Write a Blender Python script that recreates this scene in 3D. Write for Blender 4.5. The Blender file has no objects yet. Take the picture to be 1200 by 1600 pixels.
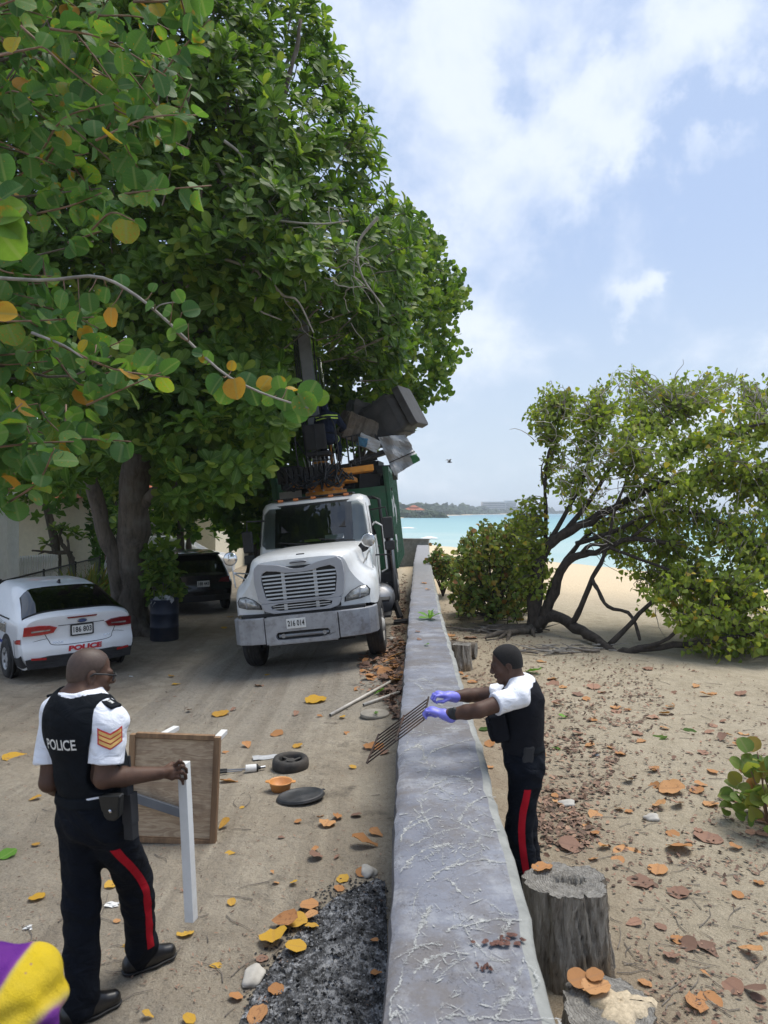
import bpy, bmesh, math, random
import numpy as np
from mathutils import Vector, Matrix, Euler
from mathutils.bvhtree import BVHTree

# ------------------------------------------------------------------ camera, sky, sun, exposure
sc = bpy.context.scene
COL = sc.collection
R = math.radians
FPX = 1110.0           # focal length in photo pixels (photo is 1200 x 1600, level camera)
CAMZ = 2.38

cam_d = bpy.data.cameras.new('camera')
cam = bpy.data.objects.new('camera', cam_d)
COL.objects.link(cam)
cam.location = (0, 0, CAMZ)
cam.rotation_euler = (R(90), 0, 0)
cam_d.sensor_width = 36
cam_d.lens = 36 * FPX / 1600
cam_d.clip_start = .05
cam_d.clip_end = 20000
cam_d.dof.use_dof = True
cam_d.dof.focus_distance = 8.0
cam_d.dof.aperture_fstop = 4.5
sc.camera = cam

SUN_EL, SUN_AZ = 70, 58          # azimuth measured from +Y (view direction) towards +X
world = bpy.data.worlds.new('World')
sc.world = world
world.use_nodes = True
def sky_nodes():
    nt = world.node_tree
    nt.nodes.clear()
    N, L = nt.nodes.new, nt.links.new
    out = N('ShaderNodeOutputWorld')
    bg = N('ShaderNodeBackground')
    bg.inputs['Strength'].default_value = .080
    sky = N('ShaderNodeTexSky')
    sky.sky_type = 'NISHITA'
    sky.sun_disc = False
    sky.sun_elevation = R(SUN_EL)
    sky.sun_rotation = R(SUN_AZ)
    sky.air_density = 1.0
    sky.dust_density = 2.5
    sky.ozone_density = 1.2
    tc = N('ShaderNodeTexCoord')
    sep = N('ShaderNodeSeparateXYZ')
    L(tc.outputs['Generated'], sep.inputs[0])
    def math_(op, a, b=None, clamp=False):
        m = N('ShaderNodeMath'); m.operation = op; m.use_clamp = clamp
        for i, v in enumerate((a, b)):
            if v is None: continue
            if isinstance(v, (int, float)): m.inputs[i].default_value = v
            else: L(v, m.inputs[i])
        return m.outputs[0]
    zc = math_('MAXIMUM', sep.outputs['Z'], 0.0)
    den = math_('ADD', zc, .22)
    cx = math_('DIVIDE', sep.outputs['X'], den)
    cy = math_('DIVIDE', sep.outputs['Y'], den)
    cmb = N('ShaderNodeCombineXYZ')
    L(cx, cmb.inputs[0]); L(cy, cmb.inputs[1])
    n1 = N('ShaderNodeTexNoise'); n1.inputs['Scale'].default_value = 1.25
    n1.inputs['Detail'].default_value = 9; n1.inputs['Roughness'].default_value = .58
    n1.inputs['Distortion'].default_value = .35
    L(cmb.outputs[0], n1.inputs['Vector'])
    n2 = N('ShaderNodeTexNoise'); n2.inputs['Scale'].default_value = 6.0
    n2.inputs['Detail'].default_value = 8; n2.inputs['Roughness'].default_value = .6
    n2.inputs['Distortion'].default_value = .25
    L(tc.outputs['Generated'], n2.inputs['Vector'])
    nb = N('ShaderNodeTexNoise'); nb.inputs['Scale'].default_value = 9.0; nb.inputs['Detail'].default_value = 7; nb.inputs['Roughness'].default_value = .62
    L(tc.outputs['Generated'], nb.inputs['Vector'])
    vs_ = N('ShaderNodeVectorMath'); vs_.operation = 'SUBTRACT'; L(nb.outputs['Color'], vs_.inputs[0]); vs_.inputs[1].default_value = (.5, .5, .5)
    vm_ = N('ShaderNodeVectorMath'); vm_.operation = 'SCALE'; L(vs_.outputs[0], vm_.inputs[0]); vm_.inputs['Scale'].default_value = .22
    va_ = N('ShaderNodeVectorMath'); va_.operation = 'ADD'; L(tc.outputs['Generated'], va_.inputs[0]); L(vm_.outputs[0], va_.inputs[1])
    # cumulus banks seen in the photograph: (px, py, radius in radians, weight)
    total = math_('MULTIPLY', math_('SUBTRACT', n1.outputs['Fac'], .5), 1.6)
    for px, py, rad, w in ((900, 190, .13, .42), (1010, 140, .10, .40), (830, 330, .13, .34), (700, 250, .14, .30),
                           (760, 430, .13, .30), (640, 520, .16, .26), (1135, 265, .055, .34), (1005, 478, .044, .40), (1140, 30, .09, .34),
                           (700, 60, .14, .22), (1000, 330, .13, -.30), (1120, 170, .06, -.3), (1150, 420, .12, -.28),
                           (800, 90, .05, -.25), (930, 60, .06, -.2), (1060, 560, .12, -.1)):
        d = Vector(((px - 600) / FPX, 1, (800 - py) / FPX)).normalized()
        vd = N('ShaderNodeVectorMath'); vd.operation = 'DISTANCE'
        L(va_.outputs[0], vd.inputs[0]); vd.inputs[1].default_value = d
        mr = N('ShaderNodeMapRange'); mr.interpolation_type = 'SMOOTHSTEP'
        L(vd.outputs['Value'], mr.inputs['Value'])
        mr.inputs['From Min'].default_value = rad; mr.inputs['From Max'].default_value = rad * .25
        mr.inputs['To Min'].default_value = 0; mr.inputs['To Max'].default_value = w
        total = math_('ADD', total, mr.outputs[0])
    total = math_('ADD', total, math_('MULTIPLY', math_('SUBTRACT', n2.outputs['Fac'], .5), 2.3))
    ramp = N('ShaderNodeMapRange'); ramp.interpolation_type = 'SMOOTHSTEP'
    L(total, ramp.inputs['Value'])
    ramp.inputs['From Min'].default_value = -.22; ramp.inputs['From Max'].default_value = .72
    ramp.inputs['To Min'].default_value = .0; ramp.inputs['To Max'].default_value = .72
    # thin veil of high cloud everywhere, then the brighter banks
    veil = N('ShaderNodeMixRGB'); veil.inputs[0].default_value = .72
    L(sky.outputs[0], veil.inputs[1]); veil.inputs[2].default_value = (4.0, 5.15, 7.4, 1)
    hz = N('ShaderNodeMapRange'); hz.interpolation_type = 'SMOOTHSTEP'
    L(sep.outputs['Z'], hz.inputs['Value'])
    hz.inputs['From Min'].default_value = .40; hz.inputs['From Max'].default_value = -.02
    hz.inputs['To Min'].default_value = 0; hz.inputs['To Max'].default_value = .85
    hmix = N('ShaderNodeMixRGB'); L(hz.outputs[0], hmix.inputs[0])
    L(veil.outputs[0], hmix.inputs[1]); hmix.inputs[2].default_value = (5.3, 6.2, 7.0, 1)
    cmix = N('ShaderNodeMixRGB'); L(ramp.outputs[0], cmix.inputs[0])
    L(hmix.outputs[0], cmix.inputs[1]); cmix.inputs[2].default_value = (7.5, 7.95, 8.7, 1)
    L(cmix.outputs[0], bg.inputs['Color'])
    L(bg.outputs[0], out.inputs[0])
sky_nodes()

sun_d = bpy.data.lights.new('sun', 'SUN')
sun_d.energy = 2.3
sun_d.angle = R(32)
sun_d.color = (1, .95, .86)
sun = bpy.data.objects.new('sun', sun_d)
COL.objects.link(sun)
_s = Vector((math.sin(R(SUN_AZ)) * math.cos(R(SUN_EL)), math.cos(R(SUN_AZ)) * math.cos(R(SUN_EL)), math.sin(R(SUN_EL))))
sun.rotation_euler = (-_s).to_track_quat('-Z', 'Y').to_euler()

vs = sc.view_settings
vs.view_transform = 'Standard'; vs.look = 'None'; vs.gamma = 1; vs.use_curve_mapping = False
vs.exposure = 0.78
sc.render.engine = 'CYCLES'
sc.cycles.use_denoising = True
sc.cycles.max_bounces = 7
sc.cycles.diffuse_bounces = 4
sc.cycles.glossy_bounces = 3
sc.cycles.transmission_bounces = 4
sc.cycles.transparent_max_bounces = 8
sc.cycles.caustics_reflective = False
sc.cycles.caustics_refractive = False
sc.cycles.sample_clamp_indirect = 6

# ------------------------------------------------------------------ mesh helpers
rng = np.random.RandomState(7)
random.seed(7)
def V(*a): return np.array(a, float)
def nrm(v):
    v = np.asarray(v, float); return v / max(np.linalg.norm(v), 1e-9)

def np_mesh(name, verts, quads=None, tris=None, luv=None, smooth=True):
    """fast mesh from numpy arrays"""
    verts = np.asarray(verts, np.float32)
    me = bpy.data.meshes.new(name)
    q = np.zeros((0, 4), np.int32) if quads is None else np.asarray(quads, np.int32).reshape(-1, 4)
    t = np.zeros((0, 3), np.int32) if tris is None else np.asarray(tris, np.int32).reshape(-1, 3)
    me.vertices.add(len(verts)); me.vertices.foreach_set('co', verts.ravel())
    me.loops.add(q.size + t.size); me.loops.foreach_set('vertex_index', np.concatenate([q.ravel(), t.ravel()]))
    n = len(q) + len(t)
    me.polygons.add(n)
    starts = np.concatenate([np.arange(len(q)) * 4, q.size + np.arange(len(t)) * 3]).astype(np.int32)
    me.polygons.foreach_set('loop_start', starts)
    me.polygons.foreach_set('use_smooth', np.full(n, bool(smooth)))
    if luv is not None:
        at = me.attributes.new('luv', 'FLOAT_VECTOR', 'POINT')
        at.data.foreach_set('vector', np.asarray(luv, np.float32).ravel())
    me.update(calc_edges=True)
    return me

def link(name, me, mat=None, parent=None, loc=None, rot=None):
    o = bpy.data.objects.new(name, me)
    COL.objects.link(o)
    if mat is not None and me is not None and len(me.materials) == 0: me.materials.append(mat)
    if parent is not None: o.parent = parent
    if loc is not None: o.location = loc
    if rot is not None: o.rotation_euler = rot
    return o

def tag(o, label, cat, group=None, kind=None):
    if label: o['label'] = label
    if cat: o['category'] = cat
    if group: o['group'] = group
    if kind: o['kind'] = kind
    return o

def thing(name, label, cat, loc=(0, 0, 0), rot=(0, 0, 0), group=None):
    o = bpy.data.objects.new(name, None)
    COL.objects.link(o)
    o.location = loc; o.rotation_euler = rot
    o.empty_display_size = .2
    return tag(o, label, cat, group)

class MB:
    """collects polygons for one mesh object"""
    def __init__(s): s.v = []; s.f = []
    def add(s, vs, fs):
        b = len(s.v); s.v += [tuple(map(float, p)) for p in vs]; s.f += [tuple(i + b for i in f) for f in fs]; return s
    def box(s, c, size, rot=None):
        hx, hy, hz = size[0] / 2, size[1] / 2, size[2] / 2
        M = (Euler(rot).to_matrix() if rot is not None and not isinstance(rot, Matrix) else (rot or Matrix.Identity(3)))
        P = [Vector(c) + M @ Vector((x * hx, y * hy, z * hz)) for z in (-1, 1) for y in (-1, 1) for x in (-1, 1)]
        return s.add(P, [(0, 2, 3, 1), (4, 5, 7, 6), (0, 1, 5, 4), (2, 6, 7, 3), (0, 4, 6, 2), (1, 3, 7, 5)])
    def bar(s, a, b, w, h, up=(0, 0, 1)):
        a, b = Vector(a), Vector(b); d = (b - a); L = d.length; d.normalize()
        u = Vector(up); x = d.cross(u)
        if x.length < 1e-4: x = d.cross(Vector((1, 0, 0)))
        x.normalize(); z = x.cross(d)
        M = Matrix((x, d, z)).transposed()
        return s.box((a + b) / 2, (w, L, h), M)
    def tube(s, pts, rad, seg=8, cap=True):
        pts = [np.asarray(p, float) for p in pts]; n = len(pts)
        rad = [rad] * n if np.isscalar(rad) else list(rad)
        ref = None; rings = []
        for i, p in enumerate(pts):
            t = nrm(pts[min(i + 1, n - 1)] - pts[max(i - 1, 0)])
            if ref is None: ref = V(0, 0, 1) if abs(t[2]) < .9 else V(1, 0, 0)
            a = nrm(np.cross(t, ref)); b = np.cross(a, t); ref = b
            rings.append([p + rad[i] * (math.cos(2 * math.pi * k / seg) * a + math.sin(2 * math.pi * k / seg) * b) for k in range(seg)])
        vs = [q for r in rings for q in r]
        fs = [(i * seg + k, i * seg + (k + 1) % seg, (i + 1) * seg + (k + 1) % seg, (i + 1) * seg + k) for i in range(n - 1) for k in range(seg)]
        if cap:
            fs.append(tuple(range(seg))[::-1]); fs.append(tuple((n - 1) * seg + k for k in range(seg)))
        return s.add(vs, fs)
    def lathe(s, prof, seg=24, c=(0, 0, 0), axis='z', caps=True):
        vs = []; fs = []; n = len(prof)
        for r, z in prof:
            for k in range(seg):
                a = 2 * math.pi * k / seg
                x, y = r * math.cos(a), r * math.sin(a)
                p = (x, y, z) if axis == 'z' else ((z, x, y) if axis == 'x' else (x, z, y))
                vs.append((p[0] + c[0], p[1] + c[1], p[2] + c[2]))
        for i in range(n - 1):
            for k in range(seg):
                f = (i * seg + k, i * seg + (k + 1) % seg, (i + 1) * seg + (k + 1) % seg, (i + 1) * seg + k)
                fs.append(f if axis != 'y' else f[::-1])
        if caps:
            fs.append(tuple(range(seg))[::-1]); fs.append(tuple((n - 1) * seg + k for k in range(seg)))
        return s.add(vs, fs)
    def grid(s, P, closed=False):
        """P: rows x cols x 3"""
        P = np.asarray(P); r, c = P.shape[:2]
        fs = [(i * c + j, i * c + j + 1, (i + 1) * c + j + 1, (i + 1) * c + j) for i in range(r - 1) for j in range(c - 1)]
        return s.add(P.reshape(-1, 3), fs)
    def prism(s, poly, y0, y1, plane='xz'):
        """extrude a 2D polygon"""
        n = len(poly)
        def m(p, y): return (p[0], y, p[1]) if plane == 'xz' else ((p[0], p[1], y) if plane == 'xy' else (y, p[0], p[1]))
        vs = [m(p, y0) for p in poly] + [m(p, y1) for p in poly]
        fs = [tuple(range(n)), tuple(range(2 * n - 1, n - 1, -1))] + [(i, i + n, (i + 1) % n + n, (i + 1) % n) for i in range(n)]
        return s.add(vs, fs)
    def build(s, name, mat, parent=None, smooth=False, bevel=0, seg=2, loc=None, rot=None, solid=0, sub=0, fix=True):
        me = bpy.data.meshes.new(name)
        me.from_pydata(s.v, [], s.f)
        if fix:
            bm = bmesh.new(); bm.from_mesh(me)
            bmesh.ops.recalc_face_normals(bm, faces=bm.faces); bm.to_mesh(me); bm.free()
        if smooth: me.polygons.foreach_set('use_smooth', [True] * len(me.polygons))
        o = link(name, me, mat, parent, loc, rot)
        if solid:
            m = o.modifiers.new('s', 'SOLIDIFY'); m.thickness = solid; m.offset = -1
        if sub:
            m = o.modifiers.new('u', 'SUBSURF'); m.levels = sub; m.render_levels = sub
        if bevel:
            m = o.modifiers.new('b', 'BEVEL'); m.width = bevel; m.segments = seg; m.limit_method = 'ANGLE'; m.angle_limit = R(35)
        return o

def copy_tree(o, parent=None):
    c = o.copy(); COL.objects.link(c); c.parent = parent
    for ch in o.children: copy_tree(ch, c)
    return c

def spline(pts, n):
    """Catmull-Rom through pts, n samples"""
    P = np.asarray(pts, float); m = len(P)
    if m == 2: return P[0] + (P[1] - P[0]) * np.linspace(0, 1, n)[:, None]
    Q = np.vstack([2 * P[0] - P[1], P, 2 * P[-1] - P[-2]])
    out = []
    for u in np.linspace(0, m - 1 - 1e-6, n):
        i = int(u); t = u - i; a, b, c, d = Q[i:i + 4]
        out.append(.5 * ((2 * b) + (c - a) * t + (2 * a - 5 * b + 4 * c - d) * t * t + (3 * b - a - 3 * c + d) * t ** 3))
    return np.array(out)

def text_mesh(body, size=1.0, bold=0.0, extrude=0.0, shear=0.0, space=1.0):
    cu = bpy.data.curves.new('txt', 'FONT'); cu.body = body; cu.size = size; cu.offset = bold; cu.extrude = extrude
    cu.shear = shear; cu.space_character = space; cu.align_x = 'CENTER'; cu.align_y = 'CENTER'; cu.resolution_u = 3
    o = bpy.data.objects.new('txt', cu); COL.objects.link(o)
    dg = bpy.context.evaluated_depsgraph_get()
    me = o.evaluated_get(dg).to_mesh()
    vs = np.array([v.co[:] for v in me.vertices]).reshape(-1, 3); fs = [tuple(p.vertices) for p in me.polygons]
    o.evaluated_get(dg).to_mesh_clear()
    bpy.data.objects.remove(o); bpy.data.curves.remove(cu)
    return vs, fs

def pip(px, py, poly):
    """points in polygon, vectorised"""
    poly = np.asarray(poly, float); ins = np.zeros(len(px), bool); j = len(poly) - 1
    for i in range(len(poly)):
        xi, yi = poly[i]; xj, yj = poly[j]
        c = ((yi > py) != (yj > py)) & (px < (xj - xi) * (py - yi) / (yj - yi + 1e-12) + xi)
        ins ^= c; j = i
    return ins

def poly_dist(px, py, poly):
    poly = np.asarray(poly, float); d = np.full(len(px), 1e9)
    for i in range(len(poly)):
        a, b = poly[i - 1], poly[i]; ab = b - a
        t = np.clip(((px - a[0]) * ab[0] + (py - a[1]) * ab[1]) / (ab @ ab + 1e-9), 0, 1)
        d = np.minimum(d, np.hypot(px - a[0] - t * ab[0], py - a[1] - t * ab[1]))
    return d

def sample_poly(poly, n, rs=rng):
    poly = np.asarray(poly, float); lo, hi = poly.min(0), poly.max(0); X = []; Y = []; k = 0
    while k < n:
        x = rs.uniform(lo[0], hi[0], n * 2); y = rs.uniform(lo[1], hi[1], n * 2); m = pip(x, y, poly)
        X.append(x[m]); Y.append(y[m]); k += m.sum()
    return np.concatenate(X)[:n], np.concatenate(Y)[:n]

# ------------------------------------------------------------------ the lie of the land
WALL = [(-3, -.16, .36), (0, -.06, .46), (2.15, .016, .538), (5.0, .115, .67), (11.0, .40, .90), (22, .93, 1.45), (34, 1.60, 2.14)]   # y, left edge x, right edge x of the sea wall
_wy = np.array([w[0] for w in WALL]); _wl = np.array([w[1] for w in WALL]); _wr = np.array([w[2] for w in WALL])
def wall_l(y): return np.interp(y, _wy, _wl)
def wall_r(y): return np.interp(y, _wy, _wr)
WALL_Z = .83
SEA_Z = -1.5
SHORE = np.array([(150, -300), (60, -80), (34, 5), (20, 37), (7, 84), (-4, 125), (-40, 200), (-45, 330), (8, 440), (55, 690), (130, 1000), (235, 1330), (420, 1600), (900, 1900), (4000, 2300)], float)
def shore_sd(x, y):
    """signed distance to the waterline, positive on land"""
    x = np.asarray(x, float); y = np.asarray(y, float)
    best = np.full(x.shape, 1e12); sgn = np.ones(x.shape)
    for i in range(len(SHORE) - 1):
        a, b = SHORE[i], SHORE[i + 1]; ab = b - a
        t = np.clip(((x - a[0]) * ab[0] + (y - a[1]) * ab[1]) / (ab @ ab), 0, 1)
        dx, dy = x - a[0] - t * ab[0], y - a[1] - t * ab[1]; d = dx * dx + dy * dy
        cr = ab[0] * (y - a[1]) - ab[1] * (x - a[0])
        m = d < best
        best = np.where(m, d, best); sgn = np.where(m, np.where(cr > 0, 1, -1), sgn)
    return np.sqrt(best) * sgn
def sm(a, b, x):
    t = np.clip((np.asarray(x, float) - a) / (b - a), 0, 1); return t * t * (3 - 2 * t)
def gz(x, y):
    x = np.asarray(x, float); y = np.asarray(y, float)
    u = np.maximum(wall_l(y) - x, 0)
    s = .015 + .095 * sm(4.5, 9.5, y)
    road = -s * np.minimum(u, 2.8) - .02 * sm(20, 40, u)
    beach = -.2 - .02 * np.sin(x * 1.7 + y * .8) * sm(.2, 1.2, x - wall_r(y))
    mid = (wall_l(y) + wall_r(y)) / 2
    z = np.where(x < mid, road, beach)
    z = z + .012 * np.sin(x * 2.3 + 1.1 * np.sin(y * 1.3)) * np.sin(y * 1.9 + .7) + .006 * np.sin(x * 7.1 + y * 3.3) * np.sin(y * 6.3 - x * 2.2)
    sd = shore_sd(x, y)
    k = sm(24, 0, sd)
    z = z * (1 - k) + (SEA_Z) * k
    z = np.where(sd < 0, SEA_Z + np.maximum(sd * .07, -4), z)
    far = sm(150, 300, y)
    return np.where(sd > 0, z * (1 - far) + (SEA_Z + .25 + np.minimum(sd * .03, 2.0)) * far, z)
def gzf(x, y): return float(gz(np.array([x]), np.array([y]))[0])

def P(px, py, d):
    """a photo pixel and a distance -> point"""
    return np.array([(px - 600) / FPX * d, d, CAMZ + (800 - py) / FPX * d])
_GD = np.geomspace(.8, 400., 700)
def G(px, py, dz=0):
    """where the line of sight through a pixel meets the ground"""
    x = (px - 600) / FPX * _GD; f = CAMZ + (800 - py) / FPX * _GD - gz(x, _GD) - dz
    k = np.argmax(f < 0)
    if k == 0: return P(px, py, 400.)
    return P(px, py, _GD[k - 1] + (_GD[k] - _GD[k - 1]) * f[k - 1] / (f[k - 1] - f[k]))
# ------------------------------------------------------------------ procedural materials
class NT:
    def __init__(s, name):
        s.m = bpy.data.materials.new(name); s.m.use_nodes = True
        s.t = s.m.node_tree; s.b = s.t.nodes['Principled BSDF']; s.out = s.t.nodes['Material Output']
    def n(s, typ, **kw):
        o = s.t.nodes.new(typ)
        for k, v in kw.items():
            if k in o.inputs.keys(): s.set(o.inputs[k], v)
            else: setattr(o, k, v)
        return o
    def set(s, inp, v):
        if isinstance(v, bpy.types.NodeSocket): s.t.links.new(v, inp)
        elif isinstance(v, tuple) and len(v) == 3 and inp.type == 'RGBA': inp.default_value = (*v, 1)
        else: inp.default_value = v
    def coord(s, which='Object', scale=None):
        c = s.n('ShaderNodeTexCoord').outputs[which]
        if scale is not None:
            m = s.n('ShaderNodeMapping'); s.t.links.new(c, m.inputs[0]); m.inputs['Scale'].default_value = scale; c = m.outputs[0]
        return c
    def noise(s, scale, detail=5, rough=.55, vec=None, dist=0, out='Fac'):
        o = s.n('ShaderNodeTexNoise', Scale=scale, Detail=detail, Roughness=rough, Distortion=dist)
        s.t.links.new(vec if vec is not None else s.coord(), o.inputs['Vector']); return o.outputs[out]
    def voro(s, scale, vec=None, feature='F1', out='Distance', rand=1.0):
        o = s.n('ShaderNodeTexVoronoi', Scale=scale, feature=feature, Randomness=rand)
        s.t.links.new(vec if vec is not None else s.coord(), o.inputs['Vector']); return o.outputs[out]
    def mr(s, v, a, b, c=0., d=1., smooth=False):
        o = s.n('ShaderNodeMapRange')
        if smooth: o.interpolation_type = 'SMOOTHSTEP'
        s.set(o.inputs['Value'], v); o.inputs['From Min'].default_value = a; o.inputs['From Max'].default_value = b
        o.inputs['To Min'].default_value = c; o.inputs['To Max'].default_value = d; return o.outputs[0]
    def mix(s, f, a, b, mode='MIX'):
        o = s.n('ShaderNodeMixRGB', blend_type=mode); s.set(o.inputs[0], f); s.set(o.inputs[1], a); s.set(o.inputs[2], b); return o.outputs[0]
    def math(s, op, a, b=0., clamp=False):
        o = s.n('ShaderNodeMath', operation=op, use_clamp=clamp); s.set(o.inputs[0], a); s.set(o.inputs[1], b); return o.outputs[0]
    def sep(s, vec):
        o = s.n('ShaderNodeSeparateXYZ'); s.t.links.new(vec, o.inputs[0]); return o.outputs
    def bump(s, h, strength=.3, dist=.01):
        o = s.n('ShaderNodeBump', Strength=strength, Distance=dist); s.set(o.inputs['Height'], h); s.t.links.new(o.outputs[0], s.b.inputs['Normal']); return o
    def ramp(s, f, stops, interp='LINEAR'):
        o = s.n('ShaderNodeValToRGB'); o.color_ramp.interpolation = interp
        e = o.color_ramp.elements
        while len(e) < len(stops): e.new(.5)
        for i, (p, c) in enumerate(stops): e[i].position = p; e[i].color = (*c, 1)
        s.set(o.inputs[0], f); return o.outputs[0]
    def base(s, c): s.set(s.b.inputs['Base Color'], c)
    def rough(s, v): s.set(s.b.inputs['Roughness'], v)

def pm(name, col, rough=.6, metal=0., var=.12, scale=6., bump=0., bscale=60., dirt=None, dscale=3., damt=.5, spec=.5, coat=0.):
    """plain material: colour with mottling, optional grime and fine relief"""
    t = NT(name)
    n = t.noise(scale, 6)
    lo = tuple(c * (1 - var) for c in col); hi = tuple(min(c * (1 + var), 1) for c in col)
    c = t.mix(t.mr(n, .3, .7), lo, hi)
    r = rough
    if dirt is not None:
        dn = t.noise(dscale, 8, .65)
        f = t.mr(dn, .48, .72, 0, damt)
        c = t.mix(f, c, dirt)
        r = t.math('ADD', t.math('MULTIPLY', f, .35), rough, True)
    t.base(c); t.rough(r)
    t.b.inputs['Metallic'].default_value = metal
    t.b.inputs['Specular IOR Level'].default_value = spec
    if coat: t.b.inputs['Coat Weight'].default_value = coat; t.b.inputs['Coat Roughness'].default_value = .08
    if bump: t.bump(t.noise(bscale, 6, .6), .5, bump)
    return t.m

def leaf_mat(name, stops, vein=None, veinamt=.4, trans=.3, rough=.42, blotch=None, blotchamt=0., spec=.28, tcol=1.3):
    """leaf colour by a per-leaf random number (luv.z + object random), veins from luv.xy"""
    t = NT(name)
    a = t.n('ShaderNodeAttribute', attribute_name='luv').outputs['Vector']
    u, v, r = t.sep(a)
    rnd = t.n('ShaderNodeObjectInfo').outputs['Random']
    f = t.math('FRACT', t.math('ADD', t.math('MULTIPLY', rnd, 1.0), r))
    c = t.ramp(f, stops)
    c = t.mix(t.mr(t.noise(30, 3), .3, .75, 0, .28), c, t.mix(1, c, (.45, .5, .4), 'MULTIPLY'))
    au = t.math('ABSOLUTE', u)
    if vein:
        side = t.math('PINGPONG', t.math('SUBTRACT', t.math('MULTIPLY', v, 7.), t.math('MULTIPLY', au, 2.2)), .5)
        sv = t.mr(side, .06, .0, 0, .55)
        mid = t.mr(au, .07, .03, 0, 1)
        c = t.mix(t.math('MULTIPLY', t.math('MAXIMUM', sv, mid), veinamt), c, vein)
    if blotch:
        bl = t.mr(t.math('ADD', t.noise(9, 4), t.math('MULTIPLY', f, .16)), .71, .77, 0, blotchamt, True)
        c = t.mix(bl, c, blotch)
    t.base(c); t.rough(min(rough + .10, 1)); t.b.inputs['Specular IOR Level'].default_value = spec
    t.bump(t.math('ADD', t.noise(40, 3), t.mr(au, 0, .12, 0, .4)), .35, .006)
    if trans > 0:
        tr = t.n('ShaderNodeBsdfTranslucent'); t.set(tr.inputs['Color'], t.mix(1, c, (tcol, tcol * 1.05, tcol * .5), 'MULTIPLY'))
        ms = t.n('ShaderNodeMixShader'); ms.inputs[0].default_value = trans
        t.t.links.new(t.b.outputs[0], ms.inputs[1]); t.t.links.new(tr.outputs[0], ms.inputs[2]); t.t.links.new(ms.outputs[0], t.out.inputs[0])
    return t.m

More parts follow.
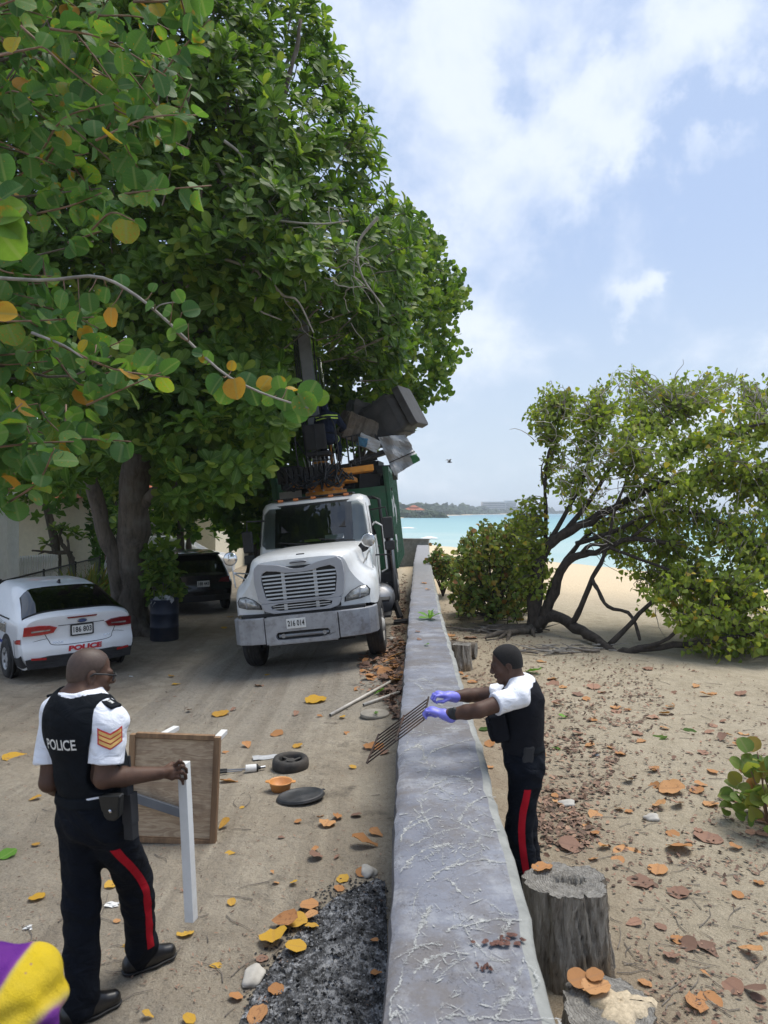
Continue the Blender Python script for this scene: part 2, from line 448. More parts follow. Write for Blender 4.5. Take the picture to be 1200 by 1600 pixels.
M = {}
def mats():
    # ground ---------------------------------------------------------
    t = NT('ground'); co = t.coord(); x, y, z = t.sep(co)
    big = t.noise(.7, 6, .6); med = t.noise(3.5, 7, .62); fin = t.noise(45, 6, .7); grain = t.noise(260, 3, .6)
    sand = t.mix(t.mr(med, .3, .7), (.335, .288, .212), (.43, .375, .285))
    road = t.mix(t.mr(med, .3, .72), (.285, .248, .195), (.395, .348, .278))
    road = t.mix(t.mr(big, .42, .68, 0, .7), road, (.235, .20, .155))
    # worn paved strip under the truck
    ed = t.math('ADD', x, t.math('MULTIPLY', t.math('SUBTRACT', med, .5), .7))
    pave = t.math('MULTIPLY', t.mr(ed, -3.45, -3.15, 0, 1, True), t.mr(t.math('ADD', y, t.math('MULTIPLY', t.math('SUBTRACT', big, .5), 5.)), 6.5, 9.5, 0, .9, True))
    asph = t.mix(t.mr(fin, .3, .7), (.225, .205, .175), (.32, .29, .245))
    road = t.mix(pave, road, asph)
    rut = t.mr(t.noise(1.0, 6, .6, t.coord('Object', (3.2, .16, 1)), .3), .50, .64, 0, .55); road = t.mix(t.math('MULTIPLY', rut, t.mr(med, .3, .6, .4, 1)), road, (.165, .14, .11))
    rut2 = t.mr(t.noise(1.0, 5, .6, t.coord('Object', (5.0, .3, 1)), .2), .56, .70, 0, .4); road = t.mix(rut2, road, (.43, .38, .30))
    earth = t.mr(ed, -3.3, -3.9, 0, .45, True)
    road = t.mix(t.math('MULTIPLY', earth, t.mr(y, 6, 9, 0, 1, True)), road, t.mix(t.mr(med, .3, .7), (.16, .135, .105), (.26, .22, .17)))
    # soot and charcoal trails near the fire place
    soot = t.math('MULTIPLY', t.mr(t.noise(2.2, 7, .66), .56, .68, 0, .7), t.mr(x, -1.6, -.2, 0, 1, True))
    road = t.mix(soot, road, (.075, .065, .055))
    c = t.mix(t.mr(x, .15, .35), road, sand)
    far = t.mr(y, 17, 30, 0, .9, True)
    c = t.mix(t.math('MULTIPLY', far, t.mr(x, .7, 1.2)), c, (.62, .50, .34))
    # damp leaf mould beside the wall
    mould = t.math('MULTIPLY', t.mr(t.math('ADD', x, t.math('MULTIPLY', t.math('SUBTRACT', big, .5), 2.5)), 2.6, 1.0, 0, .62, True), t.mr(x, .3, .5))
    mould = t.math('MULTIPLY', mould, t.mr(med, .35, .6, .3, 1))
    c = t.mix(t.math('MULTIPLY', mould, t.mr(y, 30, 18)), c, (.19, .135, .09))
    # coarse dark grains
    sp = t.mr(t.voro(75), .10, .16, .75, 0)
    c = t.mix(t.math('MULTIPLY', sp, t.mr(t.noise(6, 4), .45, .65)), c, (.10, .08, .06))
    sp2 = t.mr(t.voro(140), .12, .2, .5, 0)
    c = t.mix(t.math('MULTIPLY', sp2, t.mr(t.noise(11, 4), .4, .6)), c, (.12, .10, .08))
    c = t.mix(t.mr(grain, .35, .7, .0, .45), c, t.mix(1, c, (.45, .43, .41), 'MULTIPLY'))
    c = t.mix(t.mr(t.noise(85, 4, .7), .48, .72, 0, .6), c, t.mix(1, c, (.42, .40, .37), 'MULTIPLY'))
    c = t.mix(t.mr(t.noise(120, 3, .7), .5, .75, 0, .5), c, t.mix(1, c, (1.5, 1.48, 1.42), 'MULTIPLY'))
    c = t.mix(t.mr(t.noise(22, 6, .7), .5, .75, 0, .35), c, t.mix(1, c, (.5, .47, .43), 'MULTIPLY'))
    c = t.mix(1, c, (1.34, 1.34, 1.33), 'MULTIPLY'); t.base(c); t.rough(.93); t.b.inputs['Specular IOR Level'].default_value = .2
    h = t.math('ADD', t.math('MULTIPLY', fin, .7), t.math('ADD', t.math('MULTIPLY', t.noise(12, 5, .6), 1.4), t.math('MULTIPLY', grain, .25)))
    h = t.math('ADD', h, t.math('MULTIPLY', t.noise(4.5, 5, .55), 2.6)); t.bump(h, .95, .040)
    M['ground'] = t.m
    # sea -------------------------------------------------------------
    t = NT('sea'); co = t.coord(); x, y, z = t.sep(co)
    dist = t.math('ADD', y, t.math('MULTIPLY', x, 2.2))
    n = t.noise(.018, 5, .55, t.coord('Object', (1, 2.5, 1)))
    f = t.mr(t.math('ADD', dist, t.math('MULTIPLY', t.math('SUBTRACT', n, .5), 260.)), 90, 900)
    c = t.ramp(f, [(0, (.38, .50, .46)), (.12, (.25, .43, .42)), (.45, (.16, .36, .38)), (1, (.10, .27, .33))])
    foam = t.mr(t.noise(.05, 7, .7, t.coord('Object', (.35, 2.2, 1)), .4), .63, .68, 0, .6)
    foam = t.math('MULTIPLY', foam, t.mr(dist, 330, 110))
    c = t.mix(foam, c, (.75, .78, .76))
    t.base(c); t.rough(.32); t.b.inputs['Specular IOR Level'].default_value = .25
    t.bump(t.noise(.9, 5, .6, t.coord('Object', (.35, 1.6, 1))), .5, .25)
    M['sea'] = t.m
    M['foam'] = pm('foam', (.82, .85, .84), .8, var=.1, bump=.05, bscale=2)
    # sea wall ----------------------------------------------------------
    t = NT('wall_concrete'); co = t.coord(); x, y, z = t.sep(co)
    n1 = t.noise(2.2, 8, .65); n2 = t.noise(14, 6, .6); n3 = t.noise(70, 4)
    c = t.mix(t.mr(n1, .3, .7), (.132, .141, .172), (.230, .242, .280))
    c = t.mix(t.mr(n2, .5, .78, 0, .45), c, (.19, .18, .19))
    br = t.mr(t.noise(1.7, 9, .75), .45, .60, 0, .75); c = t.mix(br, c, (.135, .120, .108))
    wt = t.mr(t.noise(3.1, 8, .75), .52, .62, 0, .5); c = t.mix(wt, c, (.33, .34, .36))
    ck = t.mr(t.voro(1.3, t.noise(2.2, 6, .7, out='Color'), 'DISTANCE_TO_EDGE'), .0, .006, .8, 0); c = t.mix(ck, c, (.05, .05, .055))
    bl = t.mr(t.noise(5, 6, .7, t.coord('Object', (1, 3.5, 1))), .54, .7, 0, .6); c = t.mix(bl, c, (.13, .13, .15))
    lichen = t.mr(t.noise(38, 5, .7), .64, .72, 0, .45); c = t.mix(lichen, c, (.44, .43, .42))
    scr = t.mr(t.noise(9, 6, .7, t.coord('Object', (6, .8, 1)), .6), .67, .70, 0, .5); c = t.mix(scr, c, (.50, .49, .47))
    ps = t.mr(t.voro(120), .0, .16, .55, 0); c = t.mix(t.math('MULTIPLY', ps, t.mr(t.noise(5, 4), .5, .6)), c, (.10, .10, .11))
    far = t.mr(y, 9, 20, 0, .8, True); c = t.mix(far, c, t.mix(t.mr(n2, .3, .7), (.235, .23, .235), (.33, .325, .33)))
    t.base(c); t.rough(.78); t.b.inputs['Specular IOR Level'].default_value = .35
    t.bump(t.math('ADD', n2, t.math('MULTIPLY', n3, .6)), .5, .012)
    M['wall'] = t.m
    t = NT('wall_paint_side'); n1 = t.noise(5, 8, .65)
    t.base(t.mix(t.mr(n1, .35, .65), (.19, .195, .185), (.31, .315, .295))); t.rough(.85); t.bump(t.noise(25, 6), .5, .01)
    M['wall_side'] = t.m
    t = NT('scuff'); n1 = t.noise(40, 6, .7)
    t.base(t.mix(t.mr(n1, .35, .65), (.27, .275, .27), (.44, .445, .425))); t.rough(.95); M['scuff'] = t.m
    al = t.mr(t.noise(130, 5, .75), .36, .50, 0, 1); al2 = t.mr(t.noise(26, 5, .7), .30, .55, .25, 1); av = t.n('ShaderNodeAttribute', attribute_name='luv').outputs['Vector']; ax, ay, az = t.sep(av); ef = t.mr(t.math('ADD', t.math('SUBTRACT', 1., t.math('ABSOLUTE', ax)), t.math('MULTIPLY', t.math('SUBTRACT', t.noise(60, 6, .75), .5), 2.2)), -.25, .55, 0, 1.); t.set(t.b.inputs['Alpha'], t.math('MULTIPLY', t.math('MULTIPLY', al, al2), ef))
    M['wall_dark'] = pm('wall_dark', (.115, .115, .125), .85, var=.4, scale=4, dirt=(.03, .03, .03), dscale=2.5, damt=.7, bump=.008, bscale=25)  # road-side face: soot and the shade on that side put into a darker colour
    M['rust_stain'] = pm('rust_stain', (.12, .055, .04), .9, var=.5, scale=60, bump=.004)
    # wood ----------------------------------------------------------
    t = NT('bark'); co = t.coord('Object', (1, 1, .22))
    n = t.noise(9, 8, .7, co, .4); n2 = t.noise(2.2, 5)
    c = t.mix(t.mr(n, .32, .68), (.045, .036, .028), (.165, .135, .105)); c = t.mix(t.mr(n2, .5, .7, 0, .5), c, (.20, .185, .165))
    t.base(c); t.rough(.92); t.bump(n, .9, .04); M['bark'] = t.m
    t = NT('bark_dark'); n = t.noise(14, 8, .7, t.coord('Object', (1, 1, .4)))
    t.base(t.mix(t.mr(n, .32, .68), (.018, .014, .011), (.075, .06, .048))); t.rough(.9); t.bump(n, .9, .03); M['bark_dark'] = t.m
    M['twig'] = pm('twig', (.17, .145, .12), .85, var=.4, scale=12, bump=.004, bscale=40)
    M['twig_grey'] = pm('twig_grey', (.27, .25, .22), .85, var=.35, scale=9, bump=.004, bscale=40)
    M['twig_red'] = pm('twig_red', (.20, .12, .075), .7, var=.3, scale=12)
    t = NT('stump_side'); n = t.noise(15, 9, .75, t.coord('Object', (1.6, 1.6, .22)), 1.2); n2 = t.noise(2.5, 5); n3 = t.noise(3, 3)
    c = t.ramp(n, [(.28, (.016, .013, .010)), (.37, (.14, .118, .092)), (.47, (.32, .28, .23)), (.62, (.52, .475, .41))])
    c = t.mix(t.mr(n2, .50, .62, 0, .8), c, t.mix(t.mr(n, .35, .65), (.08, .045, .018), (.34, .22, .10)))
    t.base(c); t.rough(.9); t.bump(n, 1., .06); M['stump_side'] = t.m
    t = NT('stump_top'); x, y, z = t.sep(t.coord()); rr = t.math('SQRT', t.math('ADD', t.math('POWER', x, 2.), t.math('POWER', y, 2.)))
    ring = t.math('SINE', t.math('MULTIPLY', t.math('ADD', rr, t.math('MULTIPLY', t.noise(7, 6, .7), .09)), 420.))
    n = t.noise(22, 7, .7)
    c = t.mix(t.mr(n, .3, .7), (.12, .112, .10), (.34, .325, .295)); c = t.mix(t.mr(ring, .0, 1, 0, .25), c, (.05, .047, .043))
    t.base(c); t.rough(.92); t.bump(t.math('ADD', n, t.math('MULTIPLY', ring, .25)), .8, .012); M['stump_top'] = t.m
    t = NT('plywood'); co = t.coord('Object', (.9, 1, 4.2)); n = t.noise(3.4, 3, .45, co, 1.6)
    w = t.math('PINGPONG', t.math('MULTIPLY', n, 9.), 1.0)
    c = t.mix(w, (.50, .385, .26), (.34, .24, .155)); g = t.noise(60, 5, .6, t.coord('Object', (.2, 1, 3)))
    c = t.mix(t.mr(g, .4, .7, 0, .4), c, (.19, .12, .07)); st = t.noise(2.4, 7, .65)
    c = t.mix(t.mr(st, .50, .68, 0, .8), c, (.16, .11, .075)); c = t.mix(t.mr(t.noise(1.7, 5), .58, .66, 0, .35), c, (.44, .35, .25))
    t.base(c); t.rough(.8); t.bump(t.math('ADD', g, w), .3, .004); M['plywood'] = t.m
    t = NT('old_timber'); n = t.noise(18, 7, .65, t.coord('Object', (1, 1, .12)))
    t.base(t.mix(t.mr(n, .3, .7), (.13, .075, .04), (.30, .185, .10))); t.rough(.85); t.bump(n, .5, .006); M['old_timber'] = t.m
    # paint, metal, plastic ---------------------------------------------
    M['truck_white'] = pm('truck_white', (.70, .71, .71), .32, var=.04, dirt=(.34, .29, .22), dscale=2.6, damt=.35, coat=.3)
    M['car_white'] = pm('car_white', (.74, .76, .79), .28, var=.02, dirt=(.5, .47, .42), dscale=2., damt=.15, coat=.5)
    M['car_black'] = pm('car_black', (.006, .007, .008), .22, var=.2, coat=.6)
    M['white_far_car'] = pm('white_far_car', (.72, .72, .71), .35, var=.04, coat=.3)
    M['bumper_grey'] = pm('bumper_grey', (.34, .35, .375), .42, metal=.3, var=.15, scale=4, dirt=(.15, .13, .11), dscale=7, damt=.7, bump=.003, bscale=30)
    M['grille_grey'] = pm('grille_grey', (.36, .37, .40), .45, metal=.25, var=.1, dirt=(.2, .19, .18), damt=.4)
    M['grille_slat'] = pm('grille_slat', (.50, .51, .52), .4, metal=.3, var=.1, dirt=(.2, .19, .17), damt=.5)
    M['black'] = pm('black', (.014, .014, .015), .6, var=.2)
    M['black_soft'] = pm('black_soft', (.022, .022, .024), .85, var=.25, bump=.003, bscale=80)
    M['rubber'] = pm('rubber', (.022, .022, .023), .82, var=.3, dirt=(.13, .115, .095), dscale=6, damt=.5, bump=.006, bscale=50)
    M['rim'] = pm('rim', (.55, .56, .58), .4, metal=.5, var=.08)
    M['rim_white'] = pm('rim_white', (.55, .55, .53), .6, var=.1, dirt=(.18, .15, .12), damt=.8)
    M['chrome'] = pm('chrome', (.62, .63, .64), .18, metal=1., var=.05)
    M['steel'] = pm('steel', (.30, .31, .33), .45, metal=.8, var=.2, dirt=(.13, .09, .06), damt=.5)
    M['truck_green'] = pm('truck_green', (.018, .115, .050), .45, var=.15, dirt=(.10, .10, .08), dscale=2.5, damt=.5)
    M['orange_paint'] = pm('orange_paint', (.62, .24, .018), .5, var=.12, dirt=(.13, .07, .03), dscale=3.5, damt=.7)
    M['boom_grey'] = pm('boom_grey', (.26, .27, .30), .5, metal=.3, var=.15, dirt=(.09, .085, .08), damt=.6)
    M['hose'] = pm('hose', (.016, .016, .017), .55, var=.3)
    M['amber'] = pm('amber', (.60, .20, .06), .35, var=.1)
    M['red_lens'] = pm('red_lens', (.36, .010, .012), .15, var=.3, scale=30, coat=.6)
    M['red_dark'] = pm('red_dark', (.16, .006, .009), .15, var=.2, scale=30, coat=.6)
    M['clear_lens'] = pm('clear_lens', (.40, .40, .39), .18, metal=.4, var=.4, scale=16, coat=.6)
    M['red_letters'] = pm('red_letters', (.50, .012, .022), .5, var=.08)
    M['blue_stripe'] = pm('blue_stripe', (.02, .045, .22), .5, var=.08)
    M['plate_white'] = pm('plate_white', (.72, .72, .70), .5, var=.05, dirt=(.35, .33, .3), dscale=12, damt=.3)
    M['plate_ink'] = pm('plate_ink', (.015, .015, .018), .6)
    M['badge_blue'] = pm('badge_blue', (.02, .05, .16), .3, coat=.5)
    M['interior'] = pm('interior', (.045, .044, .042), .8, var=.3)
    M['paper'] = pm('paper', (.66, .66, .64), .8, var=.12, scale=14)
    M['hivis_paper'] = pm('hivis_paper', (.42, .50, .10), .7)
    def glass(name, tint, refl=1.0):
        t = NT(name); t.t.nodes.remove(t.b)
        g = t.n('ShaderNodeBsdfGlossy', Roughness=.03); g.inputs['Color'].default_value = (refl, refl, refl, 1)
        tr = t.n('ShaderNodeBsdfTransparent'); tr.inputs['Color'].default_value = (*tint, 1)
        fr = t.n('ShaderNodeFresnel', IOR=1.75)
        ms = t.n('ShaderNodeMixShader'); t.t.links.new(fr.outputs[0], ms.inputs[0])
        t.t.links.new(tr.outputs[0], ms.inputs[1]); t.t.links.new(g.outputs[0], ms.inputs[2]); t.t.links.new(ms.outputs[0], t.out.inputs[0])
        return t.m
    M['glass'] = glass('glass', (.50, .55, .54)); M['glass_dark'] = glass('glass_dark', (.16, .18, .18))
    M['mirror'] = pm('mirror', (.75, .76, .77), .06, metal=1., var=.02)
    M['tarp'] = pm('tarp', (.40, .41, .42), .45, var=.18, scale=3, dirt=(.22, .21, .2), dscale=6, damt=.6, bump=.02, bscale=7)
    M['tub'] = pm('tub', (.046, .045, .045), .7, var=.25, scale=4, dirt=(.085, .08, .078), dscale=5, damt=.5, bump=.004, bscale=25)
    M['blue_cloth'] = pm('blue_cloth', (.05, .16, .27), .8, var=.3)
    M['drum_blue'] = pm('drum_blue', (.014, .022, .045), .5, var=.3, dirt=(.07, .05, .04), damt=.6)
    M['white_post'] = pm('white_post', (.66, .66, .64), .55, var=.06, dirt=(.40, .37, .33), dscale=5, damt=.4)
    M['pvc'] = pm('pvc', (.50, .475, .43), .5, var=.1, dirt=(.28, .24, .19), dscale=8, damt=.7)
    M['grey_bar'] = pm('grey_bar', (.115, .125, .14), .6, var=.1, dirt=(.2, .18, .16), damt=.3)
    M['slab'] = pm('slab', (.29, .265, .225), .9, var=.2, scale=9, bump=.008, bscale=40)
    M['iron'] = pm('iron', (.05, .047, .044), .75, metal=.3, var=.4, scale=10, dirt=(.13, .105, .085), dscale=6, damt=.6, bump=.004, bscale=50)
    M['lid_black'] = pm('lid_black', (.028, .030, .033), .5, var=.3, scale=9, dirt=(.085, .08, .075), dscale=5, damt=.5)
    M['orange_plastic'] = pm('orange_plastic', (.60, .275, .085), .4, var=.12, scale=8, dirt=(.30, .14, .06), dscale=9, damt=.6)
    M['grill_rust'] = pm('grill_rust', (.045, .033, .028), .75, metal=.4, var=.5, scale=25, dirt=(.15, .075, .045), dscale=14, damt=.6, bump=.002)
    M['stone'] = pm('stone', (.42, .40, .36), .9, var=.2, scale=12, bump=.006, bscale=30)
    M['green_paint'] = pm('green_paint', (.03, .16, .06), .5)
    # people ---------------------------------------------------------
    def skin(name, col, hi):
        t = NT(name); n = t.noise(14, 5); t.base(t.mix(t.mr(n, .3, .7), col, hi)); t.rough(.6); t.b.inputs['Specular IOR Level'].default_value = .32
        t.b.inputs['Subsurface Weight'].default_value = .08; t.b.inputs['Subsurface Radius'].default_value = (.01, .004, .002)
        t.bump(t.noise(160, 4), .25, .002); return t.m
    M['skin1'] = skin('skin1', (.066, .034, .022), (.105, .055, .036)); M['skin2'] = skin('skin2', (.062, .032, .022), (.095, .050, .034))
    M['stubble'] = pm('stubble', (.060, .036, .026), .55, var=.2, scale=60, bump=.002, bscale=400)
    M['hair'] = pm('hair', (.008, .007, .007), .9, var=.3, scale=60, bump=.008, bscale=220)
    def cloth(name, col, rough=.85, var=.06, fold=.012, weave=500):
        t = NT(name); n = t.noise(9, 4, .5, t.coord('Object', (1, 1, 1.6)), 1.6); fold *= 2.2
        t.base(t.mix(t.mr(n, .3, .7), tuple(c * (1 - var) for c in col), tuple(min(1, c * (1 + var)) for c in col))); t.rough(rough)
        t.b.inputs['Specular IOR Level'].default_value = .15
        t.bump(t.math('ADD', n, t.math('MULTIPLY', t.noise(weave, 2), .05)), .55, fold); return t.m
    M['shirt'] = cloth('shirt', (.74, .76, .82), .8, .04)
    M['vest'] = cloth('vest', (.006, .008, .011), .85, .25, .008)
    M['vest2'] = cloth('vest2', (.009, .010, .014), .85, .2, .006)
    M['trousers'] = cloth('trousers', (.006, .008, .013), .9, .2, .016)
    M['red_stripe'] = cloth('red_stripe', (.42, .010, .022), .85, .1, .004)
    M['leather'] = pm('leather', (.008, .009, .009), .5, var=.2, bump=.003, bscale=60)
    M['shoe'] = pm('shoe', (.010, .010, .011), .28, var=.2, dirt=(.10, .085, .065), dscale=8, damt=.35)
    M['gold_tape'] = pm('gold_tape', (.60, .36, .11), .6, var=.15, scale=40)
    M['glove'] = pm('glove', (.19, .19, .66), .42, var=.1, scale=20, bump=.004, bscale=50)
    M['plum'] = pm('plum', (.02, .02, .025), .4)
    M['navy'] = cloth('navy', (.012, .017, .035), .85, .2)
    M['hivis'] = pm('hivis', (.50, .70, .10), .5, var=.05)
    t = NT('tie_dye'); co = t.coord(); x, y, z = t.sep(co)
    n = t.noise(9, 5, .6, None, .5)
    a = t.n('ShaderNodeAttribute', attribute_name='luv').outputs['Vector']; u, v, r = t.sep(a)
    f = t.math('ADD', u, t.math('MULTIPLY', t.math('SUBTRACT', n, .5), .55))
    c = t.ramp(f, [(0, (.56, .40, .016)), (.22, (.54, .40, .04)), (.46, (.42, .33, .10)), (.60, (.30, .18, .16)), (.74, (.16, .045, .22)), (1, (.105, .022, .19))])
    sp = t.mr(t.voro(34), .06, .12, 1, 0); sp = t.math('MULTIPLY', sp, t.mr(t.noise(12, 3), .5, .6))
    c = t.mix(sp, c, (.30, .16, .14)); c = t.mix(t.mr(t.noise(16, 5, .6), .45, .7, 0, .45), c, t.mix(1, c, (.75, .78, .9), 'MULTIPLY')); t.base(c); t.rough(1.); t.b.inputs['Specular IOR Level'].default_value = .08; t.bump(t.math('ADD', t.noise(420, 2), t.math('MULTIPLY', t.noise(26, 4, .6, None, 1.2), 1.6)), .6, .006); M['tie_dye'] = t.m
    # ash ----------------------------------------------------------
    t = NT('ash'); n = t.noise(16, 9, .72); n2 = t.noise(55, 6, .7); n3 = t.noise(4, 4)
    f = t.math('ADD', t.math('MULTIPLY', n, .6), t.math('ADD', t.math('MULTIPLY', n2, .4), t.math('MULTIPLY', n3, .28)))
    t.base(t.ramp(f, [(.44, (.010, .010, .011)), (.56, (.035, .036, .038)), (.64, (.12, .125, .135)), (.71, (.33, .34, .36)), (.82, (.58, .59, .60))])); t.rough(.95)
    t.bump(f, 1., .05); M['ash'] = t.m
    M['charcoal'] = pm('charcoal', (.016, .016, .017), .7, var=.6, scale=25, bump=.006, bscale=60)
    M['ash_flake'] = pm('ash_flake', (.20, .205, .215), .95, var=.5, scale=25)
    # buildings ----------------------------------------------------------
    M['cream_wall'] = pm('cream_wall', (.80, .72, .54), .9, var=.06, bump=.003, bscale=20)
    M['grey_wall'] = pm('grey_wall', (.74, .77, .78), .8, var=.06)
    M['picket'] = pm('picket', (.66, .66, .63), .7, var=.08)
    M['shutter'] = pm('shutter', (.42, .42, .41), .8)
    M['fence_black'] = pm('fence_black', (.018, .019, .019), .5)
    M['wire'] = pm('wire', (.22, .23, .23), .5, metal=.5)
    M['roof_red'] = pm('roof_red', (.38, .11, .05), .85, var=.15)
    M['hotel'] = pm('hotel', (.50, .49, .46), .85, var=.06)
    M['far_window'] = pm('far_window', (.07, .09, .11), .3)
    # foliage ----------------------------------------------------------
    M['leaf_almond'] = leaf_mat('leaf_almond', [(0, (.056, .120, .020)), (.35, (.096, .178, .028)), (.7, (.148, .235, .036)), (.93, (.215, .30, .046)), (1, (.28, .33, .06))], (.22, .31, .09), .4, .46, .40)
    M['leaf_grape'] = leaf_mat('leaf_grape', [(0, (.055, .135, .042)), (.4, (.085, .19, .050)), (.75, (.125, .245, .052)), (.92, (.18, .30, .045)), (.955, (.30, .32, .045)), (.975, (.52, .34, .03)), (1, (.46, .21, .04))], (.26, .30, .14), .35, .44, .40, (.46, .20, .02), .6)
    M['leaf_back'] = leaf_mat('leaf_back', [(0, (.04, .095, .020)), (.5, (.08, .165, .030)), (.85, (.14, .24, .04)), (1, (.24, .34, .055))], None, 0, .48, .5)
    M['leaf_hibiscus'] = leaf_mat('leaf_hibiscus', [(0, (.13, .20, .034)), (.4, (.22, .295, .048)), (.78, (.31, .37, .064)), (.92, (.38, .40, .07)), (.97, (.58, .44, .06)), (1, (.46, .28, .07))], (.30, .36, .12), .3, .48, .45)
    M['leaf_shrub'] = leaf_mat('leaf_shrub', [(0, (.10, .18, .042)), (.4, (.17, .25, .055)), (.7, (.27, .30, .065)), (.88, (.31, .25, .06)), (1, (.34, .13, .05))], (.28, .25, .12), .35, .42, .45)
    M['leaf_orange'] = leaf_mat('leaf_orange', [(0, (.36, .17, .065)), (.4, (.46, .22, .09)), (.75, (.54, .29, .13)), (1, (.40, .19, .08))], (.30, .16, .08), .45, .12, .6, (.20, .09, .04), .6)
    M['leaf_brown'] = leaf_mat('leaf_brown', [(0, (.19, .115, .085)), (.4, (.27, .155, .11)), (.75, (.34, .195, .135)), (1, (.40, .23, .16))], (.17, .10, .075), .5, .08, .7, (.15, .09, .065), .5)
    M['leaf_yellow'] = leaf_mat('leaf_yellow', [(0, (.52, .30, .03)), (.5, (.60, .36, .06)), (1, (.48, .26, .05))], (.42, .24, .06), .4, .15, .55, (.28, .14, .03), .5)
    M['leaf_fresh'] = leaf_mat('leaf_fresh', [(0, (.075, .20, .025)), (1, (.16, .34, .045))], (.25, .36, .10), .4, .25, .45)
    M['litter'] = leaf_mat('litter', [(0, (.10, .07, .052)), (.4, (.19, .125, .095)), (.75, (.27, .17, .125)), (1, (.38, .24, .165))], None, 0, 0, .85)
    M['far_tree'] = leaf_mat('far_tree', [(0, (.03, .05, .02)), (1, (.07, .10, .04))], None, 0, .1, .8)
mats()
# ------------------------------------------------------------------ ground, sea, walls
def axis(lo, hi, a, b, step, grow=1.16):
    c = list(np.arange(a, b, step)); s = step
    while c[-1] < hi: s *= grow; c.append(c[-1] + s)
    s = step; f = []; v = a
    while v > lo: s *= grow; v -= s; f.append(v)
    return np.array(f[::-1] + c)
def sheet(name, xs, ys, zf, mat):
    X, Y = np.meshgrid(xs, ys); Z = zf(X.ravel(), Y.ravel())
    n, m = len(xs), len(ys)
    i = (np.arange(m - 1)[:, None] * n + np.arange(n - 1)).ravel()
    q = np.stack([i, i + 1, i + n + 1, i + n], 1)
    o = link(name, np_mesh(name, np.stack([X.ravel(), Y.ravel(), Z], 1), q), mat)
    o['kind'] = 'structure'; return o
sheet('ground', axis(-2600, 4200, -7.5, 7.5, .075), axis(-300, 2700, -2.5, 17, .085, 1.12), gz, M['ground'])
sheet('sea', axis(-300, 9000, -20, 60, 8., 1.3), axis(-400, 9000, 0, 200, 8., 1.25), lambda x, y: SEA_Z + .05 * np.sin(y * .25 + .4 * np.sin(x * .07)) * np.sin(x * .05 + y * .03), M['sea'])

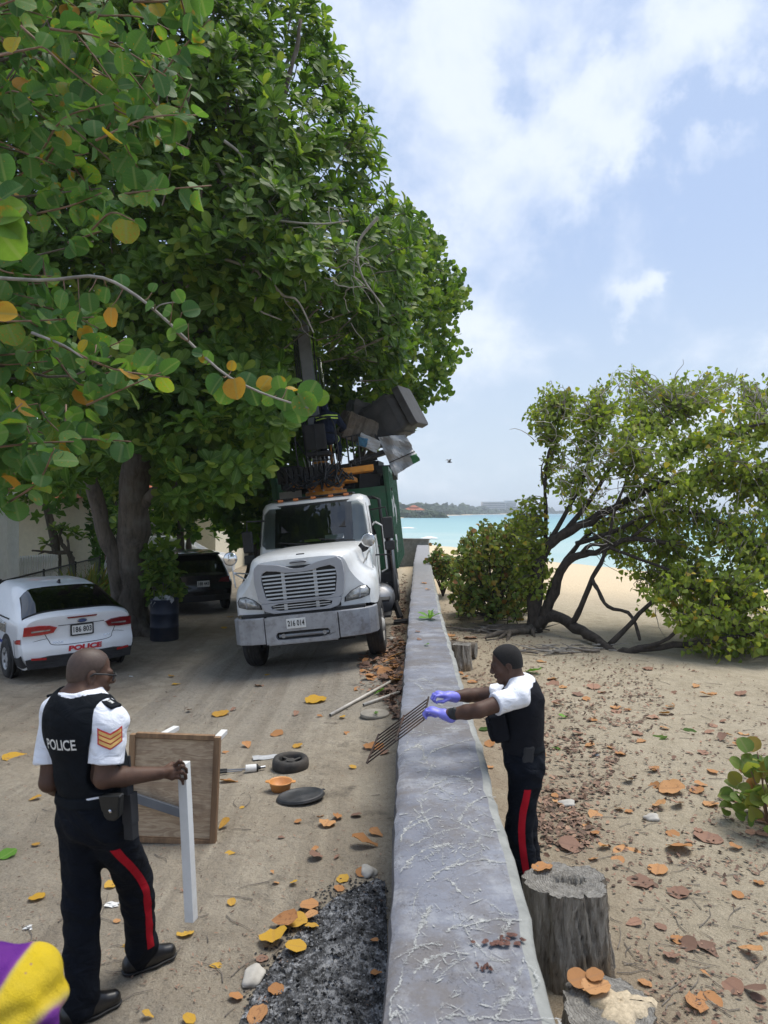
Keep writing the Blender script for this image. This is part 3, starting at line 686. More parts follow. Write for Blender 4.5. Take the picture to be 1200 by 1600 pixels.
def build_sea_wall():
    w = thing('sea_wall', 'long low concrete sea wall with scuffed purple-grey top running beside the beach', 'wall', (wall_l(0), 0, 0))
    off = np.array([wall_l(0), 0, 0])
    ys = np.concatenate([np.arange(-3, 14, .12), np.arange(14, 34.01, .4)])
    rs = np.random.RandomState(3)
    l, r = wall_l(ys), wall_r(ys)
    jl = .006 * np.sin(ys * 5.1) + .004 * rs.randn(len(ys)); jr = .006 * np.sin(ys * 4.3 + 1) + .004 * rs.randn(len(ys)); jz = .003 * rs.randn(len(ys))
    def row(xs, zs): return np.stack([xs, ys, zs], 1)
    zt = np.full(len(ys), WALL_Z)
    cols = [row(l - .025 + jl, zt - 1.6), row(l - .018 + jl, zt - .06), row(l - .008 + jl, zt - .022), row(l + .018 + jl, zt - .004 + jz)]
    for k in (.12, .3, .5, .7, .88): cols.append(row(l + (r - .05 - l) * k, zt + jz * .4))
    cols.append(row(r - .055 + jr, zt - .002))
    Pm = np.stack(cols, 1) - off
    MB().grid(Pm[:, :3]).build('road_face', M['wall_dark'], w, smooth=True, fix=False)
    mb = MB(); mb.grid(Pm[:, 2:])
    mb.add([Pm[-1][i] for i in range(len(cols))], [tuple(range(len(cols)))])
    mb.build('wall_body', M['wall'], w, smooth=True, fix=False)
    e = [row(r - .055 + jr, zt - .002), row(r - .02 + jr, zt - .012), row(r - .004 + jr, zt - .035), row(r + jr, zt - .09), row(r + .02, zt - 1.6)]
    mb = MB(); mb.grid(np.stack(e, 1) - off).build('plastered_edge', M['wall_side'], w, smooth=True, fix=False)
    # dried splashes and scuffs of white paint on the top, traced stroke by stroke
    def wp(X, Y):
        px, py = 600 + X / 3.2, 1100 + Y / 3.2
        d = FPX * (CAMZ - WALL_Z) / (py - 800); return V((px - 600) / FPX * d, d)
    S = [([(75, 845), (140, 775), (210, 730), (290, 710), (370, 700), (415, 715)], 13), ([(415, 735), (470, 690), (485, 655), (440, 625), (390, 600), (335, 570), (350, 545)], 13),
         ([(130, 715), (200, 680), (280, 645), (330, 630), (390, 620)], 12), ([(85, 690), (95, 650), (150, 610), (190, 590), (250, 570), (295, 565)], 15),
         ([(95, 645), (140, 590), (190, 560), (240, 520)], 8), ([(155, 470), (180, 500), (195, 555), (220, 600), (240, 640)], 10),
         ([(190, 460), (240, 415), (300, 380), (350, 360), (410, 375), (440, 400), (425, 440), (380, 460)], 14), ([(265, 410), (310, 440), (350, 455)], 7),
         ([(355, 610), (400, 545), (440, 500), (520, 460), (560, 470)], 13), ([(215, 890), (260, 850), (320, 820), (400, 795), (500, 780), (540, 790), (620, 795)], 16),
         ([(300, 870), (340, 895), (380, 940), (420, 975)], 9), ([(210, 890), (160, 960), (140, 1060)], 4), ([(150, 1210), (190, 1100), (215, 1050), (240, 1010)], 18),
         ([(215, 1130), (210, 1080), (235, 1010)], 8), ([(50, 1275), (130, 1235), (200, 1205), (290, 1205)], 12), ([(155, 1350), (200, 1300), (260, 1265), (355, 1250)], 15),
         ([(310, 1145), (360, 1115), (430, 1110), (500, 1085), (600, 1080), (690, 1085)], 15), ([(570, 1185), (610, 1130), (640, 1080)], 12),
         ([(400, 1110), (430, 1170), (480, 1225), (520, 1270)], 9), ([(520, 1280), (580, 1285), (630, 1280)], 12), ([(690, 1270), (740, 1320), (770, 1390), (740, 1460), (735, 1560)], 15),
         ([(30, 1590), (40, 1480), (80, 1400), (100, 1300), (150, 1220)], 10), ([(280, 1600), (300, 1570), (380, 1560), (450, 1580), (520, 1570), (600, 1585), (840, 1580), (880, 1610)], 16),
         ([(560, 1590), (600, 1500), (640, 1470), (650, 1410)], 22), ([(40, 1590), (60, 1540), (90, 1600)], 14), ([(350, 1190), (380, 1280), (460, 1390), (550, 1470)], 6),
         ([(260, 1390), (330, 1320), (420, 1265)], 5), ([(170, 410), (210, 370), (230, 330), (255, 290)], 8), ([(215, 260), (260, 230), (340, 205), (450, 175)], 10),
         ([(150, 190), (190, 230), (215, 300)], 12), ([(160, 165), (200, 150), (240, 145)], 10), ([(350, 290), (430, 295), (470, 285)], 9), ([(410, 355), (440, 330), (480, 315)], 8),
         ([(530, 660), (550, 635), (585, 632)], 8), ([(440, 120), (330, 125), (250, 115)], 10), ([(380, 480), (450, 510), (510, 555), (560, 580)], 6), ([(300, 690), (290, 760), (295, 810)], 7),
         ([(250, 450), (290, 480), (340, 490)], 6), ([(85, 555), (120, 550)], 9), ([(95, 240), (150, 215), (190, 190)], 12), ([(100, 300), (150, 290), (210, 300)], 9),
         ([(250, 60), (330, 40), (420, 30)], 9), ([(270, 0), (320, 20), (430, 10)], 10), ([(300, -60), (330, -20), (420, -40)], 9), ([(130, -110), (190, -125), (250, -100)], 8),
         ([(150, -105), (180, -85), (200, -60)], 9), ([(60, 1500), (110, 1560), (120, 1620)], 8), ([(520, 1000), (560, 1020), (600, 1065)], 9), ([(370, 1030), (390, 1110)], 5)]
    def streak(path, wpx, seed, name='paint_streak'):
        rs = np.random.RandomState(seed)
        pts = spline([wp(*p) for p in path], max(10, int(9 * len(path))))
        n = len(pts); L = np.linalg.norm(np.diff(pts, axis=0), axis=1).sum()
        dm = pts[:, 1].mean(); wm = wpx / 3.2 / FPX * dm * 2.0
        t = np.linspace(0, 1, n)
        nz = np.convolve(rs.rand(n + 4), np.ones(3) / 3, 'same')[2:-2]
        wl = wm * (np.sin(np.pi * np.clip(t * .94 + .03, 0, 1)) ** .45) * (.10 + 1.9 * np.clip(nz, 0, 1) ** 2.2)
        wr = wl * (.35 + .9 * rs.rand(n))
        pts = pts + rs.randn(n, 2) * wm * .16
        tg = np.gradient(pts, axis=0); tg /= np.linalg.norm(tg, axis=1)[:, None] + 1e-9; nr = np.stack([-tg[:, 1], tg[:, 0]], 1)
        z = np.full(n, WALL_Z + .0022 + .0003 * (seed % 5))
        A = np.column_stack([pts + nr * wl[:, None] * .6, z]); B = np.column_stack([pts, z + .0002]); C = np.column_stack([pts - nr * wr[:, None] * .6, z])
        mb = MB(); mb.grid(np.stack([A, B, C], 1) - off)
        # drips, splinters and dots thrown off the stroke
        for k in range(int(6 + L * 26)):
            i = rs.randint(n); p = pts[i] + nr[i] * rs.randn() * wm * 2.2 + tg[i] * rs.randn() * .01
            a = rs.uniform(0, 6.28); ll = abs(rs.randn()) * .018 + .003; ww = rs.uniform(.0006, .0022) * (1 + (rs.rand() < .2) * 2)
            u = V(math.cos(a), math.sin(a)); v = V(-u[1], u[0])
            if not (wall_l(p[1]) + .03 < p[0] < wall_r(p[1]) - .07): continue
            q = [p - u * ll, p + v * ww, p + u * ll, p - v * ww]
            mb.add([V(*c, WALL_Z + .0040 + .0002 * (k % 9)) - off for c in q], [(0, 1, 2, 3)])
        o = mb.build(name, M['scuff'], w, fix=False); lu = np.zeros((len(mb.v), 3), np.float32); lu[0:3 * n:3, 0] = -1; lu[2:3 * n:3, 0] = 1
        o.data.attributes.new('luv', 'FLOAT_VECTOR', 'POINT').data.foreach_set('vector', lu.ravel())
    for k, (p, wd) in enumerate(S): streak(p, wd, 11 + k)
    rs = np.random.RandomState(8)
    for k in range(46):       # fine scratches
        x0, y0 = rs.uniform(60, 700), rs.uniform(-150, 1550); a = rs.uniform(0, 3.14); l = rs.uniform(30, 130)
        path = [(x0, y0), (x0 + l * .5 * math.cos(a) + rs.randn() * 9, y0 + l * .5 * math.sin(a) + rs.randn() * 9), (x0 + l * math.cos(a), y0 + l * math.sin(a))]
        g = [wp(*p) for p in path]
        if all(wall_l(q[1]) + .03 < q[0] < wall_r(q[1]) - .07 for q in g): streak(path, 2.6, 200 + k)
    for (X, Y, s) in ((590, 1190, .062), (510, 1328, .030)):     # rust-coloured lumps
        c = wp(X, Y); mb = MB()
        for k in range(26):
            p = c + rs.randn(2) * V(s * .55, s * .32); r0 = s * rs.uniform(.10, .26); n = 7
            mb.add([V(p[0] + r0 * rs.uniform(.6, 1.2) * math.cos(6.283 * i / n), p[1] + r0 * rs.uniform(.6, 1.2) * math.sin(6.283 * i / n), WALL_Z + .0064 + .0003 * k) - off for i in range(n)] + [V(*p, WALL_Z + .012 + .0003 * k) - off],
                   [(i, (i + 1) % n, n) for i in range(n)])
        mb.build('dried_stain', M['rust_stain'], w)
    return w
build_sea_wall()

def far_wall():
    w = thing('garden_wall', 'pale weathered boundary wall meeting the far end of the sea wall', 'wall', (1.6, 34.4, -.3))
    mb = MB(); mb.box((-7.0, 1.0, .62), (15.5, .3, 1.5), (0, 0, R(-14)))
    mb.build('wall_body', M['wall_side'], w, bevel=.02)
    mb = MB(); mb.box((-7.0, 1.0, 1.40), (15.6, .42, .06), (0, 0, R(-14)))
    mb.build('coping', M['wall_side'], w, bevel=.015)
    # small orange topped pillar beside it
    c = P(628, 838, 40); p = thing('gate_pillar', 'small white pillar with orange cap standing on the far wall', 'pillar', (c[0] - .4, 40.2, -.3))
    mb = MB(); mb.box((0, 0, .6), (.55, .55, 1.2)).build('shaft', M['picket'], p, bevel=.02)
    mb = MB(); mb.lathe([(.42, 1.2), (.40, 1.27), (.05, 1.62)], 4).build('cap', M['orange_paint'], p)
far_wall()

# ------------------------------------------------------------------ far shore
def far_shore():
    rs = np.random.RandomState(5)
    ico = bmesh.new(); bmesh.ops.create_icosphere(ico, subdivisions=2, radius=1)
    iv = np.array([v.co[:] for v in ico.verts]); it = np.array([[v.index for v in f.verts] for f in ico.faces]); ico.free()
    VS = []; TS = []; LU = []; b = 0
    pts = np.array(SHORE[8:13])
    for k in range(1500):
        s = rs.rand() ** .8 * (len(pts) - 1.001); i = int(s); a = pts[i] + (pts[i + 1] - pts[i]) * (s - i)
        d = nrm(pts[i + 1] - pts[i]); n = V(-d[1], d[0]); inl = 10 + rs.rand() ** 1.5 * 70
        p = a + n * inl; h = rs.uniform(3.5, 8.5) * (1 + .5 * (rs.rand() < .12)) * (.6 + .4 * (inl > 25)); g = gzf(p[0], p[1])
        v = iv * V(h * rs.uniform(.5, .95), h * rs.uniform(.5, .95), h * .62) * (1 + .28 * rs.randn(len(iv), 1)); v = v + V(p[0], p[1], g + h * .42)
        VS.append(v); TS.append(it + b); LU.append(np.tile(V(0, 0, rs.rand()), (len(v), 1))); b += len(v)
    for k in range(90):
        p = V(rs.uniform(-30, 42), rs.uniform(462, 512)); h = rs.uniform(2.6, 5.2); g = gzf(p[0], p[1]); v = iv * V(h * .8, h * .8, h * .6) * (1 + .28 * rs.randn(len(iv), 1)) + V(p[0], p[1], g + h * .4)
        VS.append(v); TS.append(it + b); LU.append(np.tile(V(0, 0, rs.rand()), (len(v), 1))); b += len(v)
    o = link('far_wood', np_mesh('far_wood', np.vstack(VS), None, np.vstack(TS), np.vstack(LU), smooth=False), M['far_tree'])
    tag(o, 'low green wood lining the shore across the bay', 'wood', kind='stuff')
    # red roofed house
    c = P(648, 800, 505); h = thing('beach_house', 'large house with hipped red roof among trees across the bay', 'house', (c[0], 520, gzf(c[0], 520)))
    MB().box((0, 0, 2.5), (13, 9, 5)).build('wall', M['cream_wall'], h)
    def hip(w, d, z0, z1, r): return ([(-w, -d, z0), (w, -d, z0), (w, d, z0), (-w, d, z0), (-r, 0, z1), (r, 0, z1)], [(0, 1, 5, 4), (1, 2, 5), (2, 3, 4, 5), (3, 0, 4), (0, 3, 2, 1)])
    mb = MB(); mb.add(*hip(8, 5.5, 5, 7.2, 3.4)); mb.add(*hip(3.6, 2.6, 7.0, 8.6, 1)); mb.build('roof', M['roof_red'], h)
    for k in range(6): MB().box((-5.2 + 2.1 * k, -4.55, 3.2), (1.0, .2, 1.3)).build('window', M['far_window'], h)
    # hotel blocks
    for px, w, hh, d, lab in ((771, 46, 21, 1390, 'broad grey hotel block with rows of windows across the bay'), (797, 22, 24, 1420, 'narrow pale hotel tower beside the broad block across the bay')):
        c = P(px, 800, d); h = thing('hotel', lab, 'hotel', (c[0], d, gzf(c[0], d)))
        MB().box((0, 0, hh / 2), (w, 18, hh)).build('wall', M['hotel'], h)
        MB().box((0, 0, hh + .6), (w + 1, 19, 1.2)).build('roof', M['grey_wall'], h)
        for fl in range(5): MB().box((0, -9.1, 4 + fl * 3.6), (w * .92, .3, 1.5)).build('window_band', M['far_window'], h)
    # breaking wave
    rs = np.random.RandomState(2); mb = MB()
    for px, py, wd in ((638, 826, 26), (672, 842, 26)):
        d = FPX * (CAMZ - SEA_Z) / (py - 800); c = P(px, py, d); L = wd / FPX * d
        xs = np.linspace(-L / 2, L / 2, 14); pr = np.stack([np.stack([c[0] + xs, d + xs * -.25 + .8 * k + .25 * rs.randn(14), np.full(14, SEA_Z + .02) + (.26 * np.sin(np.pi * (xs / L + .5)) * (1 if k == 1 else 0.12 if k == 2 else 0)) + .06], 1) for k in range(4)], 1)
        mb.grid(pr)
    o = mb.build('breaking_wave', M['foam'], None, smooth=True); tag(o, 'white breaking wave rolling in the turquoise bay', 'wave', kind='stuff')
far_shore()

# ------------------------------------------------------------------ yard on the left: houses and fences
def yard():
    h = thing('grey_shed', 'plain grey panelled shed wall behind the chain-link fence', 'shed', (-14.1, 21.0, -.35))
    mb = MB()
    for k in range(5): MB().box((0, -1.85 + .72 * k, 1.6), (5.2, .71, 3.2)).build('wall_panel', M['grey_wall'], h, bevel=.01)
    MB().box((0, -.4, 3.28), (5.6, 4.0, .12)).build('roof', M['grey_wall'], h)
    h = thing('cream_house', 'cream rendered house with grey louvred window beyond the picket fence', 'house', (-13.5, 33, -.45))
    MB().box((0, 0, 1.7), (13, 7, 3.4)).build('wall', M['cream_wall'], h)
    mb = MB(); mb.add([(-7, -4.2, 3.4), (7, -4.2, 3.4), (7, 4.2, 3.4), (-7, 4.2, 3.4), (-4, 0, 5.2), (4, 0, 5.2)], [(0, 1, 5, 4), (1, 2, 5), (2, 3, 4, 5), (3, 0, 4), (0, 3, 2, 1)]); mb.build('roof', M['roof_red'], h)
    for x in (-2.3, 4.0):
        wn = MB().box((x, -3.53, 1.75), (1.15, .08, 1.5)).build('window', M['shutter'], h, bevel=.01)
        for k in range(9): MB().box((x, -3.59, 1.12 + .155 * k), (1.0, .03, .12), (R(25), 0, 0)).build('louvre', M['shutter'], wn)
    # white picket fence
    a, b = P(30, 800, 24), P(92, 800, 26); f = thing('picket_fence', 'white picket fence in front of the cream house', 'fence', (a[0], a[1], gzf(a[0], a[1])))
    dv = b[:2] - a[:2]; L = np.linalg.norm(dv); ang = math.atan2(dv[1], dv[0]); f.rotation_euler = (0, 0, ang)
    for z in (.35, .95): MB().box((L / 2, .04, z), (L, .04, .08)).build('rail', M['picket'], f)
    n = int(L / .125)
    p0 = None
    for k in range(n):
        if p0 is None:
            p0 = MB().prism([(-.042, .08), (.042, .08), (.042, 1.12), (0, 1.2), (-.042, 1.12)], -.02, .02).build('picket', M['picket'], f)
            o = p0
        else: o = p0.copy(); COL.objects.link(o); o.parent = f
        o.location = (.06 + k * .125, 0, 0)
    # chain-link fence
    pts = [V(-7.6, 8.5), V(-8.75, 16.2), V(-10.0, 25.0)]
    base = V(-8.75, 16.2); f = thing('chain_link_fence', 'black chain-link fence with round top rail behind the police car', 'fence', (base[0], base[1], -.45))
    wires = MB(); rail = MB(); top = 1.24
    for i in range(2):
        a, b = pts[i] - base, pts[i + 1] - base; L = np.linalg.norm(b - a); u = (b - a) / L
        rail.tube([V(*a, top), V(*b, top)], .024, 8)
        k = -1.2
        while k < L:
            for s in (1, -1):
                t0, t1 = k, k + 1.17
                z0, z1 = (.05, top) if s > 0 else (top, .05)
                q0, q1 = max(t0, 0), min(t1, L)
                if q1 > q0:
                    A = V(*(a + u * q0), z0 + (z1 - z0) * (q0 - t0) / 1.17); B = V(*(a + u * q1), z0 + (z1 - z0) * (q1 - t0) / 1.17)
                    wires.tube([A, B], .0038, 3, cap=False)
            k += .085
        m = int(L / 2.4)
        for j in range(m + 1): MB().tube([V(*(a + u * L * j / m), 0), V(*(a + u * L * j / m), top + .06)], .03, 8).build('post', M['fence_black'], f)
    rail.build('top_rail', M['fence_black'], f, smooth=True)
    o = wires.build('wire_mesh', M['wire'], f, fix=False); o['kind'] = 'stuff'
yard()
# ------------------------------------------------------------------ plants
def leaf_tpl(prof, fold=.22, bend=.18, pet=.0, wave=0.):
    """leaf along +Y, upper side +Z; prof = [(v, half width)] ; returns verts, quads, luv"""
    vs = []; lu = []; fs = []
    wm = max(w for v, w in prof)
    for i, (v, w) in enumerate(prof):
        for s in (-1, 0, 1):
            vs.append((s * w, pet + v, fold * abs(s) * w - bend * v * v + wave * math.sin(i * 2.1 + s * 1.7) * abs(s)))
            lu.append((s * w / wm * .5, v, 0))
    for i in range(len(prof) - 1):
        a = i * 3; fs += [(a, a + 1, a + 4, a + 3), (a + 1, a + 2, a + 5, a + 4)]
    return np.array(vs), np.array(fs), np.array(lu, float)
T_ALM = leaf_tpl([(0, .03), (.30, .15), (.68, .27), (.92, .20), (1.0, .06)], .25, .22)
T_GRP = leaf_tpl([(0, .14), (.10, .40), (.42, .56), (.78, .44), (.95, .16)], .16, .16, .05)
T_HIB = leaf_tpl([(0, .34), (.22, .50), (.60, .34), (1.0, .02)], .2, .25, .05)
T_ALM = [T_ALM, leaf_tpl([(0, .03), (.30, .14), (.66, .25), (.90, .19), (1.0, .05)], .55, .42, 0, .015), leaf_tpl([(0, .03), (.28, .17), (.62, .29), (.88, .24), (1.0, .08)], .10, .05, 0, .02)]
T_GRP = [T_GRP, leaf_tpl([(0, .16), (.10, .42), (.42, .54), (.76, .45), (.93, .20)], .42, .10, .05, .03), leaf_tpl([(0, .12), (.12, .38), (.45, .58), (.80, .42), (.97, .12)], .05, .34, .05, .05), leaf_tpl([(0, .10), (.10, .30), (.42, .46), (.74, .36), (.90, .14)], .75, .25, .05, .02)]
T_HIB = [T_HIB, leaf_tpl([(0, .30), (.20, .46), (.58, .32), (1.0, .02)], .55, .35, .05, .02)]
def round_prof(w, v1=.97, n=8, base=.13):
    v = (1 - np.cos(np.linspace(0, math.pi, n))) / 2 * v1; return [(float(a), float(max(w * math.sqrt(max(1 - ((a / v1 - .47) / .53) ** 2, 0)), base if i == 0 else .03))) for i, a in enumerate(v)]
T_GRP = [leaf_tpl(round_prof(.54), .16, .16, .05, .008), leaf_tpl(round_prof(.52, .95), .42, .10, .05, .02), leaf_tpl(round_prof(.57), .05, .34, .05, .03), leaf_tpl(round_prof(.45, .92), .75, .25, .05, .012)]
T_BAK = leaf_tpl([(0, .08), (.5, .32), (1.0, .05)], .2, .2)
T_DRY = leaf_tpl([(0, .10), (.07, .28), (.2, .42), (.38, .50), (.56, .49), (.74, .41), (.9, .26), (1., .06)], .16, -.06, 0, .035)
T_DRY2 = leaf_tpl([(0, .04), (.2, .15), (.4, .26), (.6, .34), (.78, .32), (.92, .2), (1., .04)], .30, -.12, 0, .035)

def frames(Y, Nn):
    """rotation matrices with leaf axis Y and approximate normal Nn"""
    Y = Y / (np.linalg.norm(Y, axis=1)[:, None] + 1e-9)
    X = np.cross(Y, Nn); X /= np.linalg.norm(X, axis=1)[:, None] + 1e-9
    Z = np.cross(X, Y)
    return np.stack([X, Y, Z], 2)
def leaf_cloud(tpl, pos, F, sc_, rnd):
    tv, tq, tl = tpl; n = len(pos)
    v = np.einsum('nij,kj->nki', F, tv) * sc_[:, None, None] + pos[:, None, :]
    q = (tq[None] + (np.arange(n) * len(tv))[:, None, None]).reshape(-1, 4)
    lu = np.tile(tl, (n, 1, 1)); lu[:, :, 2] = rnd[:, None]
    return v.reshape(-1, 3), q, lu.reshape(-1, 3)
_leafmesh = {}
def leaf_mesh(name, tpl, mat):
    k = (name, mat.name, tpl[0].tobytes())
    if k not in _leafmesh:
        me = np_mesh(name, tpl[0], tpl[1], None, tpl[2]); me.materials.append(mat); _leafmesh[k] = me
    return _leafmesh[k]
def screen(pos):
    d = np.maximum(pos[:, 1], .1); return 600 + pos[:, 0] / d * FPX, 800 - (pos[:, 2] - CAMZ) / d * FPX, d

def make_crown(root, base, tpl, mat, pos, F, s, rnd, n_single=300, single_name='leaf', name='crown'):
    """crown mesh (stuff) plus the largest leaves in view as objects of their own"""
    base = np.asarray(base, float); tpls = tpl if isinstance(tpl, list) else [tpl]
    px, py, d = screen(pos)
    vis = (px > -5) & (px < 1205) & (py > -5) & (py < 1605)
    score = np.where(vis, s / d, -1); order = np.argsort(-score); one = order[:n_single]; one = one[score[one] > 0]
    rest = np.ones(len(pos), bool); rest[one] = False; pick = (np.arange(len(pos)) * 7919 % 1009) % len(tpls); VS, QS, LS, b = [], [], [], 0
    for k, tp in enumerate(tpls):
        m = rest & (pick == k)
        if m.any(): v, q, lu = leaf_cloud(tp, pos[m] - base, F[m], s[m], rnd[m]); VS.append(v); QS.append(q + b); LS.append(lu); b += len(v)
    me = np_mesh(name, np.vstack(VS), np.vstack(QS), None, np.vstack(LS)) if VS else np_mesh(name, leaf_cloud(tpls[0], pos[:1] - base, F[:1], s[:1], rnd[:1])[0], leaf_cloud(tpls[0], pos[:1], F[:1], s[:1], rnd[:1])[1])
    cr = link(name, me, mat, root); cr['kind'] = 'stuff'
    for i in one:
        o = bpy.data.objects.new(single_name, leaf_mesh(single_name, tpls[pick[i]], mat)); COL.objects.link(o); o.parent = cr
        m = np.eye(4); m[:3, :3] = F[i] * s[i]; m[:3, 3] = pos[i] - base
        o.matrix_basis = Matrix(m.tolist())
    return cr
def wood(root, base, paths, mat, name='trunk', seg=8, kind=None):
    mb = MB()
    for pts, r0, r1 in paths:
        n = max(4, int(3 * len(pts))); q = spline(pts, n) - np.asarray(base)
        rad = (r0 + (r1 - r0) * np.linspace(0, 1, n) ** .8) * (1 + (.10 * np.sin(np.arange(n) * 2.3 + r0 * 90) + .06 * np.sin(np.arange(n) * 4.1) if r0 > .04 else 0))
        if r0 > .04: q = q + np.stack([np.sin(np.arange(n) * 1.9 + r0 * 50), np.cos(np.arange(n) * 2.3), np.sin(np.arange(n) * 2.7 + 1)], 1) * r0 * .12
        mb.tube(q, rad, seg, cap=True)
    o = mb.build(name, mat, root, smooth=True, fix=False)
    if kind: o['kind'] = kind
    return o
def rand_unit(n, rs): v = rs.randn(n, 3); return v / np.linalg.norm(v, axis=1)[:, None]

def rosettes(tips, axes, rs, k=9, size=.25):
    n = len(tips); a = axes / np.linalg.norm(axes, axis=1)[:, None]
    e1 = np.cross(a, rand_unit(n, rs)); e1 /= np.linalg.norm(e1, axis=1)[:, None]; e2 = np.cross(a, e1)
    PO = []; FR = []; SC = []; RN = []
    ph0 = rs.uniform(0, 6.28, n); r0 = rs.rand(n); cs = rs.uniform(.75, 1.2, n)
    for j in range(k):
        ph = ph0 + j * 2.4 + rs.randn(n) * .2; th = R(28) + R(62) * ((j + .5) / k) ** .8 + rs.randn(n) * .14
        rad = np.cos(ph)[:, None] * e1 + np.sin(ph)[:, None] * e2
        Y = np.cos(th)[:, None] * a + np.sin(th)[:, None] * rad
        Nn = a - rad * .35 + rs.randn(n, 3) * .12
        PO.append(tips - a * (.012 * j)[None] if np.ndim(j) else tips - a * .010 * j); FR.append(frames(Y, Nn))
        SC.append(size * cs * rs.uniform(.7, 1.1, n)); RN.append(np.clip(.55 * r0 + .45 * rs.rand(n) - .12 * (j / k), .01, .99))
    return np.concatenate(PO), np.concatenate(FR), np.concatenate(SC), np.concatenate(RN)

def almond_tree():
    rs = np.random.RandomState(21)
    b = G(205, 985); base = V(b[0], 15.8, gzf(b[0], 15.8))
    base[0] = (205 - 600) / FPX * 15.8; base[2] = gzf(base[0], base[1])
    t = thing('almond_tree', 'huge almond tree with thick grey trunk and leaf rosettes spreading over the truck', 'tree', tuple(base))
    poly = [(-220, -300), (330, -300), (440, -150), (490, -20), (520, 60), (572, 160), (594, 210), (598, 275), (640, 328), (655, 420), (640, 560), (612, 600), (560, 560), (500, 560), (462, 590), (430, 690), (395, 750), (330, 800), (250, 820), (170, 770), (60, 780), (-220, 780)]
    n = 5600
    px, py = sample_poly(poly, n, rs); ed = poly_dist(px, py, poly)
    front = 11.4 + 3.6 * (1 - sm(0, 170, ed)) + 2.2 * sm(330, 60, px) + 1.3 * sm(380, 700, py)
    d = front + np.abs(rs.randn(n)) * 2.3 * (1 - .65 * (rs.rand(n) < .5))
    # lumps: push clumps of rosettes back and forward
    d += .55 * np.sin(px * .022 + 1.3 * np.sin(py * .017)) * np.sin(py * .026 + px * .006)
    pos = np.stack([(px - 600) / FPX * d, d, CAMZ + (800 - py) / FPX * d], 1)
    cen = V(-5.2, 16.5, 6.0)
    ax = (pos - cen) * V(1, 1, .9); ax /= np.linalg.norm(ax, axis=1)[:, None]
    ax = ax * .7 + V(.1, -.35, .55) + rs.randn(n, 3) * .33
    ex, ey = sample_poly([(60, 560), (470, 560), (440, 690), (400, 760), (330, 790), (262, 800), (245, 700), (190, 690), (170, 760), (60, 770)], 420, rs); ed2 = rs.uniform(11.6, 14.2, 420)
    pos = np.vstack([pos, np.stack([(ex - 600) / FPX * ed2, ed2, CAMZ + (800 - ey) / FPX * ed2], 1)]); ax = np.vstack([ax, rs.randn(420, 3) * .4 + V(.1, -.6, .4)])
    PO, FR, SC, RN = rosettes(pos, ax, rs, 9, .27)
    hi = sm(250, 520, 600 - np.abs(0))  # constant, keeps the random tint even
    make_crown(t, base, T_ALM, M['leaf_almond'], PO, FR, SC, RN)
    # trunk and limbs
    Z = lambda px, py, d: P(px, py, d)
    paths = [([base + V(0, 0, -.2), base + V(.02, -.02, .25)], .58, .42), ([base + V(0, 0, .1), Z(207, 900, 15.7), Z(208, 800, 15.4), Z(225, 650, 15.2), Z(250, 520, 15), Z(285, 380, 15)], .42, .22),
             ([base + V(-.3, 0, .0), Z(185, 900, 15.5), Z(163, 830, 15.3), Z(140, 740, 15.2), Z(128, 660, 15.1), Z(120, 520, 15)], .21, .12),
             ([Z(285, 380, 15), Z(330, 300, 14.4), Z(400, 255, 14), Z(480, 240, 13.8)], .2, .06), ([Z(285, 380, 15), Z(270, 230, 15), Z(300, 60, 15), Z(330, -100, 15)], .22, .08),
             ([Z(330, 520, 14.6), Z(365, 440, 14.2), Z(390, 360, 14), Z(430, 300, 13.6)], .13, .05), ([Z(250, 520, 15), Z(330, 520, 14.6), Z(420, 470, 14.2), Z(520, 470, 14)], .16, .05),
             ([Z(225, 650, 15.2), Z(150, 480, 15.5), Z(60, 330, 15.8), Z(-40, 250, 16)], .2, .08), ([Z(400, 255, 14), Z(430, 180, 13.6), Z(460, 90, 13.5), Z(470, 30, 13.4)], .08, .03),
             ([Z(208, 800, 15.4), Z(290, 730, 15), Z(340, 660, 14.8), Z(400, 600, 14.5)], .17, .06)]
    tr = wood(t, base, paths, M['bark'], 'trunk', 12)
    # root flare
    mb = MB()
    for k in range(7):
        a = k * .9 + .2; u = V(math.cos(a), math.sin(a), 0)
        mb.tube([u * .18 + V(0, 0, .5), u * .40 + V(0, 0, .16), u * .72 + V(0, 0, -.04), u * 1.0 + V(0, 0, -.16)], [.18, .15, .10, .04], 8)
    mb.build('root', M['bark'], t, smooth=True, fix=False)
    # tangle of bare stems and aerial roots
    mb = MB()
    def squiggle(p, u, L, r, n=7):
        q = [p]
        for i in range(n):
            u = nrm(u + rs.randn(3) * .38 + V(0, 0, -.06)); q.append(q[-1] + u * L / n)
        mb.tube(np.array(q) - base, np.linspace(r, r * .5, len(q)), 5, cap=False)
    for (cx, cy, sx, sy, m) in ((420, 320, 35, 35, 30), (480, 390, 40, 35, 40), (350, 260, 40, 40, 14), (540, 420, 28, 40, 18), (420, 450, 40, 50, 12)):
        for k in range(m):
            x, y = cx + rs.randn() * sx, cy + rs.randn() * sy
            if not pip(np.array([x]), np.array([y]), poly)[0]: continue
            squiggle(P(x, y, rs.uniform(12.0, 13.6)), nrm(rs.randn(3) * V(1, 1, .6) + V(-.1, .2, -.5)), rs.uniform(.4, 1.1), rs.uniform(.006, .014))
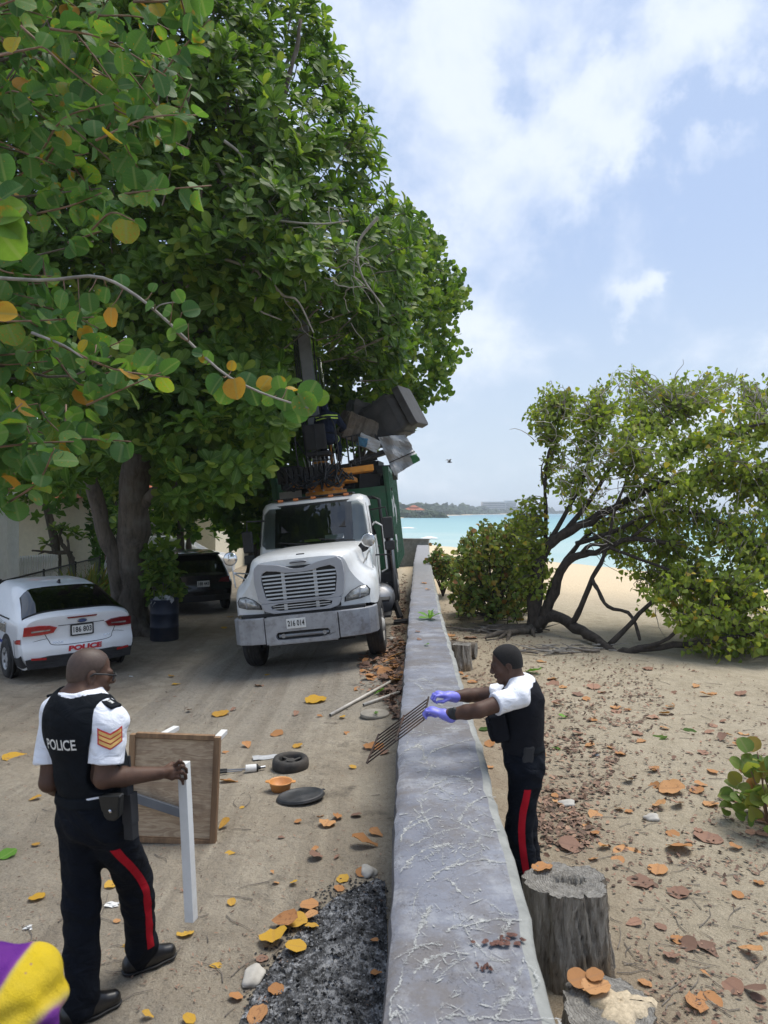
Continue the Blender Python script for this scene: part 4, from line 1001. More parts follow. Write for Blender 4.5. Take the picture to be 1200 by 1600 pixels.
    for path in ([(330, 240), (390, 330), (440, 345), (500, 350), (545, 345)], [(300, 390), (395, 420), (405, 440), (400, 480), (440, 500)], [(350, 220), (375, 240), (395, 270), (400, 310)], [(410, 420), (440, 460), (465, 470), (490, 520)], [(590, 340), (560, 380), (565, 430), (600, 480)]):
        mb.tube(spline([P(x, y, 11.7 + .1 * i) for i, (x, y) in enumerate(path)], 14) - base, np.linspace(.028, .012, 14), 6, cap=False)
    o = mb.build('bare_stems', M['twig_grey'], t, smooth=True, fix=False); o['kind'] = 'stuff'
    # twigs carrying the rosettes
    mb = MB()
    for i in rs.choice(n, 900, replace=False):
        u = nrm(cen - pos[i] + rs.randn(3) * 1.0); mb.tube(np.array([pos[i], pos[i] + u * .35 + rs.randn(3) * .06, pos[i] + u * .8 + V(0, 0, -.1)]) - base, [.009, .014, .02], 4, cap=False)
    o = mb.build('twigs', M['twig'], t, smooth=True, fix=False); o['kind'] = 'stuff'
almond_tree()

def grape_twigs(ends, rs, leaf=.165, L=(.6, 1.0), per=13, drift=(-1, .2, .15)):
    """twigs with round leaves set alternately along them; returns twig paths and leaf arrays"""
    PO = []; Y = []; NN = []; SC = []; RN = []; tw = []
    for e in ends:
        l = rs.uniform(*L); u = nrm(V(*drift) + rs.randn(3) * .45); mid = e + u * l * .5 + rs.randn(3) * .06; st = e + u * l + V(0, 0, .05 * rs.randn())
        q = spline([st, mid, e], 12); tw.append(([st, mid, e], .011, .005)); r0 = rs.rand()
        for j in range(per):
            f = (j + rs.rand() * .6) / per; p = q[min(int(f * 11), 11)]
            tg = nrm(q[-1] - q[0]); side = np.cross(tg, nrm(rs.randn(3))); side = nrm(side) * (1 if j % 2 else -1)
            y = nrm(side + tg * .5 + rs.randn(3) * .25); vw = nrm(V(0, 0, CAMZ) - p)
            nn = nrm(vw * rs.uniform(.1, 1.0) + V(0, 0, .7) + rs.randn(3) * .5)
            PO.append(p + y * .02); Y.append(y); NN.append(nn); SC.append(leaf * rs.uniform(.65, 1.2)); RN.append(np.clip(rs.rand() * .8 + r0 * .2, 0.005, .99))
    return tw, np.array(PO), frames(np.array(Y), np.array(NN)), np.array(SC), np.array(RN)

def grape_tree():
    rs = np.random.RandomState(33)
    base = V(-5.9, 5.6, gzf(-5.9, 5.6))
    t = thing('sea_grape_tree', 'sea grape tree with big round leaves reaching over from the left roadside', 'tree', tuple(base))
    ends = []
    p1 = [(-120, -140), (345, -140), (338, 20), (318, 60), (300, 150), (322, 200), (335, 235), (300, 260), (225, 300), (190, 375), (100, 330), (-120, 330)]
    p2 = [(-120, 330), (30, 400), (120, 440), (190, 500), (262, 560), (272, 590), (190, 600), (110, 560), (-120, 640)]
    p3 = [(-120, 640), (90, 620), (100, 690), (105, 740), (40, 770), (-120, 830)]
    for poly, n, d0, d1 in ((p1, 96, 5.4, 7.6), (p2, 44, 5.4, 7.2), (p3, 30, 5.2, 7.0)):
        px, py = sample_poly(poly, n, rs)
        for x, y in zip(px, py): ends.append(P(x, y, rs.uniform(d0, d1)))
    for x, y, d in ((330, 290, 5.4), (265, 590, 5.2), (205, 690, 5.6), (115, 690, 5.3), (85, 700, 5), (318, 180, 5.6), (210, 345, 5.3), (328, 30, 5.5)): ends.append(P(x, y, d))
    tw, PO, FR, SC, RN = grape_twigs(ends, rs, .155)
    # the long arching branch in front of the truck, leaf by leaf
    br = [P(-60, 430, 5.4), P(65, 438, 5.3), P(150, 432, 5.2), P(210, 460, 5.15), P(270, 510, 5.1), P(345, 580, 5.0), P(400, 610, 4.95), P(450, 628, 4.9), P(492, 640, 4.9)]
    hero = [(278, 462, 26, -60, .5), (297, 485, 34, 20, .35), (262, 486, 24, 150, .6), (283, 510, 30, 200, .45), (268, 522, 22, 190, .8), (309, 552, 20, 170, .985), (322, 560, 26, 60, .6), (362, 572, 20, 80, .96), (338, 600, 40, 230, .25), (352, 612, 38, 250, .4),
            (368, 605, 42, 280, .3), (385, 596, 34, 70, .55), (396, 618, 36, 290, .75), (412, 600, 30, 60, .965), (420, 618, 34, 200, .3), (436, 600, 28, 100, .7), (446, 622, 42, 260, .35), (456, 612, 26, 40, .962), (462, 636, 48, 280, .2), (475, 630, 46, 300, .45), (484, 615, 44, 60, .65), (500, 622, 30, 20, .9),
            (240, 450, 20, 70, .5), (190, 440, 26, 90, .3), (165, 460, 30, 250, .4), (140, 470, 34, 270, .3), (120, 500, 36, 250, .2), (172, 492, 34, 260, .95), (95, 465, 34, 240, .955), (235, 480, 24, 200, .5)]
    P2 = []; Y2 = []; N2 = []; S2 = []; R2 = []
    B = spline(br, 60)
    for x, y, sz, ang, r in hero:
        d = 5.0 + .06 * rs.randn() + .25 * sm(300, 100, x); c = P(x, y, d); a = R(ang)
        yv = nrm(V(math.cos(a), rs.randn() * .2, math.sin(a))); s = sz / FPX * d * .86
        P2.append(c - yv * s * .45); Y2.append(yv); N2.append(nrm(V(rs.randn() * .35, -1, .45 + rs.randn() * .3))); S2.append(s); R2.append(r)
        j = np.argmin(np.linalg.norm(B - P2[-1], axis=1)); tw.append(([B[j], (B[j] + P2[-1]) / 2 + V(0, 0, -.01), P2[-1]], .005, .003))
    for x, y, sz, ang, r in ((8, 330, 60, 30, .88), (14, 352, 55, -30, .8), (6, 372, 60, -60, .86), (22, 70, 30, 80, .86), (18, 300, 40, 40, .9), (70, 62, 26, 70, .5), (4, 262, 44, -80, .87), (38, 1, 30, 0, .8), (8, 490, 36, 0, .965)):     # bright leaves close by on the left
        d = 3.2; c = P(x, y, d); a = R(ang); yv = nrm(V(math.cos(a), .1, math.sin(a))); s = sz / FPX * d
        P2.append(c - yv * s * .5); Y2.append(yv); N2.append(nrm(V(rs.randn() * .4, -1, .3))); S2.append(s); R2.append(r)
        tw.append(([c + V(-.5, .3, .1), c - yv * s * .5], .008, .004))
    PO = np.vstack([PO, P2]); FR = np.concatenate([FR, frames(np.array(Y2), np.array(N2))]); SC = np.concatenate([SC, S2]); RN = np.concatenate([RN, R2])
    cr = make_crown(t, base, T_GRP, M['leaf_grape'], PO, FR, SC, RN)
    wood(t, base, tw, M['twig_red'], 'twigs', 5, 'stuff')
    wood(t, base, [(br, .015, .006), ([P(50, 520, 5.4), P(100, 540, 5.3), P(130, 560, 5.3)], .012, .006), ([P(300, 470, 5.1), P(255, 475, 5.1), P(240, 485, 5.1)], .006, .004)], M['twig_grey'], 'arching_branch', 8)
    paths = [([base + V(0, 0, -.2), base + V(.1, 0, 1.2), base + V(.0, .1, 2.4), base + V(.3, .1, 4.0), base + V(.8, .1, 5.6)], .24, .1)]
    for k in range(8):
        z = 2.0 + k * .5; a = base + V(.2 + .05 * k, .1, z); e = P(rs.uniform(-60, 240), rs.uniform(0, 600) if k else 430, rs.uniform(6.6, 7.4)); paths.append(([a, (a + e) / 2 + V(0, .1, .25) + rs.randn(3) * .15, a * .25 + e * .75 + rs.randn(3) * .12, e], .032, .005))
    wood(t, base, paths, M['bark'], 'trunk', 10)
grape_tree()

def far_grape_tree():
    rs = np.random.RandomState(44)
    base = V(-1.2, 22.5, gzf(-1.2, 22.5))
    t = thing('sea_grape_tree', 'round-leaved tree standing behind the truck and leaning out towards the beach', 'tree', tuple(base))
    poly = [(560, 330), (640, 335), (668, 345), (690, 368), (712, 420), (735, 455), (718, 480), (712, 520), (722, 555), (700, 580), (702, 612), (668, 630), (655, 655), (600, 690), (520, 700), (480, 640), (520, 480)]
    px, py = sample_poly(poly, 1150, rs); ed = poly_dist(px, py, poly)
    d = 17.3 + 3.0 * (1 - sm(0, 90, ed)) + np.abs(rs.randn(len(px))) * 1.6 + .5 * np.sin(px * .05) * np.sin(py * .045)
    ends = [P(x, y, q) for x, y, q in zip(px, py, d)]
    tw, PO, FR, SC, RN = grape_twigs(ends, rs, .165, (.35, .6), 9, (-.4, .4, -.2))
    make_crown(t, base, T_GRP, M['leaf_almond'], PO, FR, SC, RN)
    paths = [([base + V(0, 0, -.2), base + V(.1, 0, 2.5), base + V(.5, -.6, 4.5), base + V(1.4, -1.2, 6.5), base + V(2.2, -1.5, 8)], .3, .08), ([base + V(.3, -.3, 3.5), base + V(1.2, -1.2, 5.2), base + V(1.8, -1.8, 6.4)], .14, .04),
             ([base + V(.1, 0, 2.5), base + V(-1, -.6, 4.8), base + V(-1.4, -1, 7)], .2, .06)]
    wood(t, base, paths, M['bark'], 'trunk', 8); wood(t, base, tw[::3], M['twig'], 'twigs', 4, 'stuff')
far_grape_tree()

def back_trees():
    rs = np.random.RandomState(55)
    specs = [(-13.5, 29, [(-350, -250), (150, -250), (170, 400), (180, 700), (110, 800), (60, 812), (-60, 800), (-350, 760)], 26, 3200, 'broad dark tree rising behind the grey shed'),
             (-7.0, 24.5, [(60, -200), (400, -200), (420, 500), (410, 720), (330, 850), (235, 860), (175, 800), (110, 720), (60, 500)], 23.5, 3800, 'leafy tree behind the black car with twin slender stems'),
             (-4.1, 21.5, [(300, 200), (460, 200), (500, 620), (470, 760), (440, 800), (420, 860), (365, 850), (330, 790), (300, 640)], 19.5, 2600, 'dark leafy tree with leaning brown trunk beside the truck cab'),
             (-9.3, 27.5, [(128, 690), (190, 690), (195, 870), (178, 905), (150, 890), (140, 830)], 27, 420, 'small bright bushy tree beyond the fence near the big trunk')]
    for x, y, poly, d0, n, lab in specs:
        base = V(x, y, gzf(x, y)); t = thing('leafy_tree', lab, 'tree', tuple(base), group=None)
        px, py = sample_poly(poly, n, rs); d = d0 + np.abs(rs.randn(n)) * 1.9 + .8 * np.sin(px * .03) * np.sin(py * .03)
        pos = np.stack([(px - 600) / FPX * d, d, CAMZ + (800 - py) / FPX * d], 1)
        ax = rs.randn(n, 3) * .6 + V(.1, -.5, .7)
        PO, FR, SC, RN = rosettes(pos, ax, rs, 5, .32)
        make_crown(t, base, T_BAK, M['leaf_back'], PO, FR, SC, RN, 120)
        cx = np.array(poly).mean(0)
        if 'twin' in lab:
            paths = [([base + V(.5, -2.9, 0), P(293, 880, 21.6), P(294, 830, 21.6), P(300, 740, 22), P(290, 500, 23)], .13, .08), ([base + V(.7, -2.9, 0), P(303, 880, 21.6), P(302, 840, 21.6), P(320, 740, 22), P(350, 500, 23)], .10, .06)]
            paths = [([base + V(0, 0, -.1), base + V(0, -.1, 2), base + V(.2, -.1, 4), P(290, 500, 24)], .16, .08), ([base + V(.3, 0, -.1), base + V(.33, -.1, 2), base + V(.8, 0, 4), P(350, 480, 24)], .13, .06)]
        else:
            top = P(cx[0], cx[1] - 80, d0 + 1.2); paths = [([base + V(0, 0, -.2), base + V(.15, -.1, 1.2), base * .5 + top * .5 + V(.2, 0, -.5), top], .26 if n > 1000 else .09, .07)]
            for k in range(5): e = P(*[float(v[0]) for v in sample_poly(poly, 1, rs)], d0 + 1); m = base * .5 + top * .5; paths.append(([m, (m + e) / 2 + V(0, 0, .3), e], .1 if n > 1000 else .04, .02))
        wood(t, base, paths, M['bark'], 'trunk', 8)
    # bare little frangipani in the yard
    base = P(112, 800, 22); base[2] = gzf(base[0], base[1]); t = thing('frangipani', 'small bare-branched brown frangipani in the yard behind the fence', 'tree', tuple(base))
    Z = lambda x, y: P(x, y, 22)
    wood(t, base, [([base, Z(112, 880), Z(108, 862)], .10, .09), ([Z(108, 862), Z(90, 864), Z(70, 862), Z(50, 860)], .08, .025), ([Z(106, 862), Z(97, 850), Z(94, 835), Z(100, 820)], .08, .03), ([Z(108, 864), Z(106, 845), Z(105, 835)], .05, .025), ([Z(88, 862), Z(80, 853), Z(72, 850)], .05, .02), ([Z(70, 862), Z(60, 866)], .03, .015)], M['bark'], 'trunk', 8)
    pts = np.array([Z(100, 822), Z(95, 828), Z(118, 832), Z(128, 838), Z(110, 828), Z(84, 824), Z(72, 848)]); PO, FR, SC, RN = rosettes(pts, np.tile(V(0, -.4, 1.), (len(pts), 1)), rs, 9, .28)
    make_crown(t, base, T_ALM, M['leaf_almond'], PO, FR, SC, RN, 60)
    # strappy plants against the fence
    for px, py, d, h, lab in ((98, 905, 19.5, .75, 'clump of strappy leaves inside the fence, nearest the shed'), (122, 900, 20.5, .9, 'clump of strappy leaves inside the fence under the frangipani'), (146, 896, 21.5, .95, 'tall clump of strappy leaves inside the fence beside the big tree')):
        c = P(px, py, d); c[2] = gzf(c[0], c[1]); t = thing('strappy_plant', lab, 'plant', tuple(c)); n = 90
        pos = np.tile(c, (n, 1)) + rs.randn(n, 3) * V(.3, .25, 0) + V(0, 0, .02); Y = V(0, 0, 1.) + rs.randn(n, 3) * .45; Nn = rs.randn(n, 3) + V(0, -.6, .2)
        s = h * rs.uniform(.7, 1.25, n); tp = leaf_tpl([(0, .03), (.5, .05), (1., .006)], .3, .25)
        make_crown(t, c, tp, M['leaf_shrub'], pos, frames(Y, Nn), s, rs.rand(n) * .7, 90, 'leaf', 'leaf_clump')
    # low leafy shoots at the foot of the big trunk above the drum
    c = P(247, 985, 15.3); c[2] = gzf(c[0], c[1]); t = thing('leafy_shoots', 'bright leafy shoots sprouting beside the big trunk above the drum', 'shrub', tuple(c))
    px, py = sample_poly([(222, 860), (262, 850), (282, 900), (280, 940), (250, 955), (228, 930)], 85, rs); d = 15.0 + rs.rand(85) * .8
    pos = np.stack([(px - 600) / FPX * d, d, CAMZ + (800 - py) / FPX * d], 1); PO, FR, SC, RN = rosettes(pos, rs.randn(85, 3) * .5 + V(.1, -.5, .6), rs, 6, .2)
    make_crown(t, c, T_ALM, M['leaf_almond'], PO, FR, SC, RN, 120); wood(t, c, [([c, (c + p) / 2 + V(0, .1, .1), p] , .016, .006) for p in pos[::3]], M['twig'], 'stem', 5)
back_trees()

def hibiscus_tree():
    rs = np.random.RandomState(66)
    base = V((835 - 600) / FPX * 15.2, 15.2, 0); base[2] = gzf(base[0], base[1])
    t = thing('beach_tree', 'sprawling heart-leaved beach tree with dark twisted limbs reaching along the sand', 'tree', tuple(base))
    Z = P; gl = lambda px, py, r=.0: G(px, py) + V(0, 0, r)
    limbs = [([base + V(-.1, 0, .1), Z(865, 962, 15.0), Z(905, 984, 14.2), Z(930, 998, 13.6), Z(962, 1020, 13.1), Z(1000, 1014, 12.9), Z(1060, 1008, 12.6), Z(1120, 1000, 12.4), Z(1200, 985, 12.2), Z(1280, 960, 12.2)], .17, .03),
             ([base + V(.1, 0, .1), Z(862, 935, 15.0), Z(880, 885, 14.8), Z(905, 868, 14.6), Z(935, 862, 14.4), Z(985, 842, 14), Z(1050, 850, 13.6)], .15, .05),
             ([base, Z(838, 905, 15.2), Z(850, 860, 15.2), Z(880, 835, 15.1), Z(920, 815, 15), Z(985, 780, 14.8), Z(1040, 755, 14.6), Z(1120, 750, 14.3), Z(1210, 772, 14)], .2, .05),
             ([base + V(-.1, .1, 0), Z(845, 900, 15.3), Z(853, 830, 15.4), Z(852, 770, 15.4), Z(856, 715, 15.3), Z(882, 640, 15.2)], .1, .025),
             ([Z(890, 978, 14.4), Z(905, 955, 14.3), Z(925, 905, 14.2), Z(945, 865, 14.1), Z(960, 800, 14), Z(990, 720, 14)], .10, .03),
             ([Z(925, 905, 14.2), Z(936, 925, 14), Z(950, 948, 13.8), Z(985, 960, 13.5), Z(1000, 1000, 13.0)], .06, .04), ([Z(905, 868, 14.6), Z(930, 850, 14.3), Z(990, 870, 13.8), Z(1070, 900, 13.2)], .07, .03),
             ([Z(950, 1010, 13.3), Z(985, 975, 13.3), Z(1020, 940, 13.2), Z(1080, 920, 13), Z(1150, 940, 12.8)], .08, .03), ([Z(850, 860, 15.2), Z(885, 800, 15.3), Z(915, 740, 15.3), Z(930, 660, 15.2)], .09, .025),
             ([Z(880, 835, 15.1), Z(930, 770, 15), Z(980, 690, 15), Z(1060, 640, 14.8)], .09, .025), ([Z(985, 780, 14.8), Z(1050, 720, 14.4), Z(1120, 680, 14), Z(1200, 660, 13.6)], .07, .025),
             ([Z(900, 850, 15), Z(960, 830, 14.6), Z(1030, 800, 14), Z(1110, 810, 13.4), Z(1200, 860, 13)], .08, .03), ([Z(852, 770, 15.4), Z(846, 735, 15.3), Z(850, 720, 15.3)], .03, .015),
             ([Z(1000, 1014, 12.9), Z(1040, 1000, 12.6), Z(1100, 960, 12.4), Z(1170, 990, 12.2)], .06, .025), ([Z(985, 842, 14), Z(1060, 780, 13.6), Z(1130, 720, 13.2)], .05, .02), ([base + V(.1, .2, 0), Z(870, 900, 15.6), Z(905, 850, 15.8), Z(950, 810, 16), Z(1020, 790, 16)], .12, .04)]
    limbs = [(p, r0 * (.85 if i < 3 else .72), r1 * .75) for i, (p, r0, r1) in enumerate(limbs)]
    wood(t, base, limbs, M['bark_dark'], 'trunk', 9)
    mb = MB()
    for k in range(15):       # surface roots fanning towards the wall
        a = rs.uniform(2.0, 4.4); L = rs.uniform(.7, 1.9); q = [base + V(0, 0, .14)]
        for i in range(5):
            a += rs.randn() * .3; p = q[-1] + V(math.cos(a), math.sin(a) * .9, 0) * L / 5; p[2] = gzf(p[0], p[1]) + .05 * rs.rand() + (.05 if i < 3 else -.03); q.append(p)
        mb.tube(np.array(q) - base, np.linspace(rs.uniform(.05, .10), .02, 6), 7)
    mb.build('surface_roots', M['bark'], t, smooth=True, fix=False)
    LS = np.vstack([spline(p, 24) for p, _, _ in limbs])
    poly = [(818, 655), (842, 608), (880, 600), (905, 615), (945, 585), (985, 566), (1010, 594), (1065, 585), (1120, 575), (1200, 588), (1330, 600), (1430, 700), (1430, 960), (1300, 1045), (1190, 1048), (1090, 1036), (1055, 985), (1012, 945), (985, 905), (960, 870), (925, 830), (890, 790), (860, 770), (846, 735), (862, 700), (832, 690)]
    nt = 4200; px, py = sample_poly(poly, nt, rs)
    thin = np.exp(-((px - 960) / 75) ** 2 - ((py - 775) / 65) ** 2); keep = (rs.rand(nt) > thin * .75) & (rs.rand(nt) > .30 * sm(1020, 1150, px)); px, py = px[keep], py[keep]; ed = poly_dist(px, py, poly); n = len(px)
    d = 13.1 + 2.3 * (1 - sm(0, 130, ed)) - .9 * sm(800, 1000, py) + np.abs(rs.randn(n)) * 1.1 + .4 * np.sin(px * .04) * np.sin(py * .035)
    ends = np.stack([(px - 600) / FPX * d, d, CAMZ + (800 - py) / FPX * d], 1)
    sx, sy = sample_poly([(800, 785), (812, 775), (828, 800), (850, 860), (862, 895), (846, 930), (806, 925), (792, 860)], 150, rs); sd = 14.9 + rs.rand(150) * .8
    ends = np.vstack([ends, np.stack([(sx - 600) / FPX * sd, sd, CAMZ + (800 - sy) / FPX * sd], 1)])
    lx, ly = sample_poly([(1000, 900), (1080, 880), (1230, 880), (1230, 1045), (1100, 1040), (1060, 1000)], 240, rs); ld = rs.uniform(11.9, 13.6, 240)
    ends = np.vstack([ends, np.stack([(lx - 600) / FPX * ld, ld, CAMZ + (800 - ly) / FPX * ld], 1)])
    tw = []; PO = []; Y = []; Nn = []; S = []; RN = []
    for e in ends:
        j = np.argmin(np.linalg.norm((LS - e) * V(1, .7, 1), axis=1)); s = LS[j]
        u = s - e; L = np.linalg.norm(u)
        if L > 1.3: s = e + u / L * 1.3
        m = (s + e) / 2 + rs.randn(3) * .10 * min(L, 1) + V(0, 0, .05); tw.append(([s, m, e], .011, .004)); r0 = rs.rand()
        for k in range(9):
            f = rs.rand() ** .7; p = s * (1 - f) ** 2 + 2 * m * f * (1 - f) + e * f * f + rs.randn(3) * .07
            PO.append(p); Y.append(nrm(V(0, -.1, -.55) + rs.randn(3) * .7)); Nn.append(nrm(V(.1, -.55, .75) + rs.randn(3) * .55)); S.append(rs.uniform(.07, .125)); RN.append(np.clip(rs.rand() * .75 + .25 * r0, .005, .995))
    PO = np.array(PO); ok = PO[:, 2] > gz(PO[:, 0], PO[:, 1]) + .05
    make_crown(t, base, T_HIB, M['leaf_hibiscus'], PO[ok], frames(np.array(Y), np.array(Nn))[ok], np.array(S)[ok], np.array(RN)[ok])
    wood(t, base, tw, M['twig'], 'twigs', 4, 'stuff')
    mb = MB()
    for k in range(330):      # bare grey twigs inside and above the crown
        if k < 190: x, y = 965 + rs.randn() * 75, 770 + rs.randn() * 60
        elif k < 280: x, y = sample_poly(poly, 1, rs); x, y = float(x[0]), float(y[0])
        else: x = rs.uniform(850, 1250); y = 600 - 25 * rs.rand() + (0 if x > 930 else 25)
        if k >= 280: y += 34
        if not pip(np.array([x]), np.array([y]), poly)[0]: continue
        q = [P(x, y, rs.uniform(12.9, 15))]; u = nrm(rs.randn(3) + V(.5 if x < 920 else 0, 0, .3 if k < 280 else 2.5)); L = rs.uniform(.3, .8) * (.7 if k >= 280 else 1)
        for i in range(5): u = nrm(u + rs.randn(3) * .35); q.append(q[-1] + u * L / 5)
        mb.tube(np.array(q) - base, np.linspace(.009, .004, 6), 4, cap=False)
    o = mb.build('bare_twigs', M['twig_grey'], t, smooth=True, fix=False); o['kind'] = 'stuff'
hibiscus_tree()

def shrubs():
    rs = np.random.RandomState(77)
    for poly, dd, n, lab, nm in (([(700, 915), (705, 885), (722, 850), (740, 822), (760, 815), (785, 820), (812, 800), (835, 850), (845, 905), (825, 945), (780, 958), (730, 950)], (15.4, 18.4), 430, 'wide sea grape shrub growing between the sea wall and the beach tree', 'sea_grape_shrub'),
                             ([(672, 868), (684, 855), (700, 866), (712, 870), (712, 892), (690, 895), (674, 888)], (21, 22.5), 90, 'low green shrub growing against the sea wall near its far end', 'sea_grape_shrub')):
        px, py = sample_poly(poly, n, rs); d = rs.uniform(*dd, n); c = P(np.mean(px), 900, np.mean(dd)); c[2] = gzf(c[0], c[1]); t = thing(nm, lab, 'shrub', tuple(c))
        ends = [P(x, y, q) for x, y, q in zip(px, py, d)]; ends = [V(e[0], e[1], max(e[2], gzf(e[0], e[1]) + .08)) for e in ends]
        tw, PO, FR, SC, RN = grape_twigs(ends, rs, .105, (.25, .45), 11, (0, .2, -1)); ok = PO[:, 2] > gz(PO[:, 0], PO[:, 1]) + .02
        make_crown(t, c, T_GRP, M['leaf_shrub'], PO[ok], FR[ok], SC[ok], RN[ok]); wood(t, c, [([c, (p[0][0] + c) / 2 + V(0, 0, .1), p[0][0]], .022, .008) for p in tw[::5]] + tw, M['bark_dark'], 'stem', 4)
    # small bush at the right, leaf by leaf
    c = G(1192, 1305); c = V(c[0] + .12, c[1] + .12, 0); c[2] = gzf(c[0], c[1]); t = thing('small_bush', 'small bush of green and reddish round leaves growing out of the sand', 'shrub', tuple(c))
    n = 105; u = rand_unit(n, rs); u[:, 2] = np.abs(u[:, 2]); pos = c + u * V(.30, .26, .62) * rs.uniform(.6, 1., (n, 1)) + V(0, 0, .06)
    Y = u + V(0, 0, .3) + rs.randn(n, 3) * .4; Nn = u * .7 + V(0, -.5, .5) + rs.randn(n, 3) * .35
    make_crown(t, c, T_GRP, M['leaf_shrub'], pos, frames(Y, Nn), rs.uniform(.085, .14, n), np.where(rs.rand(n) < .65, rs.rand(n) * .5, rs.rand(n)), 105, 'leaf', 'foliage')
    wood(t, c, [([c + V(0, 0, -.05), (c + p) / 2 + rs.randn(3) * .02, p], .010, .005) for p in pos[::5]], M['twig_red'], 'stem', 5)
shrubs()
# ------------------------------------------------------------------ vehicles
def half_loft(stations, nu, nv, sweep=None):
    """stations: [(y, [(x, z) centre top -> bottom])]; returns grid nu x (2nv-1) x 3 mirrored about x = 0"""
    prof = []
    for y, pts in stations:
        q = spline([(a, b) for a, b in pts], nv); q[:, 0] = np.maximum(q[:, 0], 0); q[0, 0] = 0
        yy = np.full(nv, y)
        if sweep: yy = yy + sweep(y, q[:, 0], q[:, 1])
        prof.append(np.column_stack([q[:, 0], yy, q[:, 1]]))
    Pm = np.array(prof)
    us = np.linspace(0, len(stations) - 1, nu)
    g = np.zeros((nu, nv, 3))
    Q = np.concatenate([Pm[:1] * 2 - Pm[1:2], Pm, Pm[-1:] * 2 - Pm[-2:-1]])
    for k, u in enumerate(us):
        i = min(int(u), len(stations) - 2); t = u - i; a, b, c, d = Q[i:i + 4]
        m1, m2 = (c - a) * .35, (d - b) * .35
        h = t * t * (3 - 2 * t)
        g[k] = (2 * t ** 3 - 3 * t ** 2 + 1) * b + (t ** 3 - 2 * t ** 2 + t) * m1 + h * c + (t ** 3 - t ** 2) * m2
    L = g[:, :0:-1].copy(); L[:, :, 0] *= -1
    return np.concatenate([L, g], 1)
def gsample(g, u, v):
    """bilinear sample of a grid, u, v in 0..1"""
    r, c = g.shape[:2]; a = np.clip(u, 0, 1) * (r - 1); b = np.clip(v, 0, 1) * (c - 1)
    i = np.minimum(a.astype(int), r - 2); j = np.minimum(b.astype(int), c - 2); s = (a - i)[..., None]; t = (b - j)[..., None]
    return g[i, j] * (1 - s) * (1 - t) + g[i + 1, j] * s * (1 - t) + g[i, j + 1] * (1 - s) * t + g[i + 1, j + 1] * s * t
def gpatch(g, uf, vf, off, n=12, m=20):
    """patch lying off the loft surface: uf(t, s), vf(t, s) for t, s in 0..1"""
    T, S = np.meshgrid(np.linspace(0, 1, n), np.linspace(0, 1, m), indexing='ij')
    U, W = uf(T, S), vf(T, S); e = 2e-3
    p = gsample(g, U, W); du = gsample(g, U + e, W) - gsample(g, U - e, W); dv = gsample(g, U, W + e) - gsample(g, U, W - e)
    nn = np.cross(dv, du); nn /= np.linalg.norm(nn, axis=2)[..., None] + 1e-9
    c = g.reshape(-1, 3).mean(0); sg = np.sign(((p - c) * nn).sum(2))[..., None]
    return p + nn * sg * off
def ring_plate(mb, outer, inner, y0, y1):
    """plate in the xz plane with one hole; outer and inner are closed outlines"""
    def res(poly, n=64):
        p = np.array(poly + [poly[0]], float); s = np.r_[0, np.cumsum(np.linalg.norm(np.diff(p, axis=0), axis=1))]
        c = np.array(poly).mean(0); t = np.linspace(0, s[-1], 400, endpoint=False); q = np.column_stack([np.interp(t, s, p[:, 0]), np.interp(t, s, p[:, 1])])
        a = np.arctan2((q - c)[:, 1], (q - c)[:, 0]); out = []
        for k in range(n):
            th = -math.pi + 2 * math.pi * (k + .5) / n; j = np.argmin(np.abs(np.angle(np.exp(1j * (a - th))))); out.append(q[j])
        return out
    o, i = res(outer), res(inner); n = len(o)
    vs = [(p[0], y0, p[1]) for p in o] + [(p[0], y0, p[1]) for p in i] + [(p[0], y1, p[1]) for p in o] + [(p[0], y1, p[1]) for p in i]
    fs = []
    for k in range(n):
        j = (k + 1) % n
        fs += [(k, j, n + j, n + k), (2 * n + k, 3 * n + k, 3 * n + j, 2 * n + j), (k, 2 * n + k, 2 * n + j, j), (n + k, n + j, 3 * n + j, 3 * n + k)]
    return mb.add(vs, fs)
def plate(parent, c, text, w=.32, h=.16, rot=(0, 0, 0), rim=True):
    """licence plate facing local -Y"""
    p = MB().box((0, 0, 0), (w, .012, h)).build('licence_plate', M['plate_white'], parent, bevel=.006, loc=c, rot=rot)
    if rim:
        mb = MB(); ring_plate(mb, [(-w / 2 - .016, -h / 2 - .016), (w / 2 + .016, -h / 2 - .016), (w / 2 + .016, h / 2 + .016), (-w / 2 - .016, h / 2 + .016)], [(-w / 2 + .004, -h / 2 + .004), (w / 2 - .004, -h / 2 + .004), (w / 2 - .004, h / 2 - .004), (-w / 2 + .004, h / 2 - .004)], -.012, .004)
        mb.build('plate_frame', M['black'], p)
    vs, fs = text_mesh(text, h * .78, bold=.003, space=1.05)
    sx = w * .86 / (vs[:, 0].max() - vs[:, 0].min())
    MB().add([(a[0] * sx, -.0095, a[1]) for a in vs], fs).build('plate_number', M['plate_ink'], p, fix=False)
    return p
